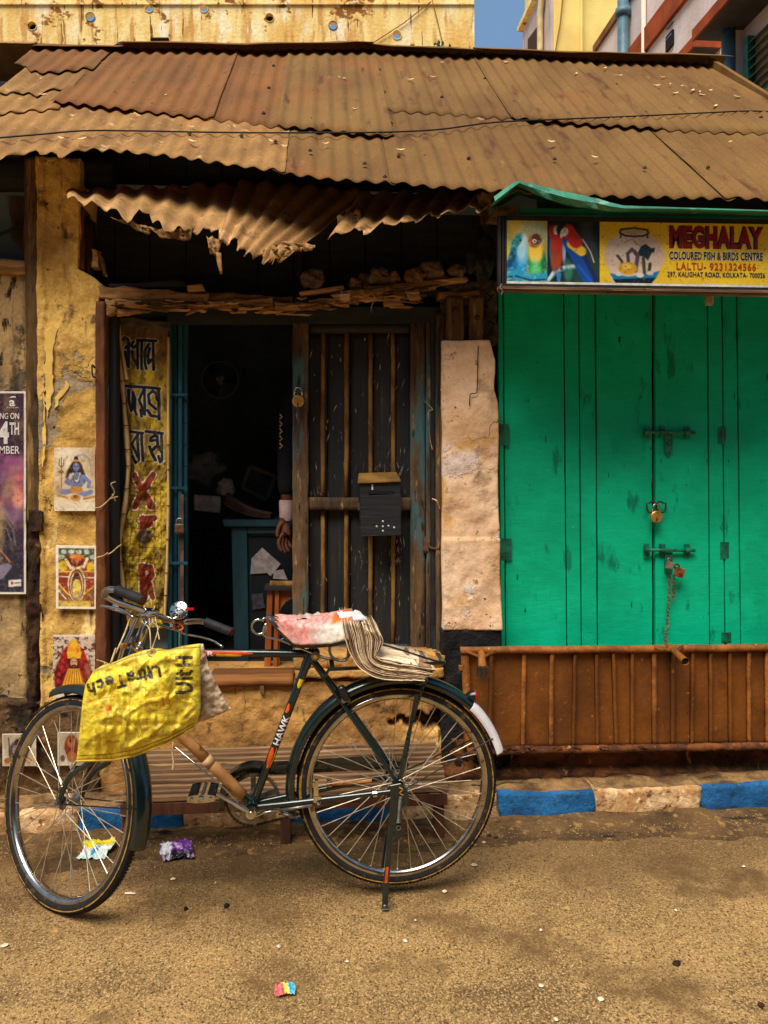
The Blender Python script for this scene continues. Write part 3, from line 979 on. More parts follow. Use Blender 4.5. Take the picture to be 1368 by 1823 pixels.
m_timber_h = mat('weathered_beam', (190, 142, 88), (112, 78, 46), sc=3, st=(.5, 4, 5), spots=[((220, 178, 124), 6, 0.62, 0.07, (.5, 5, 6)), ((44, 30, 20), 9, 0.64, 0.05, (.6, 5, 6))], rough=0.9, bump=[(12, 0.006, (.25, 5, 6)), (60, .002, U3)], fine=(40, .3, (.3, 4, 4)))
m_rotten = mat('rotten_timber', (72, 46, 26), (32, 22, 16), sc=9, st=(2, 2, .8), spots=[((124, 86, 44), 16, 0.66, 0.05, U3)], rough=0.95, bump=[(20, 0.016, (2, 2, .6)), (70, .005, U3)])
m_post = mat('rust_brown_post', (122, 70, 38), (82, 48, 28), sc=6, st=(2, 2, .6), spots=[((36, 142, 170), 3.4, 0.585, 0.02, (2, 2, 1.1)), ((52, 34, 24), 14, 0.66, 0.05, (2, 2, .5))], rough=0.75, bump=[(18, 0.004, (2, 2, .5))], fine=(50, .25, (2, 2, .4)))
m_darkwood = mat('black_brown_boards', (36, 36, 38), (26, 27, 30), sc=4, st=(5, 5, .5), spots=[((66, 52, 38), 7, 0.64, 0.06, (5, 5, .4)), ((46, 72, 76), 3.0, 0.69, 0.04, (2, 2, .7)), ((190, 176, 150), 22, 0.735, 0.014, (2.4, 2.4, .55))], rough=0.6, spec=.4, bump=[(14, 0.003, (5, 5, .3)), (60, .001, U3)])
m_stile = mat('peeled_stile', (110, 84, 56), (62, 48, 36), sc=4, st=(4, 4, .5), spots=[((70, 104, 108), 2.6, 0.56, 0.05, (2, 2, .5)), ((170, 136, 92), 12, 0.64, 0.05, (3, 3, .6)), ((30, 24, 22), 9, 0.62, 0.04, (4, 4, .5)), ((176, 84, 30), 9, .73, .03, U3)], rough=0.8, bump=[(14, 0.006, (4, 4, .4)), (50, .002, U3)], fine=(40, .3, (4, 4, .3)))
m_bar = mat('golden_bar', (156, 114, 54), (96, 66, 32), sc=10, st=(2, 2, .6), spots=[((80, 52, 26), 60, .66, .05, U3)], rough=0.8, bump=[(90, .002, U3)])
m_teal = mat('dark_teal_iron', (28, 82, 92), (18, 56, 66), sc=5, st=(3, 3, .5), spots=[((84, 60, 44), 8, 0.66, 0.04, (2, 2, .6))], rough=0.55, bump=[(30, .002, U3)])
m_green = mat('green_door_paint', (0, 192, 142), (0, 170, 124), sc=2.4, spots=[((0, 132, 98), 9, 0.64, 0.05, (1.6, 1, .5)), ((4, 196, 146), 3.2, 0.63, 0.08, (1, 1, .5)), ((4, 84, 64), 22, 0.69, 0.03, (2.2, 1, .5)), ((60, 52, 40), 40, 0.735, 0.015, (1, 1, .6), -.002), ((120, 190, 160), 30, .74, .012, (.6, 1, 1.4))], rough=0.6, spec=.2, bump=[(70, 0.0012, (.35, 1, 2)), (12, .003, U3)], fine=(30, .12, (.4, 1, 2)))
m_green_m = mat('green_painted_iron', (16, 124, 92), (10, 84, 64), sc=20, spots=[((52, 40, 28), 40, .63, .05, U3)], rough=0.5, spec=.5, bump=[(60, .001, U3)])
m_oxide = mat('brown_orange_steel', (120, 68, 16), (92, 50, 12), sc=3, spots=[((92, 50, 16), 6, 0.63, 0.07, (1, 1, .6)), ((176, 108, 44), 24, 0.67, .05, U3), ((60, 34, 18), 40, .70, .04, U3)], rough=0.6, spec=.35, bump=[(50, .0015, U3), (9, .003, U3)], fine=(60, .18, U3))
m_oxide_l = mat('brown_orange_pipe', (160, 98, 40), (112, 64, 24), sc=8, spots=[((84, 48, 22), 18, 0.65, 0.05, U3), ((206, 150, 90), 30, .68, .04, U3)], rough=0.65, bump=[(60, .003, U3), (14, .004, U3)], fine=(60, .25, U3))
m_black = mat('interior_black', (120, 140, 156), (96, 114, 130), sc=3, rough=.9)

def colblock(lf, rf, y0, y1, Y, depth, nu, nv, amp, frq=8, seed=0.0, push=None):
    """A wall piece whose left and right edges are photo x as functions of photo y."""
    V, Fc = [], []
    def P(i, j, back):
        v = j / nv
        py = y0 + (y1 - y0) * v
        px = lf(py) + (rf(py) - lf(py)) * i / nu
        p = W(px, py, Y)
        if back:
            return p + Vector((0, depth, 0))
        d = push(px, py) if push else 0.0
        e = 1.0 if 0 < i < nu else 0.6
        return p + Vector((fb(p.x * frq + seed, p.z * frq, 1) * amp * .7, -(fb(p.x * frq + seed, p.z * frq, 5) + .5 * fb(p.x * frq * 3 + seed, p.z * frq * 3, 2)) * amp * e - d, fb(p.x * frq + 40 + seed, p.z * frq, 3) * amp * .3))
    w = nu + 1
    for back in (0, 1):
        for j in range(nv + 1):
            for i in range(nu + 1):
                V.append(P(i, j, back))
    n = w * (nv + 1)
    for j in range(nv):
        for i in range(nu):
            a = j * w + i
            Fc.append((a, a + w, a + w + 1, a + 1))
    for j in range(nv):
        a, b = j * w, (j + 1) * w
        Fc.append((a, a + n, b + n, b))
        Fc.append((a + nu, b + nu, b + nu + n, a + nu + n))
    for i in range(nu):
        Fc.append((i, i + 1, i + 1 + n, i + n))
        a = nv * w + i
        Fc.append((a, a + n, a + 1 + n, a + 1))
    return V, Fc
def piece(pts):
    """piecewise linear px as a function of py."""
    pts = sorted(pts, key=lambda p: p[1])
    def f(py):
        if py <= pts[0][1]: return pts[0][0]
        for (xa, ya), (xb, yb) in zip(pts[:-1], pts[1:]):
            if py <= yb:
                return xa + (xb - xa) * (py - ya) / (yb - ya + 1e-9)
        return pts[-1][0]
    return f

# ------------------------------------------------------------ left end of the row
mk('wall', colblock(lambda y: -420, lambda y: 47, 486, 1266, 3.45, .12, 60, 90, .008, seed=3), m_plaster_g, bld, smooth=True)
mk('wall', colblock(lambda y: -420, lambda y: 176, 1250, 1520, 3.39, .4, 70, 36, .022, frq=10, seed=9), m_plinth, bld, smooth=True)
mk('window_rail', fq([(-420, 459), (49, 462), (50, 487), (-420, 486)], 3.43, .06, nu=40, nv=4, amp=.01, fr=9), m_timber_h, bld, smooth=True)
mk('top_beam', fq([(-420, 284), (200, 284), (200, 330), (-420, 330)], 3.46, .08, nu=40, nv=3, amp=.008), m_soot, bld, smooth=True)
mk('window_board', fq([(14, 336), (50, 334), (50, 462), (20, 420)], 3.56, .015, nu=6, nv=14, amp=.014, fr=14), mat('worn_shutter_board', (96, 76, 66), (64, 50, 44), sc=8, st=(3, 3, .6), rough=.8, bump=[(20, .004, U3)]), bld, smooth=True)
mk('window_stay', tube([W(-60, 440, 3.5), W(42, 400, 3.5)], .008, 6), m_soot, bld)
mk('window_backing', fr(-420, 280, 60, 480, 3.60, .05), m_black, bld)
mk('timber_post', colblock(piece([(44, 280), (43, 420), (47, 600), (47, 760), (49, 930)]), piece([(64, 280), (66, 400), (69, 600), (69, 760), (71, 930)]), 280, 930, 3.405, .08, 6, 90, .007, frq=12, seed=1), m_timber, bld, smooth=True)
mk('rotten_post_foot', colblock(piece([(50, 905), (50, 1000), (48, 1100), (50, 1262)]), piece([(73, 905), (74, 940), (70, 960), (74, 1100), (62, 1262)]), 908, 1262, 3.39, .07, 8, 70, .018, frq=16, seed=2), m_rotten, bld, smooth=True)
mk('bracket', fr(52, 911, 75, 945, 3.375, .05, nu=3, nv=3, amp=.006, fr=20), m_rotten, bld)

# ochre pillar with its broken corner
def pil_push(px, py):
    d = 0.0
    if py < 460 and 112 < px < 131 and 375 < py < 421 and px < 129 - 6 * math.sin(py * .09): d -= .016
    if px < 80 + 3 * math.sin(py * .05): d += .010
    return d
mk('pillar', colblock(piece([(66, 280), (67, 600), (71, 900), (74, 1260)]), piece([(143, 280), (140, 440), (138, 478), (150, 484), (168, 494), (182, 510), (176, 528), (171, 545), (172, 1260)]), 280, 1258, 3.40, .35, 40, 240, .010, frq=7, seed=4, push=pil_push), m_plaster, bld, smooth=True)
mk('corner_timber', fq([(141, 372), (149, 370), (147, 482), (138, 478)], 3.43, .1, nu=3, nv=20, amp=.008, fr=14), m_post, bld, smooth=True)
mk('corner_timber', fq([(149, 376), (159, 384), (165, 488), (147, 482)], 3.46, .1, nu=4, nv=20, amp=.016, fr=16), m_rotten, bld, smooth=True)
mk('corner_timber', fq([(161, 445), (176, 444), (176, 476), (163, 476)], 3.44, .04, nu=4, nv=8, amp=.012, fr=22), m_timber_h, bld)
mk('loose_strip', fq([(176, 446), (184, 460), (192, 494), (186, 492)], 3.43, .01, nu=3, nv=10, amp=.012, fr=22), m_timber, bld)
for pts in ([(80, 600), (92, 580), (104, 584), (96, 600), (94, 700), (84, 745), (79, 700)], [(96, 708), (112, 690), (118, 676), (124, 684), (110, 706), (98, 726)], [(74, 700), (80, 690), (82, 800), (76, 830)]):
    pq = []
    for (xa, ya), (xb, yb) in zip(pts, pts[1:] + pts[:1]):
        nn_ = max(1, int(math.hypot(xb - xa, yb - ya) / 7))
        pq += [(xa + (xb - xa) * k / nn_ + rnd.uniform(-2.4, 2.4), ya + (yb - ya) * k / nn_ + rnd.uniform(-2.4, 2.4)) for k in range(nn_)]
    mk('paint_patch', fp(pq, 3.3905, .01), mat('bright_yellow_patch', (246, 208, 118), (226, 182, 92), sc=9, rough=.9, bump=[(40, .004, U3)]) if pts[0][0] == 80 else bpy.data.materials['bright_yellow_patch'], bld)
# painted door post and the dark jamb beside it
mk('door_post', colblock(piece([(170, 536), (171, 900), (171, 1260)]), piece([(186, 536), (187, 900), (190, 1260)]), 536, 1240, 3.375, .08, 5, 100, .004, frq=12, seed=6), m_post, bld, smooth=True)
mk('hook', tube(spline([W(169, 655, 3.37), W(164, 650, 3.35), W(165, 668, 3.34), W(169, 672, 3.37)], 4), .004, 6), m_nail, bld, smooth=True)
mk('inner_jamb', colblock(lambda y: 188, lambda y: 206, 520, 1250, 3.44, .1, 4, 60, .004, frq=12, seed=7), m_darkwood, bld, smooth=True)
mk('banner_backing', fr(188, 520, 312, 1250, 3.64, .03), m_black, bld)

# ------------------------------------------------------------ upper wall in the shade of the eave, canopy, lintel
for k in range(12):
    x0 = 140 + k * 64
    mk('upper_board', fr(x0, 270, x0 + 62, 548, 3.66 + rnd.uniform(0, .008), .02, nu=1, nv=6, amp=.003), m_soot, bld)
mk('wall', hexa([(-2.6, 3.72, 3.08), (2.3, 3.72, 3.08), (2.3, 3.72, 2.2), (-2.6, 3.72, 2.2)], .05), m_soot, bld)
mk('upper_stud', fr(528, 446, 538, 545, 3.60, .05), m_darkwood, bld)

def lint(pts, Y, d, m=None, amp=.008, name='splintered_board', fr_=12, nu=14, nv=3):
    return mk(name, fq(pts, Y, d, nu=nu, nv=nv, nd=2, amp=amp, fr=fr_, seed=rnd.uniform(0, 50)), m or m_timber_h, bld, smooth=True)
lint([(178, 508), (372, 521), (372, 541), (180, 533)], 3.40, .1, amp=.012, name='lintel_beam', nu=30, nv=5)
lint([(372, 521), (520, 529), (520, 548), (372, 541)], 3.42, .1, amp=.014, name='lintel_beam', nu=30, nv=5)
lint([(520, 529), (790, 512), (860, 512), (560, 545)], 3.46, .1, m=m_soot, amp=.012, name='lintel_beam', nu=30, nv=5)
lint([(780, 520), (852, 517), (856, 528), (782, 531)], 3.45, .08, amp=.006, name='lintel_beam')
lint([(206, 532), (253, 535), (252, 548), (207, 545)], 3.385, .03, amp=.006)
lint([(258, 535), (345, 540), (338, 551), (256, 548)], 3.385, .03, amp=.008)
lint([(350, 541), (380, 539), (372, 547), (330, 560)], 3.39, .02, amp=.006)
lint([(206, 550), (280, 551), (255, 556), (208, 563)], 3.395, .02, amp=.010, fr_=24)
lint([(375, 540), (500, 546), (500, 549), (378, 545)], 3.38, .03, amp=.008, fr_=20)
lint([(400, 533), (486, 532), (488, 546), (440, 545)], 3.385, .04, amp=.012, fr_=22)
lint([(486, 538), (584, 541), (560, 549), (488, 551)], 3.375, .04, amp=.010, fr_=20)
lint([(186, 534), (205, 536), (206, 556), (188, 562)], 3.385, .05, amp=.012, fr_=24, nu=6)
lint([(533, 519), (612, 508), (614, 515), (535, 525)], 3.37, .05, amp=.004, name='lath')
lint([(606, 518), (700, 509), (702, 517), (608, 527)], 3.36, .05, m=m_timber, amp=.006, name='lath')
lint([(655, 510), (832, 492), (834, 499), (658, 520)], 3.38, .05, amp=.005, name='lath')
lint([(590, 524), (660, 516), (700, 521), (600, 534)], 3.36, .04, amp=.010, fr_=26)
lint([(604, 523), (624, 522), (625, 537), (605, 538)], 3.35, .03, amp=.004, nu=5)
lint([(550, 534), (690, 524), (680, 532), (556, 541)], 3.37, .03, amp=.012, fr_=30)
lint([(682, 533), (708, 531), (722, 543), (684, 546)], 3.36, .01, amp=.008, fr_=26, nu=6)
lint([(690, 543), (736, 546), (728, 550), (694, 548)], 3.36, .01, amp=.008, fr_=26, nu=6)
lint([(700, 520), (726, 519), (716, 531), (704, 536)], 3.36, .008, amp=.004, fr_=26, nu=6)
lint([(720, 518), (745, 515), (750, 530), (732, 535)], 3.35, .006, amp=.006, fr_=22, nu=6)
lint([(735, 512), (782, 508), (778, 514), (738, 517)], 3.38, .03, amp=.01, fr_=26)
lint([(333, 508), (360, 505), (365, 516), (334, 518)], 3.37, .06, amp=.003, name='wood_block', nu=3)
mk('loose_fibre', tube(spline([W(664, 526, 3.35), W(668, 530, 3.34), W(662, 545, 3.345), W(661, 556, 3.345)], 4), .0022, 5), m_timber_h, bld)
mk('cover_sheet', fq([(192, 505), (320, 498), (345, 512), (196, 512)], 3.43, .12, nu=14, nv=3, amp=.010), m_soot, bld, smooth=True)

rs = random.Random(5)
for k in range(64):
    x0 = rs.uniform(190, 735)
    yc = (540 + (x0 - 190) * .02 if x0 < 520 else 538 - (x0 - 520) * .075) + rs.uniform(-8, 12)
    w_, h_ = rs.uniform(14, 60), rs.uniform(1.5, 5)
    sl2 = rs.uniform(-.12, .06)
    q_ = [W(x0, yc, 3.36), W(x0 + w_, yc + w_ * sl2, 3.36 - rs.uniform(-.02, .03)), W(x0 + w_ * rs.uniform(.7, 1), yc + w_ * sl2 + h_, 3.36), W(x0 + rs.uniform(0, 8), yc + h_ * rs.uniform(.4, 1), 3.36)]
    mk('splinter', hexa(q_, .012, nu=6, nv=1, amp=.007, fr=30, seed=k), m_timber_h if rs.random() < .6 else m_timber, bld)

# the hanging tin canopy
PC = PIT
def canopy(tl, tr, br, bl, Yt, Yb, jag, m, seed, waves, bite=None, ny=26):
    a, b, c, d = W(*tl, Yt), W(*tr, Yt), W(*br, Yb), W(*bl, Yb)
    nu = waves * 8
    nrm = (b - a).cross(d - a).normalized()
    if nrm.z < 0: nrm = -nrm
    V, Fc = [], []
    for j in range(ny + 1):
        for i in range(nu + 1):
            u = i / nu
            v = j / ny
            vv = v * (1.0 + jag * (fb(u * 7 + seed, 2.2) + .5 * fb(u * 30 + seed, 4.4)) + 0)
            p = (a * (1 - u) + b * u) * (1 - vv) + (d * (1 - u) + c * u) * vv
            w = math.sin(2 * math.pi * u * waves) * .011
            p = p + nrm * (w + .010 * fb(u * 3 + seed, v * 2, 1) + .012 * v * v * fb(u * 11 + seed, 3.0, 2) + .006 * v ** 4 * fb(u * 40, v * 9, seed))
            V.append(p)
    w_ = nu + 1
    for j in range(ny):
        for i in range(nu):
            if bite and bite((i + .5) / nu, (j + .5) / ny): continue
            q = j * w_ + i
            Fc.append((q, q + w_, q + w_ + 1, q + 1))
    o = mk('canopy_sheet', (V, Fc), m, bld, smooth=True)
    solid(o, .002)
    return o
m_canopy = mat('canopy_tin', (176, 132, 78), (138, 100, 54), sc=4, st=(1, 1, 1), spots=[((214, 168, 114), 7, .62, .08, (1, .4, 1)), ((92, 58, 32), 9, .64, .06, (1, .4, 1)), ((70, 40, 22), 40, .70, .04, U3)], rough=.75, spec=.4, bump=[(60, .0025, U3), (16, .004, U3)], fine=(110, .28, U3))
canopy((118, 338), (430, 326), (392, 428), (120, 352), 3.50, 3.00, .22, m_canopy, 2.0, 7)
canopy((425, 322), (662, 338), (500, 466), (388, 430), 3.52, 2.96, .10, m_canopy, 7.0, 6)
canopy((640, 345), (892, 334), (866, 368), (588, 420), 3.40, 2.99, .16, m_canopy, 11.0, 7)
# torn tin hanging from its edge
def torn(pts, Y, seed, nu=8, nv=5, amp=.02, tilt=.0):
    q = [W(p[0], p[1], Y + (tilt if k > 1 else 0)) for k, p in enumerate(pts)]
    o = mk('torn_tin', gridf(lambda u, v: (q[0] * (1 - u) + q[1] * u) * (1 - v) + (q[3] * (1 - u) + q[2] * u) * v + Vector((fb(u * 5 + seed, v * 5, 1), fb(u * 5 + seed, v * 5, 2) * 1.5, fb(u * 7 + seed, v * 7, 3))) * amp, nu, nv), m_canopy, bld, smooth=True)
    solid(o, .002)
torn([(195, 385), (262, 402), (268, 416), (256, 414)], 3.05, 1, amp=.012)
torn([(262, 404), (330, 408), (332, 424), (290, 424)], 3.04, 2, amp=.016)
torn([(318, 402), (348, 402), (338, 426), (322, 428)], 3.03, 3, amp=.012)
torn([(368, 420), (396, 428), (388, 454), (374, 450)], 2.99, 4, amp=.014)
torn([(382, 448), (394, 450), (396, 486), (392, 488)], 2.99, 5, amp=.006, nu=3)
torn([(484, 436), (526, 440), (512, 456), (478, 468)], 2.95, 6, amp=.018)
torn([(500, 430), (562, 436), (556, 446), (524, 446)], 2.97, 7, amp=.014)
torn([(850, 345), (890, 338), (884, 362), (852, 376)], 3.05, 8, amp=.02)
torn([(600, 386), (640, 372), (646, 396), (604, 410)], 3.1, 9, amp=.016)
mk('canopy_prop', beam(W(862, 362, 3.42), W(866, 470, 3.42), .03, .04, (0, 1, 0)), m_timber, bld)

# ------------------------------------------------------------ dark doorway: iron folding leaves, step, interior
mk('step_wall', colblock(lambda y: 175, lambda y: 789, 1214, 1450, 3.41, .35, 130, 56, .014, frq=6, seed=12,
   push=lambda px, py: (-.16 if (690 < px < 796 and abs(py - (1284 + 6 * math.sin(px * .2))) < 4 + 18 * max(0, (px - 712) / 84)) else 0)), m_step, bld, smooth=True)
mk('hole_brick', fr(716, 1272, 760, 1292, 3.52, .08, nu=6, nv=4, amp=.012, fr=20), m_plinth, bld)
mk('hole_brick', fr(764, 1276, 796, 1298, 3.50, .08, nu=6, nv=4, amp=.012, fr=20), m_plinth, bld)
mk('doorstep_stone', fr(524, 1166, 790, 1189, 3.40, .2, nu=40, nv=4, amp=.012, fr=12), m_step, bld, smooth=True)
mk('doorstep_stone', fr(526, 1191, 790, 1207, 3.39, .2, nu=40, nv=3, amp=.010, fr=12), m_step, bld, smooth=True)
mk('sill_timber', fq([(372, 1208), (522, 1206), (522, 1222), (372, 1224)], 3.385, .16, nu=20, nv=2, amp=.004, fr=12), mat('sill_brown', (140, 88, 42), (98, 60, 30), sc=4, st=(.5, 4, 4), rough=.8, bump=[(16, .003, (.3, 4, 4))]), bld, smooth=True)
mk('sill_peg', fr(463, 1222, 470, 1236, 3.38, .03), m_timber, bld)
tl = [298, 307, 316, 325, 334]
for k in range(4):
    o = mk('shutter_leaf', fq([(tl[k] + .6, 556), (tl[k + 1] - .6, 556), (tl[k + 1] - .6, 1180), (tl[k] + .6, 1180)], 3.56 + (.02 if k % 2 else 0), .05), m_teal, bld)
    bevel(o, .003)
for k in range(14):
    mk('rivet', lathe(W(329, 600 + k * 38, 3.58), (0, -1, 0), [(.006, 0), (.005, .003), (.002, .005)], 8), m_teal, bld, smooth=True)
mk('shutter_bar', fr(321, 880, 327, 1100, 3.553, .008), mat('rusty_bar', (112, 74, 52), (72, 48, 36), sc=20, rough=.7), bld)
for (y0, y1) in ((700, 716), (866, 880), (1000, 1012)):
    mk('shutter_strap', fr(299, y0, 334, y0 + 5, 3.552, .006), m_teal, bld)
mk('header', fr(298, 546, 790, 573, 3.50, .08, nu=1), m_soot, bld)
FL = 0.54
mk('floor', box((-.3, 4.75, FL - .04), (2.6, 2.6, .08)), mat('shop_floor', (60, 50, 40), (40, 34, 30), sc=6, rough=.8), bld)
mk('back_wall', box((-.3, 5.5, 1.7), (2.6, .08, 2.5)), m_black, bld)
mk('inner_wall', box((-1.55, 4.8, 1.7), (.08, 2.4, 2.5)), m_black, bld)
mk('inner_wall', box((.95, 4.8, 1.7), (.08, 2.4, 2.5)), m_black, bld)
mk('ceiling', box((-.3, 4.8, 2.75), (2.6, 2.5, .06)), m_black, bld)

# the boarded door
dr = node('door', bld)
edges = [545, 583, 624, 664, 703, 735]
for k in range(5):
    o = mk('plank', fq([(edges[k] + .8, 590), (edges[k + 1] - .8, 590), (edges[k + 1] - .8, 1166), (edges[k] + .8, 1166)], 3.585 + rnd.uniform(-.002, .003), .02, nu=4, nv=40, amp=.003, fr=10, seed=k * 7), m_darkwood, dr, smooth=True)
mk('stile', colblock(lambda y: 521, lambda y: 549, 572, 1180, 3.53, .06, 6, 100, .005, frq=12, seed=20), m_stile, dr, smooth=True)
mk('stile', colblock(piece([(732, 572), (732, 1180)]), piece([(757, 572), (757, 1180)]), 572, 1172, 3.54, .05, 6, 100, .004, frq=12, seed=21), m_stile, dr, smooth=True)
mk('rail', fr(549, 572, 732, 592, 3.55, .05, nu=20, nv=2, amp=.003), m_darkwood, dr, smooth=True)
mk('rail', fr(549, 886, 732, 908, 3.545, .05, nu=20, nv=3, amp=.004), m_stile, dr, smooth=True)
mk('rail', fr(549, 1148, 732, 1170, 3.55, .05, nu=20, nv=3, amp=.004), m_darkwood, dr, smooth=True)
for bx_ in (575, 617, 660, 700):
    for (ya, yb) in ((593, 885), (909, 1148)):
        pa = [W(bx_ + rnd.uniform(-.6, .6), ya + (yb - ya) * t / 6, 3.578) for t in range(7)]
        mk('bar', tube(pa, .0105, 8), m_bar, dr, smooth=True)
for k in range(4):
    mk('jamb', colblock(lambda y, k=k: 760 + k * 8.5, lambda y, k=k: 767.5 + k * 8.5, 556, 1240, 3.52 - .02 * k, .06, 3, 90, .004, frq=14, seed=30 + k), (m_stile, m_darkwood, m_stile, m_timber)[k], bld, smooth=True)
mk('door_hasp', join(fr(754, 955, 766, 985, 3.52, .01, nu=2, nv=4, amp=.002), tube(spline([W(764, 962, 3.51), W(765, 974, 3.50), W(781, 977, 3.48), W(784, 970, 3.47)], 4), .006, 7)), mat('rusty_iron', (110, 66, 36), (64, 40, 26), sc=30, rough=.8, bump=[(80, .002, U3)]), dr, smooth=True)
mk('paint_curl', tube(spline([W(770, 888, 3.45), W(778, 892, 3.43), W(783, 905, 3.45)], 4), .003, 5), m_creamp, bld)
mk('string', tube(spline([W(751, 709, 3.53), W(770, 728, 3.46), W(763, 735, 3.46), W(766, 780, 3.47), W(770, 800, 3.47)], 6), .002, 5), m_timber_h, bld)
# curls of flaking paint stuck to the boards
V, Fc = [], []
rf_ = random.Random(3)
cl = [(rf_.uniform(550, 732), rf_.uniform(598, 1145)) for _ in range(150)] + [(rf_.gauss(685, 22), rf_.uniform(828, 842)) for _ in range(26)] + [(rf_.gauss(665, 30), rf_.uniform(975, 1075)) for _ in range(40)] + [(rf_.gauss(570, 10), rf_.uniform(868, 884)) for _ in range(14)] + [(rf_.gauss(708, 6), rf_.uniform(960, 1010)) for _ in range(22)]
for (px, py) in cl:
    if not 548 < px < 734: continue
    c = W(px, py, 3.575)
    l, w = abs(rf_.gauss(.010, .008)) + .003, rf_.uniform(.0008, .0030)
    a = rf_.gauss(math.pi / 2, .22)
    d = Vector((math.cos(a), 0, math.sin(a))) * l
    s = Vector((-d.z, 0, d.x)).normalized() * w
    b = len(V)
    V += [c - d, c + s + Vector((0, -.006, 0)), c + d + Vector((0, -.010, 0)), c - s + Vector((0, -.003, 0))]
    Fc += [(b, b + 1, b + 2), (b, b + 2, b + 3)]
pf = mk('flaking_paint', (V, Fc), mat('paint_flake', (190, 180, 160), (110, 100, 88), sc=60, rough=.7), dr, kind='stuff')

# ------------------------------------------------------------ limewashed pillar with the black foot
def cp_push(px, py):
    d = .02 * fb(px * .012, py * .010, 3)
    if py > 960: d += .012
    return d
mk('pillar', colblock(piece([(788, 604), (789, 900), (789, 1122)]), piece([(872, 604), (882, 640), (880, 690), (887, 720), (888, 900), (893, 1122)]), 606, 1121, 3.42, .25, 36, 170, .0065, frq=4, seed=40, push=cp_push), m_creamp, bld, smooth=True)
mk('pillar_foot', colblock(lambda y: 787, lambda y: 894, 1122, 1420, 3.41, .25, 26, 60, .008, frq=10, seed=41), m_blackp, bld, smooth=True)
mk('pillar_core', colblock(lambda y: 790, lambda y: 886, 500, 612, 3.46, .2, 20, 26, .02, frq=14, seed=42), mat('dark_rubble', (92, 80, 72), (50, 44, 42), sc=8, rough=.95, bump=[(20, .02, U3), (60, .006, U3)], cracks=(9, .03, (20, 18, 18), .01, .4)), bld, smooth=True)
for (x0, x1) in ((795, 826), (836, 861)):
    pl = mk('timber_plate', fr(x0, 528, x1, 612, 3.43, .04, nu=5, nv=14, amp=.004, fr=14), m_timber, bld, smooth=True)
    mk('bolt', lathe(W((x0 + x1) / 2 + 1, 552 if x0 < 800 else 566, 3.428), (0, -1, 0), [(.012, 0), (.012, .006), (.006, .007), (.006, .014)], 8), m_nail, pl, smooth=True)
cr = [(852, 616), (851, 640), (850, 690), (847, 700), (838, 702), (836, 722)]
mk('crack', tube(spline([W(x, y, 3.40) for x, y in cr], 4), .0022, 5), m_dark_slot, bld)

# ------------------------------------------------------------ green folding doors
gd = node('green_door', bld)
top_e = [886, 896, 1004, 1031, 1060, 1162.5, 1166, 1260, 1286, 1312, 1402, 1430, 1500]
bot_e = [892, 901, 1010, 1036, 1065, 1163.5, 1167, 1265, 1292, 1320, 1412, 1440, 1512]
mk('backing', hexa([W(880, 490, 3.56), (2.32, 3.56, 2.5), (2.32, 3.56, .5), W(880, 1190, 3.56)], .04), m_dark_slot, gd)
for k in range(12):
    if k == 5: continue
    g = 1.2
    yf = 3.515 + {0: -.012, 4: .004, 6: -.003}.get(k, 0) + rnd.uniform(-.002, .002)
    q = [(top_e[k] + g, 498), (top_e[k + 1] - g, 498), (bot_e[k + 1] - g, 1156), (bot_e[k] + g, 1156)]
    o = mk('plank', fq(q, yf, .03, nu=8, nv=50, amp=.0016, fr=5, seed=k * 5.5), m_green, gd, smooth=True)
    bevel(o, .003, 2)
    o.data.polygons.foreach_set('use_smooth', [False] * len(o.data.polygons))
def hinge(px, py, w, h, Y=3.512):
    x0, x1, y0, y1 = px - w / 2, px + w / 2, py - h / 2, py + h / 2
    o = mk('hinge', join(fr(x0, y0, px - 1.5, y1, Y, .004), fr(px + 1.5, y0, x1, y1, Y, .004), tube([W(px, y0, Y), W(px, y1, Y)], .0045, 8), *[lathe(W(px + sx * w * .3, y0 + h * t, Y), (0, -1, 0), [(.003, 0), (.0025, .002), (.001, .003)], 6) for sx in (-1, 1) for t in (.2, .5, .8)]), m_green_m, gd)
hinge(897, 774, 19, 38, 3.5); hinge(902, 978, 19, 38, 3.5); hinge(1286, 775, 15, 30); hinge(1291, 980, 15, 30); hinge(1294, 1135, 17, 18); hinge(1404, 778, 15, 30); hinge(1408, 982, 15, 30)
def slide_bolt(py, tilt):
    Y = 3.495
    x0, x1 = 1148, 1238
    b = mk('slide_bolt', tube([W(x0, py, Y - .006), W(x1, py + tilt, Y - .006)], .0075, 8), m_green_m, gd, smooth=True)
    for cx in (1152, 1180, 1224):
        yy = py + tilt * (cx - x0) / (x1 - x0)
        mk('bolt_staple', join(fr(cx - 5, yy - 11, cx + 5, yy + 11, Y + .006, .006), rings(W(cx, yy, Y - .006), (1, 0, 0), (0, 0, 1), [(.0085, -.01), (.0115, -.01), (.0115, .01), (.0085, .01)], n=14)), m_green_m, b)
    mk('bolt_tongue', join(fr(1184, py + 4, 1198, py + 38, Y + .004, .004), lathe(W(1191, py + 20, Y + .004), (0, -1, 0), [(.008, 0), (.007, .006), (.003, .008)], 8), fr(1187, py + 38, 1195, py + 43, Y + .004, .004)), m_green_m, b)
slide_bolt(769, 1.5)
slide_bolt(979, 1)
for (x0, s) in ((1152, 1), (1186, -1)):
    pts = [W(x0, 897, 3.51), W(x0, 897, 3.485), W(x0 + s * 2, 910, 3.478), W(x0 + s * 12, 912, 3.474), W(x0 + s * 17, 900, 3.476), W(x0 + s * 12, 893, 3.478), W(x0 + s * 3, 896, 3.482)]
    mk('ring_pull', tube(spline(pts, 5), .0042, 7), m_nail, gd, smooth=True)
mk('scratch_chip', fp([(1160, 862), (1163, 840), (1162, 880)], 3.505, .002), m_timber, gd)

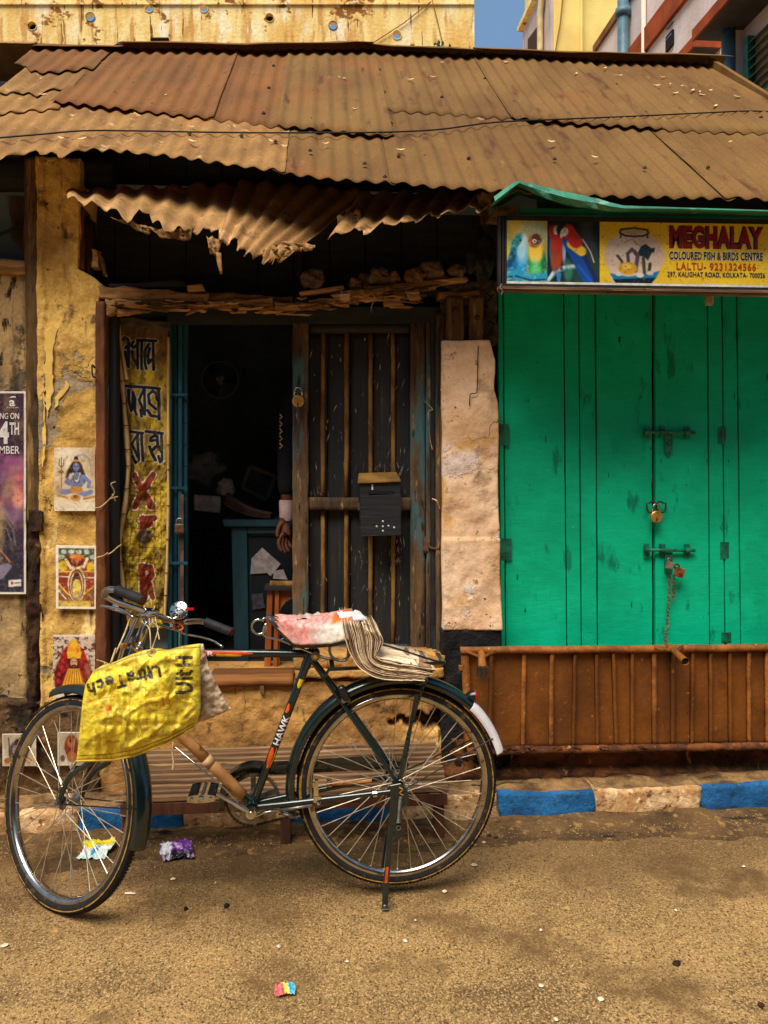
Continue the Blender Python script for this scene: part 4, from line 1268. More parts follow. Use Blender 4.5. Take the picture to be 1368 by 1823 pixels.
# ------------------------------------------------------------ base under the green shop
mk('base_wall', colblock(lambda y: 790, lambda y: 1560, 1318, 1420, 3.38, .3, 110, 30, .022, frq=9, seed=50, push=lambda px, py: -.03 * (1 if py < 1372 + 8 * fb(px * .03, 1) else 0)), mat('rusty_brown_base', (112, 66, 32), (58, 36, 22), sc=5, st=(1, 1, 1.4), spots=[((24, 18, 18), 6, .60, .06, (1, 1, .6)), ((160, 108, 56), 14, .65, .05, (2, 1, .6))], rough=.95, bump=[(14, .016, U3), (50, .008, U3)], cracks=(6, .01, (20, 14, 12), .01, .5), fine=(50, .3, U3)), bld, smooth=True)
mk('party_wall', hexa([(2.28, 3.40, 3.0), (2.33, 3.40, 3.0), (2.33, 3.40, 0), (2.28, 3.40, 0)], 2.6), m_plaster_g, bld)
mk('end_wall', hexa([(-2.68, 3.46, 3.0), (-2.6, 3.46, 3.0), (-2.6, 3.46, 0), (-2.68, 3.46, 0)], 2.6), m_plaster_g, bld)
mk('rear_wall', box((-.2, 6.15, 1.4), (4.9, .1, 2.8)), m_plaster_g, bld)
# crumpled green tin over the sign, with the boards under it
m_gtin = mat('crumpled_green_tin', (58, 140, 110), (40, 106, 84), sc=7, spots=[((120, 170, 146), 9, .62, .06, U3), ((84, 56, 40), 14, .68, .04, U3)], rough=.45, spec=.5, bump=[(14, .012, U3), (40, .004, U3)])
top = [(880, 350), (905, 332), (923, 321), (946, 327), (975, 334), (1004, 341), (1030, 346), (1060, 352), (1085, 360), (1110, 366), (1200, 369), (1368, 374), (1470, 377)]
wid = [14, 12, 9, 13, 18, 20, 21, 18, 14, 9, 4, 4, 4]
rows = []
for k, ((x, y), wd_) in enumerate(zip(top, wid)):
    j = (.02 * math.sin(k * 2.1))
    rows.append([W(x, y + 26, 3.2), W(x, y + 12, 3.0), W(x, y, 2.895 + j * .4), W(x + 2, y + wd_ * .5, 2.87 + j * .6), W(x - 3, y + wd_, 2.89 - j * .4), W(x - 2, y + wd_ + 2, 2.93)])
V = [p for r in rows for p in r]
Fc = [(i * 6 + k, i * 6 + k + 1, (i + 1) * 6 + k + 1, (i + 1) * 6 + k) for i in range(len(rows) - 1) for k in range(5)]
o = mk('crumpled_sheet', (V, Fc), m_gtin, bld)
solid(o, .002)
# ------------------------------------------------------------ shop sign
m_print = mat('printed_vinyl', (255, 255, 255), None, attr=True, rough=0.45, spec=.4, spots=[((120, 100, 60), 26, .73, .03, U3)], bump=[(14, .0012, U3)])
m_paper = mat('printed_paper', (255, 255, 255), None, attr=True, rough=0.85, spots=[((150, 122, 84), 20, .66, .08, U3), ((96, 72, 46), 44, .70, .04, U3), ((176, 146, 100), 6, .62, .12, (1, 1, .5))], bump=[(30, .002, U3)])
m_alu = mat('grimy_aluminium', (150, 118, 88), (96, 74, 58), sc=10, st=(.4, 3, 6), spots=[((208, 176, 140), 12, .63, .06, (.4, 3, 8)), ((40, 32, 28), 16, .64, .05, (.6, 2, 3))], rough=.5, met=.3)
m_frame = mat('dark_sign_frame', (46, 40, 40), (28, 26, 28), sc=14, spots=[((120, 108, 98), 60, .67, .04, U3)], rough=.6)
YS = 2.975
sign = thing('shop_sign', W(1130, 520, YS), 'yellow shop sign printed with birds, a fish bowl and lettering, above the green doors', 'sign')
sk = lambda x: (x - 900) * 0.0155
def smap(x, y): return W(x, y + sk(x), YS - .0)
def srect(x0, y0, x1, y1, Y, d): return fq([(x0, y0 + sk(x0)), (x1, y0 + sk(x1)), (x1, y1 + sk(x1)), (x0, y1 + sk(x0))], Y, d)
EX = 1468
mk('box', srect(888, 384, EX, 512, YS + .012, .03), m_frame, sign)
for x_ in (930, 1130, 1330, 1450):
    mk('bracket', beam(W(x_, 440, YS + .03), W(x_, 440, 3.52), .03, .03), m_nail, sign)
for (a, b) in ((888, 893), (894.5, 898), (899, 903)):
    bevel(mk('frame_strip', srect(a, 384, b, 513, YS - .010 + (a - 888) * .0006, .025), m_frame, sign), .002)
mk('frame_strip', srect(903, 383, EX, 391, YS - .006, .02), m_frame, sign)
mk('trim', srect(888, 504.5, EX, 508.5, YS - .012, .03), m_frame, sign)
mk('trim', srect(889, 509, EX, 514, YS - .022, .04), m_alu, sign)
mk('trim', srect(889, 515, EX, 518.5, YS - .014, .03), m_alu, sign)
mk('torn_tie', tube(spline([W(893, 506, YS - .02), W(891, 512, YS - .03), W(895, 518, YS - .03), W(893, 524, YS - .025)], 4), .003, 5), m_alu, sign)
WH, NAVY = (236, 232, 216), (22, 34, 66)
love = [('e', 950, 400, 60, 36, 0, (196, 150, 40), 30), ('e', 915, 392, 26, 20, 0, (220, 180, 50), 22), ('e', 955, 412, 22, 22, 0, (170, 168, 120), 18), ('e', 905, 445, 8, 18, 0, (210, 190, 50), 10),
        ('e', 922, 458, 15, 40, 8, (12, 120, 170), 3), ('e', 926, 470, 13, 32, 4, (30, 150, 215), 6), ('e', 930, 442, 10, 24, 4, (170, 220, 240), 8), ('e', 929, 428, 10, 12, 10, (206, 234, 240), 4), ('e', 920, 430, 7, 16, 30, (30, 140, 140), 4), ('e', 910, 468, 7, 26, 14, (10, 70, 110), 3), ('e', 914, 480, 5, 22, 16, (20, 110, 170), 3), ('e', 927, 427, 1.8, 1.8, 0, (16, 20, 24), .8), ('p', [(935, 428), (941, 431), (938, 437), (934, 434)], (190, 200, 205), 1),
        ('e', 955, 468, 14, 34, -2, (26, 140, 70), 4), ('e', 969, 468, 5, 24, -8, (14, 110, 60), 3), ('e', 954, 447, 13, 22, 0, (248, 206, 60), 6), ('e', 952, 428, 11, 12, 0, (170, 84, 20), 4), ('e', 956, 424, 9, 9, 0, (96, 48, 18), 4), ('e', 952, 428, 3.4, 3.4, 0, (245, 235, 215), .8), ('e', 952.4, 428.2, 1.7, 1.7, 0, (20, 14, 10), .6), ('p', [(941, 427), (946, 423), (946, 431), (942, 433)], (200, 56, 30), 1), ('e', 954, 480, 10, 14, 0, (90, 200, 110), 8),
        ('s', [(902, 490), (920, 486), (945, 494), (975, 491)], 14, (40, 150, 190), 3), ('s', [(902, 493), (920, 491), (945, 498), (975, 496)], 3, (14, 60, 90), 2), ('n', 4, 4, .62, .2, (150, 220, 235), .5, 4)]
mac = [('e', 1000, 420, 26, 60, 12, (20, 22, 26), 10), ('e', 1050, 440, 12, 60, -10, (52, 58, 62), 10), ('e', 1062, 470, 8, 30, 0, (40, 60, 50), 6), ('e', 1040, 484, 24, 22, 0, (28, 66, 56), 8), ('e', 1012, 480, 8, 20, 0, (46, 120, 92), 5),
       ('s', [(975, 500), (986, 483), (1004, 474), (1028, 470)], 6, (196, 220, 224), 1.5), ('s', [(978, 500), (990, 486), (1006, 478), (1028, 475)], 2, (90, 140, 150), 1),
       ('e', 985, 447, 6, 32, -3, (40, 110, 190), 3), ('e', 993, 440, 12, 34, 0, (186, 40, 20), 4), ('e', 987, 412, 10, 13, -8, (170, 30, 22), 3), ('e', 990, 465, 8, 18, 0, (160, 64, 24), 4), ('e', 991, 408, 5, 8, 10, (232, 222, 214), 2), ('e', 995, 409, 3.4, 9, -8, (24, 22, 24), 1.5), ('e', 1005, 446, 3, 22, 0, (120, 180, 215), 2), ('p', [(990, 484), (1000, 484), (998, 500), (993, 500)], (40, 130, 200), 2),
       ('s', [(1013, 428), (1026, 452), (1046, 490)], 22, (16, 70, 160), 3), ('s', [(1022, 424), (1040, 452), (1062, 496)], 8, (20, 40, 90), 3), ('s', [(1030, 470), (1054, 499)], 5, (20, 90, 190), 2), ('s', [(1018, 432), (1036, 445)], 17, (240, 196, 50), 3), ('s', [(1014, 412), (1026, 428)], 23, (196, 40, 22), 3), ('e', 1012, 410, 11, 13, 20, (190, 36, 26), 3), ('e', 1006, 411, 6, 8, 20, (236, 226, 218), 2), ('e', 1001, 414, 3.2, 8, 14, (236, 214, 200), 1.5), ('s', [(1038, 424), (1052, 446), (1058, 464)], 2.4, (180, 190, 196), 1),
       ('e', 1000, 476, 3, 4, 0, (70, 90, 110), 1.5), ('e', 990, 477, 3, 4, 0, (70, 90, 110), 1.5), ('n', 5, 12, .62, .2, (60, 76, 76), .35, 9)]
YEL = (236, 198, 46)
bowl = [('n', 40, 30, .5, .3, (222, 176, 34), .6, 3),
        ('e', 1130, 452, 54, 43, 0, (206, 178, 160), 2), ('p', [(1084, 470), (1176, 470), (1166, 497), (1160, 500), (1094, 500), (1088, 494)], (214, 192, 172), 2), ('e', 1110, 440, 26, 24, 0, (224, 202, 184), 18), ('s', [(1112, 428), (1126, 422), (1140, 434)], 1.6, (160, 134, 118), 1.5),
        ('p', [(1086, 483), (1100, 486), (1120, 489), (1150, 484), (1175, 478), (1168, 492), (1160, 500), (1096, 500)], (16, 120, 170), 2), ('p', [(1092, 494), (1130, 492), (1168, 490), (1160, 501), (1098, 501)], (10, 26, 40), 2),
        ('s', [(1106, 480), (1108, 462), (1100, 452)], 5, (66, 72, 60), 2), ('s', [(1120, 470), (1118, 448), (1126, 440)], 6, (80, 70, 80), 2), ('s', [(1132, 478), (1136, 452), (1130, 444)], 7, (88, 66, 92), 2), ('s', [(1148, 482), (1146, 456), (1152, 446)], 6, (64, 68, 52), 2), ('s', [(1156, 480), (1158, 466)], 6, (54, 58, 46), 2),
        ('e', 1118, 474, 17, 11, 0, (216, 160, 36), 2), ('e', 1116, 471, 9, 5, 0, (240, 196, 90), 3), ('e', 1140, 486, 7, 4, 0, (226, 214, 200), 1.5), ('e', 1102, 484, 6, 4, 0, (220, 206, 190), 1.5), ('e', 1158, 482, 6, 4, 0, (210, 200, 190), 1.5),
        ('p', [(1136, 446), (1142, 434), (1150, 430), (1158, 436), (1166, 440), (1160, 448), (1154, 460), (1148, 452), (1140, 452)], (24, 46, 54), 1.5), ('p', [(1156, 440), (1167, 436), (1165, 446)], (20, 40, 48), 1),
        ('s', [(1104, 410), (1106, 405), (1130, 402), (1153, 405), (1155, 411)], 3.2, (34, 30, 30), 1.2), ('s', [(1104, 411), (1114, 416), (1130, 417), (1146, 416), (1155, 411)], 3.2, (34, 30, 30), 1.2), ('s', [(1106, 412), (1106, 419)], 3, (34, 30, 30), 1), ('s', [(1153, 412), (1153, 419)], 3, (34, 30, 30), 1), ('e', 1130, 409, 20, 4, 0, (180, 160, 140), 2),
        ('p', [(1365, 440), (1372, 430), (1400, 426), (1420, 450), (1400, 480), (1372, 476)], (224, 190, 130), 2),
        ('n', 3, 3, .70, .08, (120, 96, 40), .5, 21)]
printed('bird_photo', sign, (902, 391, 975, 500), 1.0, lambda x, y: W(x, y + sk(x), YS), love, (150, 140, 90), m_print)
printed('parrot_photo', sign, (975.2, 391, 1068, 500), 1.0, lambda x, y: W(x, y + sk(x), YS), mac, (24, 26, 30), m_print)
printed('yellow_panel', sign, (1068.2, 391, EX, 500), 1.2, lambda x, y: W(x, y + sk(x), YS), bowl, YEL, m_print)
mk('white_border', srect(900, 500.3, EX, 504.3, YS - .002, .02), flat(WH, .5), sign)
def sl(s, r, col, out, b, sp=1.0, oc=NAVY):
    r = (r[0], r[1], r[2], r[3])
    lettering('lettering', sign, s, r, YS - .0022, flat(col, .5), b, sp, 0.0, sk(r[2]) - sk(r[0]))
    if out: lettering('lettering_outline', sign, s, r, YS - .0012, flat(oc, .5), b + out, sp, 1.0, sk(r[2]) - sk(r[0]))
sl('MEGHALAY', (1193, 401.5, 1359, 441), (150, 24, 18), .045, .035, 1.06)
sl('COLOURED FISH & BIRDS CENTRE', (1192, 447, 1359, 461.5), NAVY, .03, .03, 1.05, (244, 236, 200))
sl('LALTU- 9231324566', (1205, 466.5, 1347, 480), (190, 70, 20), 0, .02, 1.1)
sl('297, KALIGHAT ROAD, KOLKATA- 700026', (1189, 483, 1363, 493.5), NAVY, 0, .02, 1.06)
mk('sign_board', fq([(926, 370), (1470, 378), (1470, 386), (926, 379)], 3.0, .2), mat('sea_green_board', (40, 140, 112), (28, 108, 88), sc=6, rough=.6), sign)
mk('sign_board', fq([(884, 366), (926, 368), (926, 373), (884, 371)], 3.01, .2), m_timber, sign)

bulb = thing('bulb_holder', W(1263, 522, 3.12), 'small off white bulb holder hanging under the sign, in front of the green doors', 'lamp holder')
m_bake = mat('off_white_bakelite', (196, 170, 144), (160, 134, 110), sc=20, rough=.4)
mk('base', lathe(W(1263, 522, 3.12), (0, 0, -1), [(.026, 0), (.026, .008), (.014, .010), (.014, .016)], 14), m_bake, bulb, smooth='angle')
mk('socket', lathe(W(1263, 528, 3.12), (0, 0, -1), [(.016, 0), (.018, .012), (.016, .032), (.013, .036)], 14), m_bake, bulb, smooth='angle')

# ------------------------------------------------------------ folded steel platform in front of the green doors
YF = 3.33
fl = thing('folding_platform', W(1130, 1330, YF), 'brown orange steel platform folded upright, ribbed, with two stub legs, below the green doors', 'platform')
FX = 1492
def fy(x, a, b): return a + (b - a) * (x - 822) / (1368 - 822)
def ftop(x): return fy(x, 1158, 1153)
def fbot(x): return fy(x, 1338, 1328) 
mk('panel', hexa([W(826, ftop(826), YF + .012), W(FX, ftop(FX), YF + .012), W(FX, fbot(FX), YF + .012), W(826, fbot(826), YF + .012)], .004, nu=60, nv=14, amp=.006, fr=4), m_oxide, fl, smooth=True)
mk('top_pipe', tube([W(820 + k * (FX - 820) / 30, ftop(820 + k * (FX - 820) / 30) + .5 * math.sin(k), YF - .008) for k in range(31)], .0165, 12), m_oxide_l, fl, smooth=True)
pb_ = [W(832 + k * (FX - 832) / 60, fbot(832 + k * (FX - 832) / 60) + 1.2 * fb(k * .7, 2), YF - .008) for k in range(61)]
m_rustpipe = mat('flaking_rust_pipe', (128, 74, 34), (74, 44, 26), sc=16, spots=[((176, 122, 70), 30, .64, .05, U3), ((40, 26, 20), 22, .64, .05, U3)], rough=.9, bump=[(40, .008, U3), (110, .003, U3)])
mk('bottom_pipe', tube(pb_, [.0165 + .004 * fb(k * 2.3, 1) for k in range(61)], 12), m_rustpipe, fl, smooth=True)
for k in range(16):
    px = 850 + rnd.uniform(0, 300)
    c = W(px, fbot(px) + rnd.uniform(-7, 2), YF - .026)
    mk('rust_flake', hexa([c + Vector((-.02, 0, .006)), c + Vector((.02, -.004, .008)), c + Vector((.026, -.006, -.003)), c + Vector((-.016, 0, -.004))], .003, nu=5, nv=2, amp=.008, fr=40), m_rustpipe, fl)
mk('side_pipe', fq([(822, 1166), (836, 1166), (840, 1330), (830, 1336)], YF - .01, .02, nu=2, nv=24, amp=.003, fr=16), m_oxide_l, fl, smooth=True)
mk('side_lug', fr(818, 1186, 824, 1194, YF - .012, .02), m_oxide_l, fl)
for (xt, xb) in ((876, 873), (934, 932), (984, 982), (1025, 1022), (1063, 1065), (1093, 1099), (1127, 1127), (1166, 1167), (1200, 1200), (1235, 1234), (1267, 1268), (1301, 1303), (1335, 1336), (1368, 1369), (1402, 1403), (1436, 1437)):
    w = 2.6 if int(xt) % 2 else 3.4
    mk('rib', fq([(xt - w, ftop(xt) + 6), (xt + w, ftop(xt) + 6), (xb + w, fbot(xb) - 4), (xb - w, fbot(xb) - 4)], YF - .006 - rnd.uniform(0, .004), .02, nu=2, nv=20, amp=.0025, fr=14), m_oxide_l if rnd.random() < .55 else m_oxide, fl, smooth=True)
for (a, b, ra, dark) in (((857, 1160), (860, 1194), .0185, True), ((1191, 1150), (1221, 1178), .0165, False)):
    p, q = W(a[0], a[1], YF - .02), W(b[0], b[1], YF - .20)
    d = (q - p).normalized()
    lg = mk('leg', tube([p, q], [ra * .8, ra], 12, cap=False), m_oxide_l, fl, smooth=True)
    if dark:
        mk('foot_cap', box(q + d * .01, (.046, .03, .04)), m_rotten, lg)
    else:
        mk('pipe_end', lathe(q - d * .01, d, [(ra * .85, 0), (ra * .85, .002)], 12), m_dark_slot, lg)
    for s in (-1, 1):
        mk('brace', beam(W(a[0] + s * 26, a[1] - 1, YF - .03), p + (q - p) * .32 + Vector((0, -.0, 0)), .010, .004, (0, 1, 0)), m_oxide_l, fl)

# ------------------------------------------------------------ padlocks and chain
m_brass = mat('worn_brass', (222, 176, 96), (180, 132, 66), sc=26, rough=.42, met=.7, spots=[((96, 64, 34), 60, .66, .05, U3)])
m_steel = mat('dull_steel', (150, 148, 144), (104, 100, 98), sc=30, rough=.4, met=.8, spots=[((100, 66, 40), 50, .66, .05, U3)])
m_chrome = mat('old_chrome', (214, 212, 206), (180, 176, 168), sc=14, rough=.18, met=1.0, spots=[((112, 74, 40), 90, .69, .05, U3)])
m_rlock = mat('rusted_lock', (150, 84, 40), (84, 46, 26), sc=40, rough=.85, bump=[(90, .003, U3)])
def shackle(c, w, h, r, m, par, ax=(1, 0, 0)):
    ax = Vector(ax)
    pts = [c + ax * -w, c + ax * -w + Vector((0, 0, h))] + [c + ax * (-w * math.cos(a)) + Vector((0, 0, h + w * math.sin(a))) for a in (.5, 1.05, 1.57, 2.1, 2.65)] + [c + ax * w + Vector((0, 0, h)), c + ax * w]
    return mk('shackle', tube(pts, r, 8), m, par, smooth=True)
def round_lock(c, r, t, m, label, kh=True, sh=.03):
    L_ = thing('padlock', c, label, 'padlock')
    mk('body', lathe(c + Vector((0, t / 2, 0)), (0, -1, 0), [(r * .9, 0), (r, t * .15), (r, t * .85), (r * .9, t), (r * .78, t + .0006), (r * .74, t - .001)], 24), m, L_, smooth='angle')
    shackle(c + Vector((0, 0, r * .7)), r * .62, sh, r * .14, m_chrome if kh else m_steel, L_)
    if kh: mk('keyhole', join(lathe(c + Vector((0, -t / 2 - .0012, -r * .35)), (0, -1, 0), [(r * .12, 0), (r * .12, .001)], 10), box(c + Vector((0, -t / 2 - .0016, -r * .55)), (r * .12, .001, r * .3))), m_dark_slot, L_)
    return L_
k1 = round_lock(W(531, 714, 3.50), .027, .02, m_brass, 'round brass padlock with a key in it, on the boarded door edge', sh=.026)
c = W(531, 722, 3.487)
mk('key', join(lathe(c, (0, -1, 0), [(.004, 0), (.004, .012)], 8), beam(c + Vector((0, -.012, .004)), c + Vector((.0, -.014, -.055)), .007, .003, (0, 1, 0))), m_chrome, k1)
k2 = round_lock(W(1168.5, 920, 3.465), .028, .02, m_brass, 'round brass padlock joining the two ring pulls of the green doors', sh=.022)
k3c = W(320, 941, 3.535)
k3 = thing('padlock', k3c, 'square brownish steel padlock hanging on the dark teal folding shutter', 'padlock')
bevel(mk('body', box(k3c, (.042, .018, .044)), mat('bronze_lock', (120, 90, 66), (84, 62, 46), sc=30, rough=.5, met=.5), k3), .004, 2)
mk('body_band', box(k3c + Vector((0, 0, -.015)), (.0435, .0195, .006)), m_nail, k3)
shackle(k3c + Vector((0, 0, .02)), .014, .012, .0042, m_steel, k3)
k4c = W(1192, 1006, 3.46)
k4 = thing('padlock', k4c, 'small pale steel padlock on the lower bolt, beside the rusty one', 'padlock')
bevel(mk('body', box(k4c, (.03, .016, .034), Matrix.Rotation(.2, 3, 'Y')), mat('pale_steel', (178, 146, 126), (130, 100, 84), sc=30, rough=.5, met=.4), k4), .003, 2)
shackle(k4c + Vector((0, 0, .014)), .009, .008, .003, m_steel, k4)
k5c = W(1210, 1019, 3.455)
k5 = thing('padlock', k5c, 'square padlock rusted orange brown, hanging from the lower bolt of the green doors', 'padlock')
bevel(mk('body', box(k5c, (.046, .02, .044), Matrix.Rotation(.3, 3, 'Y')), m_rlock, k5), .005, 2)
mk('keyhole_cover', lathe(k5c + Vector((.003, -.010, -.004)), (0, -1, 0), [(.009, 0), (.009, .002), (.006, .003)], 10), m_rlock, k5)
shackle(k5c + Vector((-.012, 0, .018)), .012, .008, .004, m_nail, k5)
chn = thing('chain', W(1186, 1150, 3.44), 'thin rusty chain hanging down from the locked lower bolt to the platform', 'chain')
def chain_links(pts, n):
    P = spline(pts, 8)
    ln = [0]
    for a, b in zip(P[:-1], P[1:]): ln.append(ln[-1] + (b - a).length)
    for k in range(n):
        s = (k + .5) / n * ln[-1]
        i = max(j for j in range(len(ln)) if ln[j] <= s)
        i = min(i, len(P) - 2)
        t = (s - ln[i]) / (ln[i + 1] - ln[i])
        c = P[i].lerp(P[i + 1], t)
        d = (P[i + 1] - P[i]).normalized()
        sd = Vector((1, 0, 0)) if k % 2 else Vector((0, 1, 0))
        L_ = ln[-1] / n * .72
        sd = (sd - d * sd.dot(d)).normalized()
        loop = [c + d * (L_ * math.cos(a) * 1.0) + sd * (L_ * .62 * math.sin(a)) for a in [i_ * math.pi / 4 for i_ in range(9)]]
        mk('link', tube(loop, .0016, 5, cap=False), m_rustpipe, chn)
chain_links([W(1193, 1022, 3.465), W(1191, 1070, 3.47), W(1188, 1110, 3.46), W(1185, 1146, 3.40)], 19)
chain_links([W(1200, 1024, 3.465), W(1200, 1050, 3.47), W(1199, 1068, 3.47)], 7)

# ------------------------------------------------------------ letter box on the boarded door
YM = 3.44
mb = thing('letter_box', W(677, 955, YM), 'black wooden letter box with an ochre sloping lid, hung on the boarded door', 'letter box')
m_mb = mat('black_box_wood', (28, 30, 34), (19, 20, 24), sc=5, st=(.5, 3, 5), spots=[((84, 92, 98), 10, .68, .03, (.35, 3, 7)), ((200, 190, 170), 50, .74, .015, (3, 3, .7))], rough=.6, spec=.45, bump=[(14, .003, (.3, 3, 5))])
bevel(mk('case', fq([(640, 858), (713, 856), (713, 940), (642, 940)], YM + .01, .125), m_mb, mb), .002)
a, b = W(637, 857, YM - .004), W(714, 854, YM - .004)
c_, d_ = W(706, 840, YM + .11), W(639, 842, YM + .11)
bevel(mk('lid', hexa([d_, c_, b, a], .010, dirn=(0, 0, -1)), mat('ochre_lid', (166, 122, 56), (118, 86, 42), sc=8, rough=.7, bump=[(30, .003, U3)], fine=(40, .25, U3)), mb), .002)
mk('slot', fr(656, 874, 702, 880, YM + .006, .01), m_dark_slot, mb)
for k in range(4):
    y0 = 883 + k * 18.2
    bevel(mk('front_board', fq([(641, y0), (714.5, y0 - 3), (714, y0 + 17.6 - 2), (643, y0 + 17.6)], YM - .006, .014), m_mb, mb), .0015)
for (x, y) in ((682, 928), (682, 937), (682, 945), (671, 937), (692, 936), (702, 939)):
    mk('paint_dot', lathe(W(x, y, YM - .006), (0, -1, 0), [(.0045, 0), (.003, .0012)], 7), flat((226, 220, 206)), mb)
mk('paint_dot', fr(662, 862, 664.5, 872, YM + .009, .002), flat((226, 220, 206)), mb)
mk('side_clip', fr(637, 895, 641, 908, YM + .02, .02), m_timber, mb)

# ------------------------------------------------------------ posters on the ochre pillar and plinth
def sheet_thing(name, label, cat, rect, Y, base, layers, step=1.0, group=None, tilt=0.0, part='print'):
    x0, y0, x1, y1 = rect
    t = thing(name, W((x0 + x1) / 2, y1, Y), label, cat, group)
    def mp(x, y):
        p = W(x, y + tilt * (x - x0), Y)
        return p + Vector((0, -.0016 - .003 * abs(fb(x * .03, y * .03, Y)) , 0))
    o = printed(part, t, rect, step, mp, layers, base, m_paper)
    solid(o, .0008, 1.0)
    return t
def edge(rect, col, w): 
    x0, y0, x1, y1 = rect
    return [('s', [(x0, y0), (x1, y0), (x1, y1), (x0, y1), (x0, y0)], w, col, 1)]
BL, BLD, GO, RD, CRM = (112, 120, 158), (66, 76, 120), (190, 130, 36), (140, 22, 20), (240, 222, 186)
shiva = [('n', 30, 30, .55, .3, (206, 180, 140), .7, 2),
    ('s', [(138, 812), (148, 809), (157, 814), (163, 830), (164, 845)], 3.4, (140, 156, 190), 1.2),
    ('s', [(110, 826), (110, 880)], 1.6, (150, 40, 30), .8), ('s', [(106, 818), (106, 828), (110, 832), (114, 828), (114, 818)], 1.6, (90, 60, 40), .8), ('s', [(110, 814), (110, 832)], 1.6, (90, 60, 40), .8), ('e', 109, 840, 5, 3, 0, (120, 70, 26), 1), ('e', 104, 869, 3.5, 5, 0, (196, 120, 30), 1),
    ('e', 136, 838, 12, 18, 0, (34, 26, 30), 3), ('e', 124, 842, 5, 12, 20, (34, 26, 30), 3), ('e', 147, 846, 5, 14, -14, (34, 26, 30), 3), ('e', 136, 817, 4, 5, 0, (50, 34, 28), 1.5), ('e', 136, 820, 5, 2, 0, (200, 140, 50), 1),
    ('e', 136, 831, 6, 8, 0, BL, 1.5), ('s', [(132.5, 830), (135, 830)], 1, (30, 26, 40), .6), ('s', [(138, 830), (140.5, 830)], 1, (30, 26, 40), .6), ('s', [(134.5, 836), (138, 836)], 1, (150, 60, 60), .6), ('s', [(136, 825), (136, 828)], 1, (220, 190, 120), .5),
    ('e', 137, 856, 13, 16, 0, BL, 2), ('s', [(127, 848), (118, 858), (124, 862)], 6, BL, 1.5), ('e', 126, 848, 3, 6, 10, (214, 176, 150), 1.5), ('s', [(149, 848), (160, 858), (158, 866)], 6.5, (112, 126, 178), 1.5),
    ('s', [(130, 842), (133, 854), (137, 857), (141, 853), (143, 842)], 1.8, (230, 214, 180), .8), ('s', [(131, 846), (134, 860), (141, 860), (143, 846)], 1.2, (70, 46, 30), .7),
    ('s', [(136, 872), (118, 876), (108, 874)], 9, (110, 126, 184), 2), ('s', [(136, 874), (152, 880), (162, 876)], 9, (120, 136, 192), 2), ('e', 136, 872, 12, 6, 0, (196, 130, 40), 2), ('e', 135, 886, 9, 6, 0, (210, 140, 40), 2), ('e', 135, 884, 4, 3, 0, (110, 60, 20), 1.5), ('s', [(104, 882), (120, 886)], 4, (190, 130, 40), 2), ('s', [(150, 888), (168, 884)], 4, (190, 120, 36), 2),
    ('n', 3, 3, .66, .1, (120, 70, 30), .25, 8)]
sheet_thing('poster', 'paper print of a blue seated figure with a trident, topmost on the ochre pillar', 'poster', (97, 797, 170, 910), 3.385, (236, 220, 190), shiva)
lingam = [('p', [(105, 975), (168, 975), (168, 1000), (105, 1000)], (62, 84, 56), 2)] + [('e', x, 982, 5, 4, 0, (200, 206, 196), 1.2) for x in (114, 127, 141, 155)] + [('e', x, 991, 6, 4, 0, (170, 180, 172), 1.2) for x in (110, 166)] + [
    ('e', 136, 1022, 34, 36, 0, (150, 44, 26), 4), ('e', 112, 1008, 9, 10, 20, (232, 190, 36), 3), ('e', 163, 1010, 8, 10, -20, (232, 190, 36), 3), ('p', [(124, 990), (137, 985), (150, 990), (138, 1000)], (214, 110, 26), 2),
    ('s', [(118, 996), (126, 1010), (137, 1012), (150, 1008), (156, 994)], 5, (236, 214, 160), 1), ('s', [(120, 990), (130, 1004), (137, 1006), (146, 1002), (152, 990)], 3, (60, 26, 16), 1),
    ('s', [(104, 1018), (168, 1016)], 2.4, (236, 200, 60), 1), ('s', [(106, 1026), (168, 1028)], 2, (220, 210, 190), 1), ('s', [(104, 1038), (122, 1058), (150, 1058), (168, 1042)], 3, (236, 190, 50), 1), ('s', [(104, 1050), (118, 1066)], 2.4, (230, 220, 200), 1), ('s', [(168, 1052), (156, 1068)], 2.4, (60, 70, 40), 1),
    ('e', 137, 1040, 16, 31, 0, (236, 220, 170), 1.5), ('e', 137, 1041, 13.6, 28, 0, (120, 30, 20), 1.5), ('e', 137, 1042, 11.6, 25, 0, (232, 212, 160), 1.5), ('e', 137, 1043, 9.6, 22, 0, (90, 24, 16), 1.5), ('e', 137, 1047, 8, 17, 0, (230, 206, 150), 1.5), ('e', 138, 1046, 5, 14, 0, (236, 200, 40), 1.5), ('e', 137, 1024, 5, 6, 0, (60, 22, 18), 1.5),
    ('p', [(105, 1069), (162, 1069), (162, 1081), (105, 1081)], (214, 180, 70), 1), ('n', 5, 5, .60, .15, (120, 84, 30), .5, 3), ('n', 3, 3, .62, .1, (240, 224, 190), .4, 5)] + edge((101, 972, 172, 1083), (238, 226, 204), 7)
sheet_thing('poster', 'paper print of a garlanded shrine in red and gold, middle one on the ochre pillar', 'poster', (100, 971, 172, 1084), 3.384, (150, 80, 40), lingam, tilt=.01)
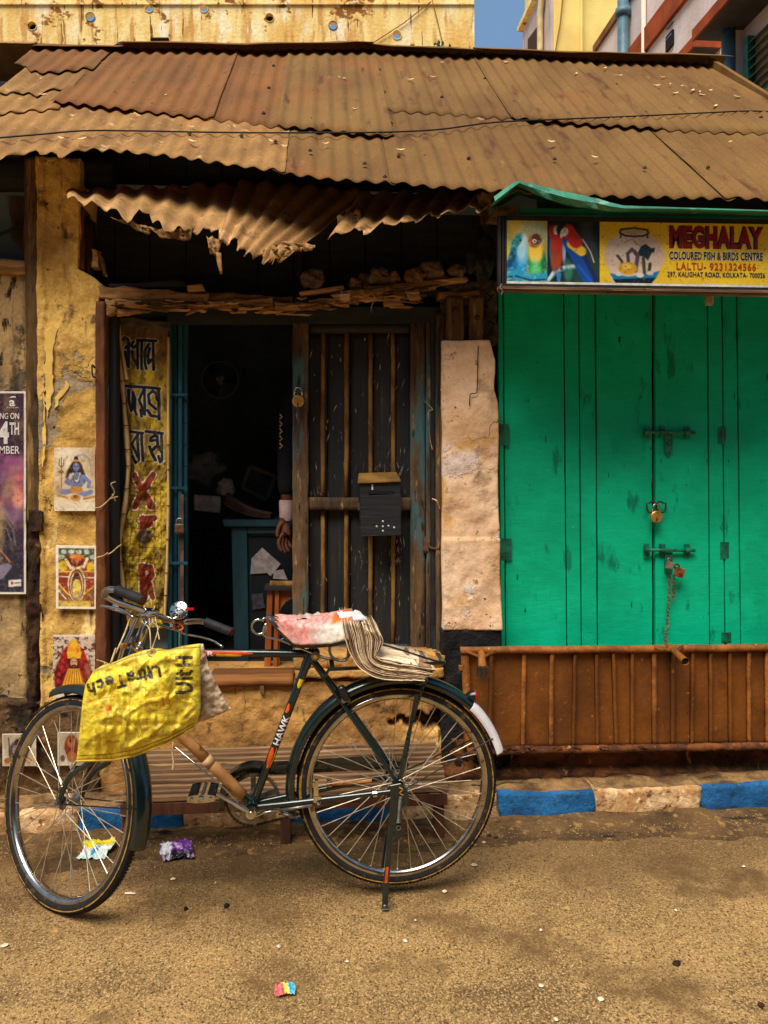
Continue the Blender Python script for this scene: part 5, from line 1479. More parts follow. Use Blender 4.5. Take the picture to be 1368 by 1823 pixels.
god = [('n', 26, 30, .55, .3, (206, 180, 156), .6, 7), ('s', [(98, 1150), (120, 1160), (140, 1146)], .8, (150, 130, 116), .8),
    ('e', 131, 1206, 34, 46, 0, (120, 18, 20), 3), ('e', 131, 1182, 24, 36, 0, (150, 22, 20), 3), ('n', 4, 4, .56, .1, (60, 8, 12), .75, 14), ('p', [(95, 1130), (170, 1130), (170, 1134), (95, 1134)], (226, 206, 184), 1)] + [
    ('e', x, y, 3, 4, 0, (190, 34, 26), 1.5) for x, y in ((112, 1176), (110, 1188), (106, 1200), (104, 1212), (152, 1172), (154, 1184), (158, 1196), (160, 1208), (114, 1164), (148, 1162))] + [
    ('e', 132, 1158, 12, 17, 0, (226, 150, 28), 2), ('p', [(119, 1160), (146, 1160), (144, 1172), (121, 1172)], (236, 176, 40), 2), ('e', 132, 1146, 7, 8, 0, (240, 180, 50), 3), ('s', [(137, 1154), (140, 1158), (137, 1162)], 1.2, (120, 60, 20), .8),
    ('e', 132, 1183, 9, 12, 0, (60, 24, 20), 3), ('e', 132, 1180, 6.4, 9, 0, (206, 150, 110), 1.5), ('s', [(128, 1178), (130.5, 1178)], 1.2, (24, 14, 10), .6), ('s', [(134, 1178), (136.5, 1178)], 1.2, (24, 14, 10), .6), ('e', 132, 1187, 5, 4, 0, (40, 16, 12), 1.5), ('e', 132, 1186.5, 2, 1, 0, (190, 40, 30), .6),
    ('p', [(122, 1190), (142, 1190), (150, 1215), (156, 1229), (108, 1229), (114, 1212)], (236, 170, 40), 3)] + [('s', [(124 + k * 3, 1192), (113 + k * 6.4, 1228)], 1.3, (150, 84, 16), .8) for k in range(7)] + [
    ('p', [(95, 1229), (170, 1229), (170, 1244), (95, 1244)], (226, 206, 184), 1)]
sheet_thing('poster', 'paper print of a crowned bearded figure in red and gold, lowest on the ochre pillar', 'poster', (95, 1130, 170, 1243), 3.383, (214, 192, 168), god)
t1 = [('n', 20, 20, .5, .3, (150, 130, 106), .6, 3), ('e', 30, 1338, 14, 18, 0, (86, 66, 60), 3), ('e', 32, 1322, 6, 7, 0, (60, 44, 44), 1.5), ('e', 30, 1336, 7, 9, 0, (150, 134, 140), 2), ('s', [(16, 1314), (18, 1350)], 2, (70, 50, 40), 1), ('e', 14, 1354, 6, 5, 0, (150, 80, 30), 1.5), ('e', 52, 1354, 6, 5, 0, (160, 84, 30), 1.5), ('s', [(18, 1350), (34, 1356), (48, 1348)], 5, (90, 70, 66), 2)] + edge((5, 1306, 65, 1364), (220, 206, 184), 3)
sheet_thing('wall_tile', 'small square picture tile on the grimy plinth, seen through the front wheel, further from the bag', 'tile', (5, 1306, 65, 1364), 3.362, (206, 190, 164), t1)
t2 = [('n', 20, 20, .5, .3, (150, 130, 106), .6, 6), ('e', 128, 1332, 13, 24, 0, (120, 44, 24), 3), ('e', 127, 1322, 7, 9, 0, (176, 96, 40), 2), ('e', 127, 1318, 3, 4, 0, (70, 30, 20), 1.5), ('e', 128, 1346, 8, 9, 0, (170, 90, 36), 2), ('e', 112, 1350, 4, 6, 0, (90, 80, 60), 1.5)] + edge((103, 1303, 160, 1363), (220, 206, 184), 3)
sheet_thing('wall_tile', 'small square picture tile with a reddish figure on the plinth, beside the yellow bag', 'tile', (103, 1303, 160, 1363), 3.362, (206, 190, 164), t2)

# cinema poster at the end of the wall
R0 = (-66, 697, 47, 1058)
film = [('e', -10, 760, 80, 90, 0, (52, 32, 44), 40), ('e', 20, 830, 60, 26, 20, (150, 76, 120), 16), ('e', 10, 870, 50, 26, -20, (216, 110, 110), 18), ('e', 24, 895, 24, 18, -30, (240, 150, 130), 12), ('e', -20, 850, 40, 30, 0, (120, 70, 110), 20), ('e', 8, 920, 40, 20, 0, (130, 90, 130), 16), ('n', 16, 20, .5, .25, (70, 40, 66), .6, 5),
    ('p', [(-66, 930), (-10, 915), (10, 918), (26, 940), (34, 980), (40, 1056), (-66, 1056)], (44, 42, 54), 4), ('e', 2, 946, 20, 26, 0, (28, 26, 34), 3), ('s', [(-6, 926), (10, 922), (24, 944), (28, 970)], 3, (96, 92, 104), 1.5), ('s', [(-8, 940), (12, 940), (20, 962)], 2, (110, 106, 120), 1.2), ('s', [(-4, 972), (18, 1000)], 3, (190, 110, 60), 1.5), ('s', [(-10, 985), (14, 1012)], 2, (120, 80, 60), 1.2), ('p', [(-20, 1010), (16, 1002), (22, 1008), (6, 1030), (-30, 1040)], (130, 120, 140), 2), ('n', 3, 5, .62, .1, (110, 104, 124), .4, 11),
    ('p', [(16, 1033), (38, 1031), (38, 1043), (16, 1045)], (226, 216, 204), 1), ('e', 22, 1038, 2.6, 3, 0, (170, 40, 30), .8), ('s', [(27, 1038), (36, 1037)], 2, (90, 80, 80), 1)] + edge((-66, 697, 46, 1057), (236, 228, 214), 6)
cp = sheet_thing('film_poster', 'dark purple cinema poster with white release date lettering, on the wall beside the timber post', 'poster', R0, 3.43, (50, 34, 50), film, step=1.4)
WHT = flat((240, 232, 226), .7)
lettering('lettering', cp, 'a', (16.5, 712, 27, 723.5), 3.425, WHT, .03)
mk('lettering_bar', fp([(16, 708), (22, 705), (28, 706), (28, 708), (22, 707.4)], 3.4255, .0005), WHT, cp)
lettering('lettering', cp, 'AA FILMS', (12, 724.5, 33, 726.5), 3.425, WHT, .0)
lettering('lettering', cp, 'RELEASING ON', (-36, 735, 34, 746), 3.425, WHT, .01)
lettering('lettering', cp, '4', (-4, 750, 16, 790), 3.425, WHT, .04)
lettering('lettering', cp, '1', (-22, 750, -8, 790), 3.425, WHT, .04)
lettering('lettering', cp, 'TH', (17, 752, 34, 774), 3.425, WHT, .03)
lettering('lettering', cp, 'NOVEMBER', (-42, 794, 35, 808), 3.425, WHT, .01)

# ------------------------------------------------------------ cloth banner hung in the doorway
BLF = piece([(206, 566), (210, 610), (218, 690), (225, 770), (229, 830), (224, 890), (214, 950), (212, 985), (218, 1040), (230, 1110)])
BRF = piece([(300, 566), (300, 900), (298, 1000), (293, 1110)])
ban = thing('cloth_banner', W(250, 1110, 3.54), 'worn yellow cloth banner with dark painted lettering and red capitals, hanging beside the dark doorway', 'banner')
def zb(x, y): return (200 + x / 6.51, 560 + y / 6.51)
st = [[(130, 300), (150, 265), (180, 285), (188, 340), (156, 385)], [(188, 340), (186, 480), (182, 600)], [(150, 430), (152, 560), (182, 600)],
      [(285, 290), (515, 312)], [(240, 310), (215, 350), (240, 380), (272, 355)], [(225, 420), (232, 500), (290, 590)], [(288, 290), (292, 620)], [(340, 300), (342, 630)],
      [(430, 345), (390, 400), (385, 560), (402, 630)], [(482, 310), (486, 640)], [(440, 395), (425, 480), (430, 570), (462, 530)],
      [(155, 825), (545, 857)], [(180, 870), (190, 1000), (212, 1110), (232, 1060), (235, 900)], [(235, 900), (266, 980), (255, 1100), (278, 1160)],
      [(372, 860), (312, 985), (372, 1150)], [(378, 860), (382, 1160)], [(325, 1105), (345, 1180)],
      [(520, 985), (515, 915), (470, 888), (425, 930), (435, 1030), (500, 1090)], [(415, 1110), (450, 1170), (522, 1182)], [(536, 870), (538, 1210)],
      [(205, 1355), (360, 1375)], [(395, 1355), (577, 1375)], [(300, 1390), (228, 1500), (305, 1660)], [(345, 1380), (358, 1690)], [(298, 1395), (312, 1690)], [(235, 1640), (265, 1720)],
      [(492, 1400), (445, 1425), (440, 1465), (485, 1455)], [(430, 1530), (450, 1600), (492, 1690)], [(495, 1530), (455, 1575)], [(562, 1380), (572, 1700)], [(512, 1410), (520, 1520), (566, 1600)], [(525, 1640), (547, 1710)]]
st = [[zb(*p) for p in s] for s in st]
lay = [('n', 40, 60, .52, .3, (150, 118, 34), .8, 2), ('n', 14, 30, .6, .15, (110, 84, 40), .6, 12), ('e', 255, 580, 70, 36, 0, (120, 92, 62), 30)]  # brown ellipse at the top: dirt and the lintel's shade painted into the cloth
lay += [('s', s, 8.4, (206, 190, 160), 1) for s in st] + [('s', s, 5.4, (26, 30, 44), 1) for s in st]
caps = [[(240, 846), (270, 902)], [(271, 845), (240, 902)], [(256, 922), (256, 944)], [(254, 923), (273, 923)], [(255, 935), (268, 933)], [(253, 1008), (255, 1066)], [(253, 1010), (266, 1012), (269, 1024), (262, 1033), (255, 1034)], [(260, 1034), (270, 1064)]]
lay += [('s', s, 15, (226, 214, 190), 1.2) for s in caps] + [('s', s, 11, (140, 48, 26), 1.2) for s in caps]
lay += [('e', 258, 955, 12, 13, 20, (96, 78, 70), 3), ('n', 7, 14, .64, .08, (96, 74, 30), .7, 31)]
for k in range(34):
    y = 860 + k * 7.2
    lay.append(('s', [(218 + rnd.uniform(0, 24), y), (240 + rnd.uniform(0, 50), y + rnd.uniform(-3, 3))], .9, (84, 64, 24), .8))
for x in (232, 246, 272, 284):
    lay.append(('s', [(x, 860), (x + 4, 960), (x - 3, 1100)], 1.0, (96, 74, 26), 1))
def bmap(x, y):
    p = W(x, y, 3.545)
    return p + Vector((0, .012 * math.sin((x - 205) / 95 * 9 + y * .008) + .016 * fb(x * .02, y * .01, 2) + .022 * fb(x * .07, y * .035 + x * .02, 4) * (1 if y > 820 else .3), 0))
m_cloth = mat('banner_cloth', (255, 255, 255), None, attr=True, rough=.8, bump=[(40, .004, (1, 1, .5))], fine=(160, .14, U3))
ob = printed('cloth', ban, (203, 566, 302, 1118), 1.0, bmap, lay, (196, 164, 48), m_cloth, holes=lambda x, y: x < BLF(y) + 4 or x > BRF(y) - 2 or y < 566 + (x - 205) * .13)
m_hem = mat('pale_hem', (222, 186, 124), (184, 144, 88), sc=8, st=(3, 3, 1), spots=[((120, 88, 50), 26, .68, .05, U3)], rough=.85, bump=[(30, .003, U3)])
def hem(fn, w, y0, y1, Y, dx=0):
    ys = [y0 + (y1 - y0) * k / 60 for k in range(61)]
    V, Fc = [], []
    for y in ys:
        x = fn(y) + dx
        ww = w * (1 + .15 * math.sin(y * .05))
        for s, dy in ((-1, 0), (0, -.009), (1, 0)):
            V.append(W(x + s * ww / 2, y, Y) + Vector((0, dy + .003 * fb(y * .05, s), 0)))
    for i in range(60):
        for k in range(2):
            Fc.append((i * 3 + k, i * 3 + k + 1, (i + 1) * 3 + k + 1, (i + 1) * 3 + k))
    solid(mk('hem', (V, Fc), m_hem, ban, smooth=True), .002)
    return
hem(BLF, 8.5, 568, 1112, 3.522)
hem(piece([(208, 572), (213, 620), (223, 676)]), 6, 574, 676, 3.516, 3)
hem(BRF, 5.5, 600, 1108, 3.53)
for y in (606, 678, 718, 757, 800, 829, 870, 915, 1000, 1050):
    mk('hem_tie', tube([W(BLF(y) - 5, y, 3.510), W(BLF(y), y + .6, 3.506), W(BLF(y) + 5.5, y, 3.514)], .0022, 5), m_dark_slot, ban)
for y in (792, 836, 900, 960, 1020, 1060):
    mk('hem_tie', tube([W(BRF(y) - 3.6, y, 3.520), W(BRF(y), y, 3.518), W(BRF(y) + 3.2, y, 3.522)], .0018, 5), m_dark_slot, ban)
o = mk('top_hem', gridf(lambda u, v: W(212 + 91 * u, 562 + 12 * u + 15 * v + 2 * fb(u * 5, v), 3.52) + Vector((0, .012 * fb(u * 6, v * 2), 0)), 20, 4), mat('grey_hem', (110, 96, 88), (84, 72, 66), sc=10, rough=.9), ban, smooth=True)
solid(o, .003)

rope = thing('tie_cord', W(190, 905, 3.36), 'frayed pale cords knotted round the painted door post, holding the banner', 'cord')
m_cord = mat('pale_cord', (206, 178, 130), (156, 126, 84), sc=40, rough=.9)
for pts in ([(168, 905), (180, 902), (196, 888), (204, 876), (198, 862), (206, 858)], [(196, 888), (210, 884)], [(200, 880), (206, 892)], [(171, 993), (186, 989), (198, 984), (210, 974), (216, 970)], [(184, 990), (192, 984)], [(172, 1175), (182, 1178), (192, 1182), (188, 1186)], [(186, 1180), (190, 1192)]):
    mk('strand', tube(spline([W(x, y, 3.355 + .012 * math.sin(i)) for i, (x, y) in enumerate(pts)], 5), .0028, 5), m_cord, rope, smooth=True)

# ------------------------------------------------------------ dry scraps piled on the lintel
m_scrap = mat('dry_scrap', (116, 92, 72), (74, 58, 48), sc=14, rough=.9, bump=[(40, .006, U3)])
m_scrap2 = mat('brown_scrap', (150, 108, 66), (100, 68, 42), sc=14, rough=.9, bump=[(40, .006, U3)])
def crumple(name, c, r, m, label, cat, group, sq=.7, seed=0):
    bm = bmesh.new()
    bmesh.ops.create_icosphere(bm, subdivisions=3, radius=1)
    V = []
    for v in bm.verts:
        p = v.co
        d = 1 + .55 * noise.noise(p * 1.6 + Vector((seed, 0, 0))) + .35 * abs(noise.noise(p * 3.7 + Vector((0, seed, 0)))) + .15 * noise.noise(p * 8 + Vector((seed, seed, 0)))
        V.append(Vector(c) + Vector((p.x * d * r, p.y * d * r * .8, p.z * d * r * sq)))
    Fc = [tuple(v.index for v in f.verts) for f in bm.faces]
    bm.free()
    zmin = min(v.z for v in V)
    V = [v + Vector((0, 0, c[2] - r * sq - zmin)) for v in V]
    return mk(name, (V, Fc), m, None, label=label, cat=cat, group=group)
scr = [(560, 502, 20, 0), (632, 508, 12, 1), (655, 508, 9, 1), (676, 492, 19, 0), (700, 500, 13, 1), (722, 505, 10, 0), (738, 496, 17, 1), (770, 488, 19, 0), (766, 502, 12, 1), (815, 486, 14, 0), (790, 500, 10, 0), (650, 500, 12, 0)]
ORD = ['first', 'second', 'third', 'fourth', 'fifth', 'sixth', 'seventh', 'eighth', 'ninth', 'tenth', 'eleventh', 'last']
rank = {v: ORD[q] for q, v in enumerate(sorted(range(len(scr)), key=lambda q: scr[q][0] + q * .01))}
for i, (x, y, r, k) in enumerate(scr):
    crumple('crumpled_scrap', W(x, y, 3.40 + .02 * (i % 3)), r * 3.45 / F, m_scrap2 if k else m_scrap, '%s %s scrap on the splintered lintel, %s from the left' % ('large' if r > 15 else 'small', 'light brown crumpled' if k else 'dull grey crumpled', rank[i]), 'scrap', 'dry scraps piled on the lintel', .75, i * 3.1)
tarp = crumple('tarp_bundle', W(856, 470, 3.34), .052, mat('black_tarp', (34, 32, 34), (22, 21, 23), sc=8, rough=.5, bump=[(30, .006, U3)]), 'dark bundled tarpaulin at the end of the lintel, beside the yellow sign', 'tarpaulin', None, 2.0, 4)

# ------------------------------------------------------------ slatted bench
BF, BB_, ZF, ZB = 3.06, 3.39, .205, .285
xl, xr = W(214, 1430, BF).x, W(797, 1430, BF).x
bench = thing('slatted_bench', ((xl + xr) / 2, (BF + BB_) / 2, 0), 'low slatted wooden bench behind the bicycle, sloping from the step to the road', 'bench')
m_slat = mat('worn_slats', (146, 112, 78), (98, 74, 54), sc=3, st=(.5, 5, 5), spots=[((60, 42, 28), 9, .64, .05, (.5, 5, 5)), ((200, 160, 110), 7, .64, .06, (.4, 5, 5))], rough=.85, bump=[(14, .003, (.25, 5, 5))], fine=(40, .25, (.3, 4, 4)))
m_leg = mat('red_brown_wood', (98, 58, 36), (66, 40, 28), sc=6, st=(3, 3, .6), rough=.8, bump=[(16, .003, (3, 3, .4))])
ns = 10
for k in range(ns):
    t = (k + .5) / ns
    y, z = BF + (BB_ - BF) * t, ZF + (ZB - ZF) * t
    sh_ = rnd.uniform(-.008, .008)
    o = mk('slat', hexa([(xl + sh_, y - .009, z + .010), (xr + sh_, y - .009, z + .010), (xr + sh_, y - .009, z - .010), (xl + sh_, y - .009, z - .010)], .0165 if k else .026, nu=30, nv=1, nd=1, amp=.003, fr=5, seed=k * 4.4), m_slat, bench)
    bevel(o, .0025)
sl_ = Vector((0, BB_ - BF, ZB - ZF))
for x in (xl + .05, W(430, 1380, 3.2).x, W(640, 1380, 3.2).x, xr - .05):
    mk('batten', beam((x, BF + .01, ZF - .022), (x, BB_, ZB - .022), .04, .024), m_slat, bench)
mk('front_rail', box(((xl + xr) / 2, BF + .012, ZF - .032), (xr - xl, .022, .044)), m_leg, bench)
mk('rear_rail', box(((xl + xr) / 2, BB_ - .012, ZB - .045), (xr - xl, .02, .04)), m_leg, bench)
for x in (xl + .02, W(508, 1500, BF).x, xr - .03):
    bevel(mk('leg', box((x, BF + .045, (ZF - .03) / 2), (.042, .04, ZF - .03)), m_leg, bench), .003)
for x in (xl + .03, xr - .03):
    mk('leg', box((x, BB_ - .04, (ZB - .06 + KZ) / 2), (.04, .04, ZB - .06 - KZ + .01)), m_leg, bench)

# ------------------------------------------------------------ cable across the roof
cbp = [(-60, 262), (0, 257), (80, 250), (150, 244), (240, 244), (420, 247), (560, 247), (680, 246), (780, 241), (880, 228), (1000, 222), (1140, 216), (1260, 210), (1340, 207), (1420, 212)]
cable = mk('roof_cable', tube(spline([RF(x, y - 1) + NRM * .024 for x, y in cbp], 6), .0038, 6), mat('black_cable', (34, 28, 24), None, rough=.6), None, smooth=True, label='thin black cable lying across the rusty corrugated roof', cat='cable')
# pale dry leaves and petals caught on the roof
m_petal = mat('pale_dry_leaf', (238, 206, 160), (206, 164, 112), sc=60, rough=.8)
lf_px = [(78, 178), (178, 119), (88, 121), (142, 94), (293, 179), (342, 236), (345, 262), (610, 148), (632, 203), (485, 262), (112, 257), (148, 258), (770, 145), (787, 119), (1024, 139), (1101, 142), (1178, 145), (1167, 160), (1190, 158), (1200, 174), (1211, 161), (1230, 169), (1243, 172), (1248, 177), (1271, 197), (1262, 169), (1310, 180), (1075, 129), (1057, 290), (1296, 262), (713, 277), (855, 222), (980, 262), (730, 150), (900, 118), (580, 266)]
for i, (x, y) in enumerate(lf_px):
    p = RF(x, y) + NRM * .026
    a = rnd.uniform(-.8, .8)
    l, w = rnd.uniform(.013, .024), rnd.uniform(.005, .009)
    ex = Vector((1, 0, 0)); ey = NRM.cross(ex)
    d = ex * math.cos(a) + ey * math.sin(a)
    s = NRM.cross(d)
    ring = [p + d * (l * math.cos(t)) + s * (w * math.sin(t)) + NRM * (.005 * math.cos(t) ** 2) for t in [k * math.pi / 4 for k in range(8)]]
    mk('fallen_leaf', (ring + [p - NRM * .002], [(k, (k + 1) % 8, 8) for k in range(8)]), m_petal, None, label='tiny pale dry leaf lying on the rusty corrugated roof', cat='leaf', group='pale dry leaves on the roof')
# ------------------------------------------------------------ bicycle
m_bgreen = mat('dark_green_enamel', (9, 32, 32), (6, 22, 23), sc=18, spots=[((80, 56, 36), 60, .70, .04, U3)], rough=.25, spec=.6, coat=.4)
m_bblack = mat('black_enamel', (18, 20, 22), (12, 13, 15), sc=20, spots=[((84, 66, 48), 50, .69, .05, U3)], rough=.3, spec=.6)
m_tyre = mat('tyre_rubber', (34, 32, 31), (24, 23, 23), sc=30, spots=[((104, 82, 56), 26, .64, .08, U3)], rough=.8, spec=.3, bump=[(160, .002, U3)])
m_tline = mat('tan_tyre_line', (176, 136, 60), (140, 104, 44), sc=60, spots=[((40, 34, 30), 40, .55, .08, U3)], rough=.8)
m_rim = mat('chrome_rim', (196, 192, 184), (164, 158, 148), sc=14, rough=.22, met=1.0, spots=[((104, 70, 42), 34, .66, .06, U3)])
m_spoke = mat('bright_spoke', (214, 204, 184), (176, 160, 134), sc=20, rough=.35, met=.75)
m_grip = mat('black_grip', (40, 40, 44), (28, 28, 31), sc=30, rough=.6)
m_gripend = mat('dusty_red_grip_end', (104, 40, 30), None, rough=.7)
m_tape = mat('brown_paper_tape', (200, 146, 84), (156, 104, 56), sc=10, spots=[((150, 64, 36), 22, .60, .05, (1, 1, 1)), ((90, 60, 34), 30, .67, .05, U3)], rough=.6, bump=[(40, .003, U3)])
m_tape_l = mat('pale_tape', (228, 190, 140), (200, 156, 104), sc=16, rough=.6)
m_white = mat('white_paint', (226, 224, 226), (206, 200, 204), sc=20, rough=.5, spots=[((150, 130, 120), 40, .68, .05, U3)])
m_redl = mat('red_lens', (150, 20, 16), None, rough=.2, spec=.6)
m_oran = mat('orange_decal', (214, 84, 26), (180, 60, 20), sc=30, rough=.4)
m_yel = mat('yellow_decal', (236, 200, 40), (206, 166, 30), sc=40, rough=.4)

def c2w(l, d): return Vector((l * CT + d * ST, -l * ST + d * CT, 0))
DR = 2.72
O_ = c2w((708 - PX) / F * DR, DR)
_f = c2w(-1.09, 2.61)
e = (_f - O_).normalized()
n_ = Vector((e.y, -e.x, 0))
if n_.dot(-O_) < 0: n_ = -n_
ZV = Vector((0, 0, 1))
def K(a, n, z): return O_ + e * a + n_ * n + ZV * z
def BP(px, py, n=0.0):
    r = ray(px, py)
    C = Vector((0, 0, H))
    t = (O_ + n_ * n - C).dot(n_) / r.dot(n_)
    return C + r * t
RH = .392
R = .355
bike = thing('bicycle', O_, 'old dark green roadster bicycle standing on its rear stand, front wheel turned away', 'bicycle')
hubR = K(0, 0, RH)
BB, STp, HT, HB = BP(450, 1433), BP(553, 1164), BP(246, 1161), BP(226, 1226)

def wheel(c, ax, ref, N, X=None, hubw=.034, rear=False):
    X = X or (lambda p: p)
    T = lambda vf: ([X(Vector(v)) for v in vf[0]], vf[1])
    w = node('wheel', bike, X(c))
    prof = [(.3125 + .0205 * 1 + .0215 * math.cos(a), .0195 * math.sin(a)) for a in [2 * math.pi * k / 14 for k in range(14)]]
    mk('tyre', T(rings(c, ax, ref, prof, n=96)), m_tyre, w, smooth=True)
    for s in (-1, 1):
        mk('tyre_line', T(rings(c, ax, ref, [(.3385, s * .0192), (.3385, s * .0206), (.3425, s * .0200), (.3425, s * .0185)], n=80)), m_tline, w, smooth=True)
    # ribbed tread blocks, joined
    V, Fc = [], []
    axn = ax.normalized()
    rf = (ref - axn * axn.dot(ref)).normalized()
    upv = axn.cross(rf)
    for k in range(170):
        for j, o in enumerate((-.011, 0, .011)):
            a = 2 * math.pi * (k + .5 * (j % 2)) / 170
            d = rf * math.cos(a) + upv * math.sin(a)
            t = axn.cross(d)
            r0 = R - .0008 - (.003 if o else 0)
            b = len(V)
            for sx, sy, rr in ((-1, -1, 0), (1, -1, 0), (1, 1, 0), (-1, 1, 0), (-.8, -.8, .0011), (.8, -.8, .0011), (.8, .8, .0011), (-.8, .8, .0011)):
                V.append(c + d * (r0 + rr) + axn * (o + sx * .0044) + t * (sy * .0040))
            Fc += [(b + 4, b + 5, b + 6, b + 7), (b, b + 1, b + 5, b + 4), (b + 1, b + 2, b + 6, b + 5), (b + 2, b + 3, b + 7, b + 6), (b + 3, b, b + 4, b + 7)]
    tr = mk('tread', T((V, Fc)), m_tyre, w, kind='stuff')
    rim = [(.322, -.0165), (.3185, -.0175), (.309, -.0165), (.302, -.010), (.299, 0), (.302, .010), (.309, .0165), (.3185, .0175), (.322, .0165), (.316, 0)]
    mk('rim', T(rings(c, ax, ref, rim, n=96)), m_rim, w, smooth=True)
    mk('hub', T(lathe(c - axn * (hubw + .02), axn, [(.005, 0), (.005, .016), (.012, .018), (.024, .020), (.024, .023), (.013, .027), (.011, hubw + .02), (.013, 2 * hubw + .013), (.024, 2 * hubw + .017), (.024, 2 * hubw + .020), (.012, 2 * hubw + .022), (.005, 2 * hubw + .024), (.005, 2 * hubw + .04)], 16)), m_steel, w, smooth='angle')
    for k in range(N):
        side = 1 if k % 2 else -1
        ar = 2 * math.pi * k / N
        lead = 1 if (k // 2) % 2 else -1
        ah = ar + lead * R_(74)
        p = c + (rf * math.cos(ah) + upv * math.sin(ah)) * .022 + axn * (side * hubw * .95)
        q = c + (rf * math.cos(ar) + upv * math.sin(ar)) * .302 + axn * (side * .004)
        mk('spoke', T(tube([p, q], .0015, 5)), m_spoke, w)
    va = c + rf * .300
    mk('valve', T(tube([va, va - rf * .035], .003, 6)), m_chrome, w)
    return w

# ---- frame
def ftube(name, a, b, r, m=m_bgreen, r2=None, par=bike): return mk(name, tube([a, b], [r, r2 or r], 14), m, par, smooth='angle')
tt = ftube('top_tube', HT + (STp - HT) * .0, STp, .0140)
stt = ftube('seat_tube', BB, STp + (STp - BB) * .02, .0145)
HBd = HT + (HB - HT) * .85
dt = ftube('down_tube', BB, HBd, .0150)
ftube('head_tube', HB - (HT - HB) * .02, HT + (HT - HB) * .04, .0185)
ddt = (HBd - BB).normalized()
mk('tape_wrap', tube([BB + ddt * .045, BB + ddt * .10, BB + ddt * .16, BB + ddt * .205], [.0185, .0200, .0195, .0190], 14), m_tape, dt, smooth=True)
mk('tape_wrap', tube([BB + ddt * .203, BB + ddt * .232], .0205, 14), m_tape_l, dt, smooth=True)
mk('tape_wrap', tube([BB + ddt * .23, BB + ddt * .30, BB + ddt * .37, BB + ddt * .46], [.0192, .0185, .0190, .0180], 14), m_tape, dt, smooth=True)
mk('lug', tube([STp - (STp - BB).normalized() * .05, STp + (STp - BB).normalized() * .012], .0172, 14), m_bgreen, bike, smooth='angle')
mk('bottom_bracket', lathe(BB - n_ * .036, n_, [(.02, 0), (.0215, .004), (.0215, .068), (.02, .072)], 16), m_bgreen, bike, smooth='angle')
for s in (-1, 1):
    mk('chain_stay', tube([BB - e * .02 + n_ * s * .018, BB.lerp(hubR, .3) + n_ * s * .034, hubR + e * .03 + n_ * s * .062], [.011, .0105, .009], 10), m_bgreen, bike, smooth='angle')
    mk('seat_stay', tube([STp + n_ * s * .014 - ZV * .012, STp.lerp(hubR, .25) + n_ * s * .034, hubR + n_ * s * .060 + ZV * .03 + e * .008], [.009, .009, .0075], 10), m_bgreen, bike, smooth='angle')
    mk('dropout', prism([hubR + n_ * s * .060 + e * x + ZV * z for x, z in ((.05, -.012), (.045, .008), (.012, .04), (-.012, .03), (-.016, -.016), (.01, -.026))], n_ * (s * .005)), m_bgreen, bike)
    mk('axle_nut', lathe(hubR + n_ * s * .066, n_ * s, [(.010, 0), (.010, .008), (.0055, .009), (.0055, .018)], 6), m_chrome, bike)
mk('stay_bridge', tube([BP(598, 1235, .03), BP(598, 1235, -.03)], .008, 8), m_bgreen, bike)
# decals on the seat tube
axs = (STp - BB).normalized()
def on_tube(p0, ax, r, s, t):
    out = n_ - ax * ax.dot(n_)
    out.normalize()
    sd = ax.cross(out)
    a = t / r
    return p0 + ax * s + (out * math.cos(a) + sd * math.sin(a)) * (r + .0006)
def tube_decal(name, par, p0, ax, r, outline, m):
    """outline: list of (s, t0, t1) along the tube."""
    V, Fc = [], []
    for (s, t0, t1) in outline:
        for k in range(7):
            V.append(on_tube(p0, ax, r, s, t0 + (t1 - t0) * k / 6))
    for i in range(len(outline) - 1):
        for k in range(6):
            Fc.append((i * 7 + k, i * 7 + k + 1, (i + 1) * 7 + k + 1, (i + 1) * 7 + k))
    return mk(name, (V, Fc), m, par)
def fine_glyphs(s, b, sp=1.0):
    v, f = glyphs(s, b, sp)
    bm = bmesh.new()
    vs = [bm.verts.new((x, y, 0)) for x, y in v]
    for q in f:
        try: bm.faces.new([vs[i] for i in q])
        except ValueError: pass
    bmesh.ops.triangulate(bm, faces=bm.faces[:])
    for _ in range(3):
        le = [e_ for e_ in bm.edges if e_.calc_length() > .12]
        if le: bmesh.ops.subdivide_edges(bm, edges=le, cuts=1)
        bmesh.ops.triangulate(bm, faces=[f_ for f_ in bm.faces if len(f_.verts) > 3])
    bm.verts.index_update()
    out = [(q.co.x, q.co.y) for q in bm.verts], [tuple(q.index for q in f_.verts) for f_ in bm.faces]
    bm.free()
    return out
gv, gf = fine_glyphs('HAWK', .02, .98)
xs = [v[0] for v in gv]; ys = [v[1] for v in gv]
sl0 = (BP(487, 1322) - BB).dot(axs); sl1 = (BP(512, 1272) - BB).dot(axs)
gsc = (sl1 - sl0) / (max(xs) - min(xs))
sgn = 1 if (on_tube(BB, axs, .0145, 0, .005) - on_tube(BB, axs, .0145, 0, 0)).dot(-e) < 0 else -1
V = [on_tube(BB, axs, .0147, sl0 + (x - min(xs)) * gsc, sgn * ((y - min(ys)) / (max(ys) - min(ys)) - .5) * .026) for x, y in gv]
mk('lettering', (V, gf), m_white, stt)
L0 = sl0 - .05
tube_decal('decal', stt, BB, axs, .0147, [(sl0 - .085, -.002, .003), (sl0 - .06, -.011, .006), (sl0 - .03, -.013, .003), (sl0 - .012, -.012, -.004)], m_oran)
tube_decal('decal', stt, BB, axs, .0147, [(sl0 - .08, .006, .009), (sl0 - .05, .008, .012), (sl0 - .01, .006, .010)], m_yel)
tube_decal('decal', stt, BB, axs, .0147, [(sl1 + .008, -.012, -.004), (sl1 + .02, -.013, .0), (sl1 + .04, -.012, -.006)], m_oran)
sb = (BP(528, 1212) - BB).dot(axs)
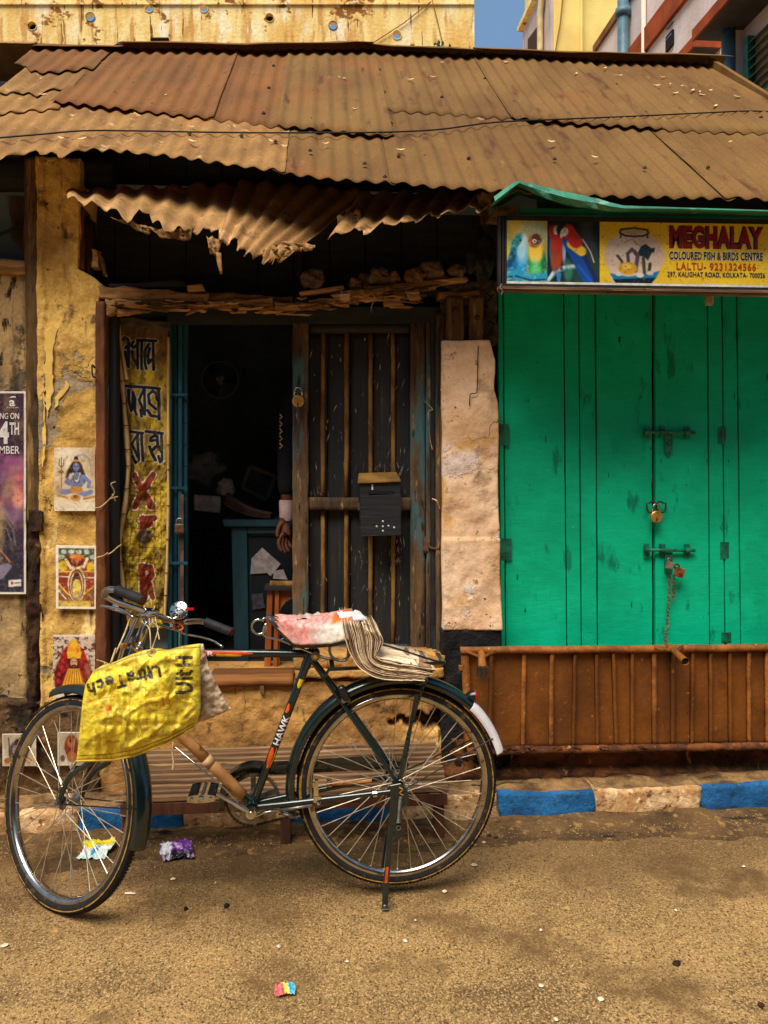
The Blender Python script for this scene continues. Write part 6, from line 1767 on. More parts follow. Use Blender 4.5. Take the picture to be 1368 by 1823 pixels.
tube_decal('decal', stt, BB, axs, .0147, [(sb - .018, 0, .004), (sb - .008, -.006, .010), (sb + .014, -.006, .011)], m_yel)
axt = (STp - HT).normalized()
tube_decal('decal', tt, HT, axt, .0142, [(.20, -.012, .0), (.30, -.010, .008), (.345, -.010, .006), (.39, -.003, -.001)], m_oran)
tube_decal('decal', tt, HT, axt, .0144, [(.265, -.001, .009), (.285, .001, .010), (.30, 0, .009), (.33, .002, .010), (.35, .003, .008)], m_yel)
gv, gf = fine_glyphs('R', .03)
xs = [v[0] for v in gv]; ys = [v[1] for v in gv]
st2 = 1 if (on_tube(HT, axt, .014, 0, .005) - on_tube(HT, axt, .014, 0, 0)).z > 0 else -1
mk('lettering', ([on_tube(HT, axt, .0145, .235 + (x - min(xs)) / (max(xs) - min(xs)) * .022, st2 * (((y - min(ys)) / (max(ys) - min(ys)) - .5) * .016)) for x, y in gv], gf), m_white, tt)

# ---- rear wheel, guard, reflector
refR = -e
axR = refR.cross(ZV)
wheel(hubR, axR, refR, 40, None, .036)
gprof = [(.362, -.033), (.380, -.028), (.3895, -.016), (.3930, 0), (.3895, .016), (.380, .028), (.362, .033)]
def guard(c, ax, ref, a0, a1, X=None, m=m_bgreen, name='mudguard', grow=0.0, par=bike):
    v, f = rings(c, ax, ref, [(r + grow, o * (1 + grow * 8)) for r, o in gprof], R_(a0), R_(a1), n=64, closed_prof=False)
    if X: v = [X(p) for p in v]
    o = mk(name, (v, f), m, par, smooth=True)
    solid(o, .0018)
    return o
mg = guard(hubR, axR, refR, 15, 192)
guard(hubR, axR, refR, 16, 46, None, m_white, 'white_tail', .0025, mg)
def gpt(a, r=.395): return hubR + (refR * math.cos(R_(a)) + ZV * math.sin(R_(a))) * r
rc, rd = gpt(49.5, .394), (refR * math.cos(R_(12)) + ZV * .10).normalized()
rl = mk('rear_reflector', lathe(rc - rd * .014, rd, [(.006, 0), (.014, .008), (.021, .024), (.0225, .034)], 16), m_bblack, bike, smooth='angle')
mk('lens', lathe(rc + rd * .0205, rd, [(.022, 0), (.0215, .006), (.012, .010)], 16), m_redl, rl, smooth=True)
for s in (-1, 1):
    mk('guard_stay', tube([hubR + n_ * s * .07, gpt(25.5, .372) + n_ * s * .034], .0026, 6), m_bblack, bike)
mk('sidewall_label', rings(hubR, axR, refR, [(.338, (1 if axR.dot(n_) > 0 else -1) * .0208), (.346, (1 if axR.dot(n_) > 0 else -1) * .0196)], R_(172), R_(187), n=8, closed_prof=False), m_tline, bike)

# ---- saddle
noseP, rearP = BP(479, 1098), BP(626, 1098)
sax = (rearP - noseP)
sL = sax.length
sax.normalize()
def sad(u, v, grow=0.0, seed=0.0, wr=0.0):
    w = (.021 + .088 * max(0, min(1, (u - .18) / .62)) ** 1.4) * (1 if u < .93 else 1 - (u - .93) * 2.5) + grow
    a = v * math.pi * .5
    dip = -.016 * math.sin(math.pi * min(1, u * 1.05)) + .010 * u
    drop = (.012 + .085 * min(1, u / .30) * (1 - .25 * u)) 
    cy = math.sin(a) if abs(v) < .62 else math.sin(math.pi * .5 * .62) + (abs(v) - .62) * .12
    n = math.copysign(abs(cy), v) * w
    zz = dip - drop * (abs(v) ** 2.2) + grow
    p = noseP + sax * (sL * u) + n_ * n + ZV * zz
    if wr:
        p += (n_ * math.copysign(1, v) * .7 + ZV * .6) * wr * (fb(u * 9 + seed, v * 3, 1) + .6 * fb(u * 22, v * 6, seed)) 
    return p
sd_ = mk('saddle', gridf(lambda u, v: sad(u, v * 2 - 1), 30, 20), mat('black_leather', (62, 58, 58), (44, 41, 42), sc=20, rough=.45, spec=.5, spots=[((120, 104, 90), 30, .66, .06, U3)]), bike, smooth=True)
solid(sd_, .004, -1)
def wire(pts, r, m, name='saddle_wire', k=6): return mk(name, tube(spline(pts, k), r, 7), m, bike, smooth=True)
clampP = BP(562, 1165)
for s in (-1, 1):
    nn = s * .022
    lp = [BP(484, 1097, nn * .3), BP(470, 1101, nn)]
    for k in range(10):
        a = R_(60 + k * 36)
        lp.append(BP(461.5 + 13 * math.cos(a), 1116 - 13 * math.sin(a), nn))
    lp += [BP(470, 1131, nn), BP(500, 1140, nn), BP(535, 1154, nn), BP(560, 1164, nn)]
    wire(lp, .0042, m_chrome)
    lp = [BP(558, 1163, nn), BP(580, 1172, nn * 1.6)]
    for k in range(13):
        a = R_(-120 + k * 36)
        lp.append(BP(606 + 19 * math.cos(a), 1157 - 19 * math.sin(a), nn * (1.8 + .1 * k)))
    lp += [BP(622, 1136, nn * 3.3), BP(628, 1120, nn * 3.4)]
    wire(lp, .0048, m_steel)
mk('saddle_clamp', lathe(clampP - n_ * .032, n_, [(.016, 0), (.016, .012), (.010, .013), (.010, .051), (.016, .052), (.016, .064)], 14), m_steel, bike, smooth='angle')
mk('clamp_bolt', lathe(clampP + n_ * .032, n_, [(.009, 0), (.009, .006), (.005, .007), (.005, .014)], 6), m_brass, bike)
mk('seat_post', tube([STp, STp + axs * .045, BP(560, 1128)], .0115, 10), m_chrome, bike, smooth=True)
wire([BP(498, 1140, .01), BP(520, 1132, .01), BP(545, 1138, .0)], .003, m_steel)
# paper and plastic wrapped round the saddle
wrap = thing('saddle_wrap', sad(.55, 0) - ZV * .05, 'crumpled pink and white printed plastic wrapped round the bicycle saddle', 'wrapping')
lay = [('n', 20, 8, .5, .3, (196, 184, 176), .6, 3), ('n', 8, 10, .56, .12, (130, 118, 116), .35, 17)]
for k in range(9):
    x = 12 + k * 7
    lay.append(('s', [(x, 5), (x + 4 * math.sin(k * 2.1), 15), (x + 5, 22 + 2 * math.cos(k * 1.7)), (x + 1, 30)], 2.4, (222, 128, 120), 1))
lay += [('p', [(74, 14), (100, 10), (100, 34), (80, 30)], (206, 104, 46), 5), ('e', 80, 6, 26, 8, 0, (226, 218, 206), 6)]
wl = printed('cover', wrap, (10, 0, 100, 60), 1.2, lambda x, y: sad(x / 100.0 + .03 * (1 - x / 100) * math.sin(y * .8), 1 - y / 30.0, .013, 3.0, .005), lay + [(l[0], [(a, 60 - b) for a, b in l[1]]) + l[2:] for l in lay if l[0] == 's'], (228, 158, 146), mat('printed_plastic', (255, 255, 255), None, attr=True, rough=.45, spec=.5, bump=[(40, .003, U3), (110, .0015, U3)]))
solid(wl, .0012)
q = [BP(600, 1089, .05), BP(640, 1088, .05), BP(656, 1104, .06), BP(608, 1106, .08)]
o = mk('loose_flap', gridf(lambda u, v: (q[0] * (1 - u) + q[1] * u) * (1 - v) + (q[3] * (1 - u) + q[2] * u) * v + ZV * .008 * fb(u * 4, v * 4, 2), 10, 6), m_white, wrap, smooth=True)
solid(o, .001)
q = [BP(528, 1106, .03), BP(614, 1108, .02), BP(610, 1100, -.06), BP(532, 1098, -.06)]
o = mk('loose_flap', gridf(lambda u, v: (q[0] * (1 - u) + q[1] * u) * (1 - v) + (q[3] * (1 - u) + q[2] * u) * v + ZV * (.016 * fb(u * 5, v * 4, 2) + .01), 16, 6), mat('grey_plastic', (206, 186, 176), (160, 144, 138), sc=20, rough=.4, bump=[(40, .005, U3)]), wrap, smooth=True)
solid(o, .001)

# ---- carrier
zr = BP(700, 1186).z
def rail(n): return [BP(578, 1206, n * .6), BP(586, 1192, n), BP(650, 1189, n), BP(792, 1180, n)]
for s in (-1, 1):
    mk('carrier_rail', tube(rail(s * .065), .0065, 8), m_bgreen, bike, smooth='angle')
for px in (592, 640, 690, 740, 790):
    a = BP(px, 1191 - (px - 590) * .055, .065); b = BP(px, 1191 - (px - 590) * .055, 0) - n_ * .065 + ZV * 0
    b = a - n_ * .13
    mk('carrier_bar', beam(a, b, .016, .005), m_bgreen, bike)
mk('carrier_clip', tube(spline([BP(640, 1140, .05), BP(690, 1150, .05), BP(760, 1172, .05), BP(782, 1178, .02), BP(782, 1178, -.02), BP(760, 1172, -.05), BP(690, 1150, -.05)], 5), .0035, 6), m_bblack, bike, smooth=True)
for s in (-1, 1):
    for (pts) in ([(757, 1186), (757, 1210), (748, 1236), (738, 1270), (726, 1330), (713, 1388)], [(742, 1236), (736, 1270), (728, 1310), (716, 1360), (709, 1388)]):
        P = spline([BP(x, y, s * .070) for x, y in pts], 6)
        V, Fc = [], []
        for i, p in enumerate(P):
            a = i * .22 if 8 < i < 26 else 0
            d = (e * math.cos(a) + n_ * math.sin(a)) * .0075
            t = (e * -math.sin(a) + n_ * math.cos(a)) * .0016
            V += [p - d - t, p + d - t, p + d + t, p - d + t]
        for i in range(len(P) - 1):
            for k in range(4):
                Fc.append((i * 4 + k, i * 4 + (k + 1) % 4, i * 4 + 4 + (k + 1) % 4, i * 4 + 4 + k))
        mk('carrier_stay', (V, Fc), m_bgreen, bike)
# lamp dynamo on the seat stay
a, b = BP(606, 1222, .055), BP(622, 1252, .055)
dd = (b - a).normalized()
mk('dynamo', join(lathe(a, dd, [(.010, 0), (.014, .004), (.014, .045), (.011, .052), (.008, .055)], 12), beam(a + dd * .02, a + dd * .02 - n_ * .03 + e * .01, .012, .012)), m_bblack, bike, smooth='angle')
mk('guard_clip', join(box(BP(616, 1246, .045), (.03, .012, .014)), lathe(BP(612, 1248, .05), n_, [(.007, 0), (.007, .008)], 6)), m_steel, bike)

# ---- drive: chainring, cranks, pedals, chain, guard
cr = BB - n_ * .046
V, Fc = [], []
nt = 46
for side in (0, 1):
    for k in range(nt * 2):
        a = math.pi * k / nt
        r = .0945 if k % 2 else .0900
        V.append(cr + (e * math.cos(a) + ZV * math.sin(a)) * r - n_ * .003 * side)
    for k in range(nt * 2):
        a = math.pi * k / nt
        V.append(cr + (e * math.cos(a) + ZV * math.sin(a)) * .079 - n_ * .003 * side)
m2 = nt * 2
for k in range(m2):
    j = (k + 1) % m2
    Fc += [(k, j, m2 + j, m2 + k), (2 * m2 + k, 3 * m2 + k, 3 * m2 + j, 2 * m2 + j), (k, 2 * m2 + k, 2 * m2 + j, j), (m2 + k, m2 + j, 3 * m2 + j, 3 * m2 + k)]
cring = mk('chainring', (V, Fc), m_steel, bike)
for k in range(5):
    a = k * 2 * math.pi / 5 + .3
    d = e * math.cos(a) + ZV * math.sin(a)
    mk('chainring_arm', beam(cr + d * .018, cr + d * .082, .018, .003, n_), m_steel, cring)
mk('chainring_boss', lathe(cr - n_ * .004, n_, [(.026, 0), (.026, .008)], 16), m_steel, cring)
pedN = BP(366, 1411, .11)
endN = BP(382, 1411, .07)
crk = tube(spline([BB + n_ * .062, BB.lerp(endN, .5) + n_ * .032, endN], 5), [.0125] * 5 + [.0095] * 6, 10, squash=.75)
mk('crank', join(crk, lathe(BB + n_ * .048, n_, [(.018, 0), (.019, .012), (.018, .024), (.010, .026), (.010, .032)], 16)), m_chrome, bike, smooth='angle')
fe_ = BB * 2 - endN - n_ * .0
farE = BB + (BB - endN)
farE = farE - n_ * ((farE - BB).dot(n_)) - n_ * .075
mk('crank', tube([BB - n_ * .062, farE], [.0125, .0095], 10, squash=.75), m_chrome, bike, smooth='angle')
def pedal(c):
    p = node('pedal', bike, c)
    mk('axle', tube([c - n_ * .055, c + n_ * .05], .006, 8), m_steel, p)
    for s in (-1, 1):
        bevel(mk('block', box(c + e * s * .030, (.026, .088, .022), Matrix((e, n_, ZV)).transposed()), m_tyre, p), .004, 2)
    for s in (-1, 1):
        mk('end_plate', prism([c + n_ * s * .048 + e * x + ZV * z for x, z in ((-.045, -.008), (-.02, -.013), (.02, -.013), (.045, -.008), (.045, .008), (.02, .013), (-.02, .013), (-.045, .008))], n_ * s * .0025), m_chrome, p)
        for x in (-.03, .03):
            mk('pedal_bolt', lathe(c + n_ * s * .051 + e * x, n_ * s, [(.006, 0), (.006, .004), (.003, .006)], 6), m_chrome, p)
    mk('axle_cap', lathe(c + n_ * .05, n_, [(.010, 0), (.010, .006), (.006, .009)], 8), m_chrome, p)
pedal(BP(362, 1411, .115))
pedal(farE - n_ * .06)
spk = hubR - n_ * .046
mk('sprocket', lathe(spk - n_ * .002, n_, [(.036, 0), (.037, .002), (.036, .004)], 18), m_steel, bike)
V, Fc = [], []
def chain_run(p, q):
    L_ = (q - p).length
    k = int(L_ / .0127)
    d = (q - p).normalized()
    u = d.cross(n_)
    for i in range(k):
        c0 = p + d * (i * .0127 + .006)
        w = .0042 if i % 2 else .0032
        bx_ = box(c0, (.0115, .007 if i % 2 else .0045, .0075), Matrix((d, n_, u)).transposed())
        b = len(V)
        V.extend(bx_[0])
        Fc.extend([tuple(x + b for x in f) for f in bx_[1]])
chain_run(cr + ZV * .0945, spk + ZV * .039)
chain_run(spk - ZV * .039, cr - ZV * .0945)
for k in range(22):
    a = R_(90 + k * 8.2)
    a2 = R_(90 + (k + 1) * 8.2)
    chain_run(cr + (-e * 0 + e * -math.cos(a) * -1 * 0 + e * math.cos(R_(90 - k * 8.2)) + ZV * math.sin(R_(90 - k * 8.2))) * .0945, cr + (e * math.cos(R_(90 - (k + 1) * 8.2)) + ZV * math.sin(R_(90 - (k + 1) * 8.2))) * .0945)
mk('drive_chain', (V, Fc), mat('oily_chain', (70, 58, 46), (44, 38, 34), sc=60, rough=.5, met=.6), bike)
G1 = [(cr + e * .118 - ZV * .03), (cr + e * .112 + ZV * .05), (cr + e * .07 + ZV * .105), (cr + e * .01 + ZV * .128), (cr - e * .08 + ZV * .122), (spk + e * .12 + ZV * .074), (spk + ZV * .068), (spk - e * .045 + ZV * .05)]
G2 = [(cr + e * .100 - ZV * .03), (cr + e * .094 + ZV * .035), (cr + e * .06 + ZV * .085), (cr + e * .0 + ZV * .102), (cr - e * .08 + ZV * .090), (spk + e * .12 + ZV * .040), (spk + ZV * .040), (spk - e * .03 + ZV * .03)]
P1, P2 = spline(G1, 6), spline(G2, 6)
V, Fc = [], []
for p, q in zip(P1, P2):
    V += [q + n_ * .016, p + n_ * .016, p - n_ * .02, q - n_ * .02]
for i in range(len(P1) - 1):
    for k in range(3):
        Fc.append((i * 4 + k, i * 4 + k + 1, i * 4 + 5 + k, i * 4 + 4 + k))
solid(mk('chain_guard', (V, Fc), m_bgreen, bike, smooth='angle'), .0016)
# ---- brake linkage
mk('brake_rod', tube([BP(312, 1330, .035), BP(400, 1404, .03), BP(448, 1452, .03)], .0028, 6), m_chrome, bike, smooth=True)
mk('brake_rod', tube([BP(448, 1458, .02), BP(470, 1447, .03), BP(498, 1442, .035)], .0042, 6), m_chrome, bike, smooth=True)
mk('brake_rod', tube([BP(498, 1443, .035), BP(556, 1434, .05)], .0055, 8), m_steel, bike, smooth=True)
mk('brake_rod', tube([BP(500, 1447, .03), BP(530, 1457, .03)], .004, 6), m_steel, bike, smooth=True)
for (x, y, n) in ((563, 1408, .04), (563, 1408, -.04)):
    cpr = node('brake_caliper', bike, BP(x, y, n))
    mk('bracket', join(box(BP(x, y - 2, n), (.016, .014, .05)), box(BP(x + 1, y - 14, n), (.012, .012, .02)), box(BP(x + 2, y + 14, n), (.026, .02, .02))), m_chrome, cpr)
    mk('brake_shoe', box(BP(x - 6, y + 30, n * .6), (.014, .016, .026)), mat('tan_shoe', (150, 120, 60), None, rough=.8) if n > 0 else m_tyre, cpr)
    mk('bolt', lathe(BP(x + 4, y + 22, n + .012), n_, [(.007, 0), (.007, .006), (.004, .01)], 6), m_chrome, cpr)
mk('stay_clamp', lathe(hubR.lerp(BB, .17) + n_ * .056 - (BB - hubR).normalized() * .008, (BB - hubR).normalized(), [(.0125, 0), (.0125, .014)], 12), m_chrome, bike)
mk('stay_clamp', join(box(BP(586, 1394, -.03), (.018, .02, .022)), lathe(BP(586, 1391, -.02), n_, [(.006, 0), (.006, .01)], 6)), m_chrome, bike)
mk('pump', tube([BP(590, 1396, -.03), BP(662, 1389, -.03)], .0085, 10), m_tape, bike)
mk('grip_cord', tube([BP(560, 1430, -.05), BP(640, 1428, -.05), BP(700, 1405, -.05)], .002, 5), m_bblack, bike)

# ---- stand
std = node('stand', bike, hubR)
def flatbar(pts, n, w, t): 
    V, Fc = [], []
    for i, (x, y, nn) in enumerate(pts):
        p = BP(x, y, nn)
        V += [p - e * w / 2 - n_ * t, p + e * w / 2 - n_ * t, p + e * w / 2 + n_ * t, p - e * w / 2 + n_ * t]
    for i in range(len(pts) - 1):
        for k in range(4):
            Fc.append((i * 4 + k, i * 4 + (k + 1) % 4, i * 4 + 4 + (k + 1) % 4, i * 4 + 4 + k))
    Fc += [(0, 1, 2, 3), tuple(len(V) - 4 + k for k in (3, 2, 1, 0))]
    return V, Fc
bevel(mk('leg', flatbar([(704, 1392, .078), (700, 1430, .078), (697, 1470, .08), (694, 1500, .088), (690, 1545, .098), (686, 1600, .102), (685.5, 1618, .102)], 0, .020, .004), m_bgreen, std), .002)
fz = K(.03, -.11, 0.0)
bevel(mk('leg', join(beam(hubR - n_ * .078, K(.012, -.085, .25), .020, .006, n_), beam(K(.012, -.085, .25), K(.045, -.105, .0), .020, .006, n_)), m_bgreen, std), .002)
bevel(mk('spring_plate', prism([BP(x, y, .083) for x, y in ((694, 1398), (714, 1394), (728, 1410), (728, 1428), (716, 1440), (717, 1490), (706, 1498), (700, 1480), (696, 1440))], n_ * .004), m_bgreen, std), .0015)
sp0, sp1 = BP(714, 1418, .094), BP(710, 1466, .094)
sd2 = (sp1 - sp0).normalized()
u1 = sd2.cross(n_).normalized()
mk('spring', tube([sp0 + sd2 * ((sp1 - sp0).length * k / 128) + (u1 * math.cos(k * 2 * math.pi / 8) + n_ * math.sin(k * 2 * math.pi / 8)) * .0062 for k in range(129)], .0016, 5), m_steel, std, smooth=True)
mk('spring_hook', rings(BP(710, 1474, .093), n_, e, [(.005, -.0015), (.009, -.0015), (.009, .0015), (.005, .0015)], n=16), m_steel, std)
mk('hub_ring', tube(spline([BP(711, 1402, .09), BP(717, 1406, .094), BP(712, 1412, .094), BP(718, 1416, .094)], 4), .0022, 5), m_brass, std)
mk('foot_sticker', prism([BP(x, y, .1035) for x, y in ((687, 1544), (692, 1544), (690, 1572), (685, 1572))], n_ * .001), m_oran, std)
mk('foot_bolt', lathe(BP(685.5, 1613, .105), n_, [(.006, 0), (.006, .003), (.003, .005)], 8), m_steel, std)
mk('foot_bar', beam(BP(684, 1590, .098), K(.043, -.10, .03), .014, .006), m_bgreen, std)

# ---- front assembly: everything that turns with the steering
ua = (HT - HB).normalized()
PHI = R_(39)
sg = -1 if ua.cross(e).dot(n_) > 0 else 1
ROT = Matrix.Rotation(sg * PHI, 4, ua)
MX = Matrix.Translation(HB) @ ROT @ Matrix.Translation(-HB)
XF = lambda p: MX @ Vector(p)
def FT(vf): return [XF(v) for v in vf[0]], vf[1]
t0 = (HB.z - .352) / ua.z
foot = HB - ua * t0
fperp = (e - ua * ua.dot(e)).normalized()
if fperp.dot(e) < 0: fperp = -fperp
hubF = foot + fperp * .116
hubF.z = .356
refF = -e
axF = refF.cross(ZV)
wheel(hubF, axF, refF, 36, XF, .030)
gf_ = guard(hubF, axF, refF, -13, 112, XF)
crown = HB - ua * .02
for s in (-1, 1):
    mk('fork_blade', FT(tube(spline([crown + n_ * s * .028 - ua * .005, crown + n_ * s * .044 - ua * .09, crown + n_ * s * .048 - ua * .22 + fperp * .004, hubF + n_ * s * .046 + ua * .10 - fperp * .018, hubF + n_ * s * .044]  , 5), [.0130] * 5 + [.0125] * 5 + [.011] * 5 + [.009] * 5 + [.007], 10)), m_bgreen, bike, smooth=True)
    mk('guard_stay', FT(tube([hubF + n_ * s * .054, hubF + (refF * math.cos(R_(6)) + ZV * math.sin(R_(6))) * .372 + n_ * s * .033], .0024, 5)), m_bblack, bike)
    mk('brake_stirrup', FT(tube([hubF + n_ * s * .056 + ZV * .01, hubF + n_ * s * .056 + ZV * .05 + e * -.01, crown + n_ * s * .050 - ua * .06], .0026, 5)), m_steel, bike)
    mk('axle_nut', FT(lathe(hubF + n_ * s * .048, n_ * s, [(.009, 0), (.009, .007), (.005, .008), (.005, .014)], 6)), m_chrome, bike)
mk('fork_crown', FT(lathe(crown - ua * .02, ua, [(.014, 0), (.024, .006), (.024, .026), (.019, .034)], 14)), m_bgreen, bike, smooth='angle')
clampC = HT + ua * ((BP(268, 1092) - HT).dot(ua))
mk('stem', FT(tube([HT, clampC], .0115, 12)), m_chrome, bike, smooth=True)
mk('headset', FT(lathe(HT + ua * .004, ua, [(.019, 0), (.022, .005), (.022, .012), (.017, .014), (.019, .022)], 14)), m_chrome, bike, smooth='angle')
mk('headset', FT(lathe(HB - ua * .012, ua, [(.02, 0), (.022, .006), (.019, .012)], 14)), m_chrome, bike, smooth='angle')
mk('stem_clamp', FT(lathe(clampC - n_ * .028, n_, [(.017, 0), (.0185, .01), (.0185, .046), (.017, .056)], 14)), m_chrome, bike, smooth='angle')
def HBp(s, f, h): return clampC + n_ * s * .76 + e * f * .92 + ZV * (h + s * .18)
for s in (-1, 1):
    bar = spline([HBp(0, 0, 0), HBp(s * .10, .004, 0), HBp(s * .19, .022, .004), HBp(s * .240, .020, .014), HBp(s * .262, -.022, .024), HBp(s * .266, -.075, .022), HBp(s * .27, -.19, -.002)], 6)
    mk('handlebar', FT(tube(bar, .0108, 12)), m_chrome, bike, smooth=True)
    g0, g1 = HBp(s * .2665, -.080, .022), HBp(s * .271, -.205, -.004)
    prof = []
    gl = (g1 - g0).length
    for k in range(25):
        prof.append((.0152 + .0012 * math.sin(k * 2.2), gl * k / 24))
    gr = mk('grip', FT(lathe(g0, (g1 - g0).normalized(), [(.0165, -.004)] + prof + [(.0172, gl + .003)], 14)), m_grip, bike, smooth=True)
    mk('grip_end', FT(lathe(g1 + (g1 - g0).normalized() * .0035, (g1 - g0).normalized(), [(.0125, 0), (.010, .001)], 14)), m_gripend, gr)
    mk('brake_lever', FT(tube(spline([HBp(s * .20, .026, -.022), HBp(s * .252, .02, -.026), HBp(s * .262, -.05, -.030), HBp(s * .266, -.12, -.040), HBp(s * .268, -.17, -.058)], 5), .0042, 8)), m_chrome, bike, smooth=True)
    mk('lever_rod', FT(tube([HBp(s * .20, .026, -.022), HBp(s * .045, .02, -.024)], .0045, 7)), m_chrome, bike)
    mk('lever_bracket', FT(box(HBp(s * .17, .024, -.010), (.014, .014, .03))), m_chrome, bike)
for (s, f0) in ((.03, .03), (-.01, .04), (.05, .02)):
    mk('brake_rod', FT(tube([HBp(s, f0, -.02), HT + e * (f0 + .01) + n_ * s, crown + e * .055 + n_ * s * .5 - ua * .01], .003, 6)), m_chrome, bike)
    mk('rod_joint', FT(lathe(HT + e * (f0 + .008) + n_ * s + ua * .03, -ua, [(.006, 0), (.007, .004), (.007, .016), (.005, .02)], 8)), m_brass, bike)
mk('rod_bracket', FT(join(box(HT + e * .035 + ua * .012, (.07, .014, .006)), box(HT + e * .05 + ua * .04, (.016, .012, .02)))), m_steel, bike)
# bell on the far half of the bar
bc = HBp(-.165, -.002, .044)
bd = (Vector((0, 0, H)) - XF(bc)).normalized()
bd = (bd * .85 + Vector((-.35, 0, .25))).normalized()
bcw = XF(bc)
bell = mk('bell', lathe(bcw - bd * .012, bd, [(.020, -.008), (.0325, -.002), (.0345, .003), (.0335, .0075), (.030, .0095), (.012, .0105), (.0115, .0085), (.007, .0085), (.006, .012), (.003, .0125)], 28), m_chrome, bike, smooth='angle')
uu = bd.cross(ZV).normalized(); vv = bd.cross(uu)
for k in range(5):
    a = k * 2 * math.pi / 5 + .5
    d = uu * math.cos(a) + vv * math.sin(a)
    t = bd.cross(d)
    cc = bcw + d * .0205 + bd * (.0225 - .012)
    mk('bell_slot', prism([cc + d * .0045 + t * .0042, cc + d * .0055, cc + d * .0045 - t * .0042, cc - d * .004 - t * .0018, cc - d * .004 + t * .0018], bd * .0016), m_dark_slot, bell)
mk('bell_lever', box(bcw + uu * -.0 + (e * -.040) + ZV * .002, (.03, .012, .007)), mat('red_plastic', (186, 26, 28), None, rough=.4), bike)
# orange cord round the bar
oc = thing('orange_cord', XF(HBp(-.19, .014, -.03)), 'bright orange cord knotted round the handlebar beside the bell', 'cord')
m_oc = mat('orange_cord', (210, 104, 36), (176, 78, 26), sc=60, rough=.8)
for k in range(3):
    c0 = HBp(-.185 - .010 * k, .012, .002)
    mk('loop', FT(rings(c0, n_ + e * (.2 * k - .2), ZV, [(.0125, -.002), (.0165, -.002), (.0165, .002), (.0125, .002)], n=16)), m_oc, oc, smooth=True)
mk('knot', FT(tube(spline([HBp(-.19, .0, .0), HBp(-.195, -.012, -.014), HBp(-.185, -.004, -.026), HBp(-.2, .01, -.02), HBp(-.21, .0, -.03)], 4), .0035, 6)), m_oc, oc, smooth=True)
mk('loose_end', FT(tube(spline([HBp(-.19, .0, -.02), HBp(-.188, -.002, -.05), HBp(-.193, -.004, -.085)], 4), .0014, 5)), m_cord, oc, smooth=True)

# ------------------------------------------------------------ yellow sack bag over the handlebar
YBG = 2.33
def poly(pts):
    L_ = [0]
    for a, b in zip(pts[:-1], pts[1:]): L_.append(L_[-1] + math.hypot(b[0] - a[0], b[1] - a[1]))
    def f(t):
        s = t * L_[-1]
        for i in range(len(pts) - 1):
            if s <= L_[i + 1] + 1e-9:
                k = (s - L_[i]) / (L_[i + 1] - L_[i])
                return (pts[i][0] + (pts[i + 1][0] - pts[i][0]) * k, pts[i][1] + (pts[i + 1][1] - pts[i][1]) * k)
        return pts[-1]
    return f
def coons(top, right, bottom, left):
    T_, B_, L_, Rr = poly(top), poly(bottom), poly(left), poly(right)
    def f(u, v):
        a, b, c, d = T_(u), B_(u), L_(v), Rr(v)
        out = []
        for k in (0, 1):
            out.append((1 - v) * a[k] + v * b[k] + (1 - u) * c[k] + u * d[k] - ((1 - u) * (1 - v) * T_(0)[k] + u * (1 - v) * T_(1)[k] + (1 - u) * v * B_(0)[k] + u * v * B_(1)[k]))
        return out
    return f
bagf = coons([(167, 1194), (184, 1184), (206, 1178), (232, 1166), (256, 1158), (282, 1154), (300, 1157), (326, 1150), (357, 1146)], [(357, 1146), (357, 1200), (357, 1262), (352, 1284), (344, 1297)],
             [(136, 1357), (170, 1356), (205, 1355), (240, 1347), (275, 1334), (300, 1322), (344, 1297)], [(167, 1194), (152, 1220), (147, 1250), (143, 1290), (136, 1357)])
def creases(px, py):
    d = 0.0
    # folds running down from the knot at the top
    for (x0, y0, x1, y1, w, h) in ((276, 1160, 250, 1230, 8, .012), (278, 1160, 320, 1262, 9, .014), (214, 1200, 226, 1330, 6, .010), (258, 1250, 330, 1236, 7, .009), (262, 1266, 300, 1330, 9, .010), (170, 1230, 190, 1340, 6, .007), (300, 1180, 356, 1230, 7, .010), (240, 1210, 150, 1260, 9, .009), (200, 1290, 330, 1290, 6, .007), (310, 1300, 356, 1270, 6, .010), (160, 1205, 240, 1180, 6, .008)):
        vx, vy = x1 - x0, y1 - y0
        t = max(0, min(1, ((px - x0) * vx + (py - y0) * vy) / (vx * vx + vy * vy)))
        q = math.hypot(px - x0 - t * vx, py - y0 - t * vy) / w
        d += h * math.exp(-q * q) * (1 if int(x0) % 4 else -1)
    d += .020 * fb(px * .020, py * .014, 2.5, 3) + .006 * fb(px * .05 + .02 * py, py * .03, 7, 2) + .006 * max(0, 1 - abs(fb(px * .016 + py * .006, py * .013, 4.4, 2)) * 5) + .004 * max(0, 1 - abs(fb(px * .03 - py * .012, py * .024 + px * .01, 14.4, 2)) * 4) + .0008 * max(0, 1 - abs(fb(px * .06, py * .05 + px * .02, 24.4, 2)) * 4) + .0016 * abs(fb(px * .14, py * .10, 9, 2))
    return d
def bag_pt(u, v, back=False):
    px, py = bagf(u, v)
    b = (max(0, 4 * u * (1 - u)) ** .5) * (max(0, 4 * v * (1 - v)) ** .5)
    if back:
        return W(px, py, YBG + .025 + .030 * b)
    return W(px, py, YBG + .020 - .055 * b - creases(px, py) * (min(1, 6 * min(u, 1 - u, v, 1 - v) + .25)))
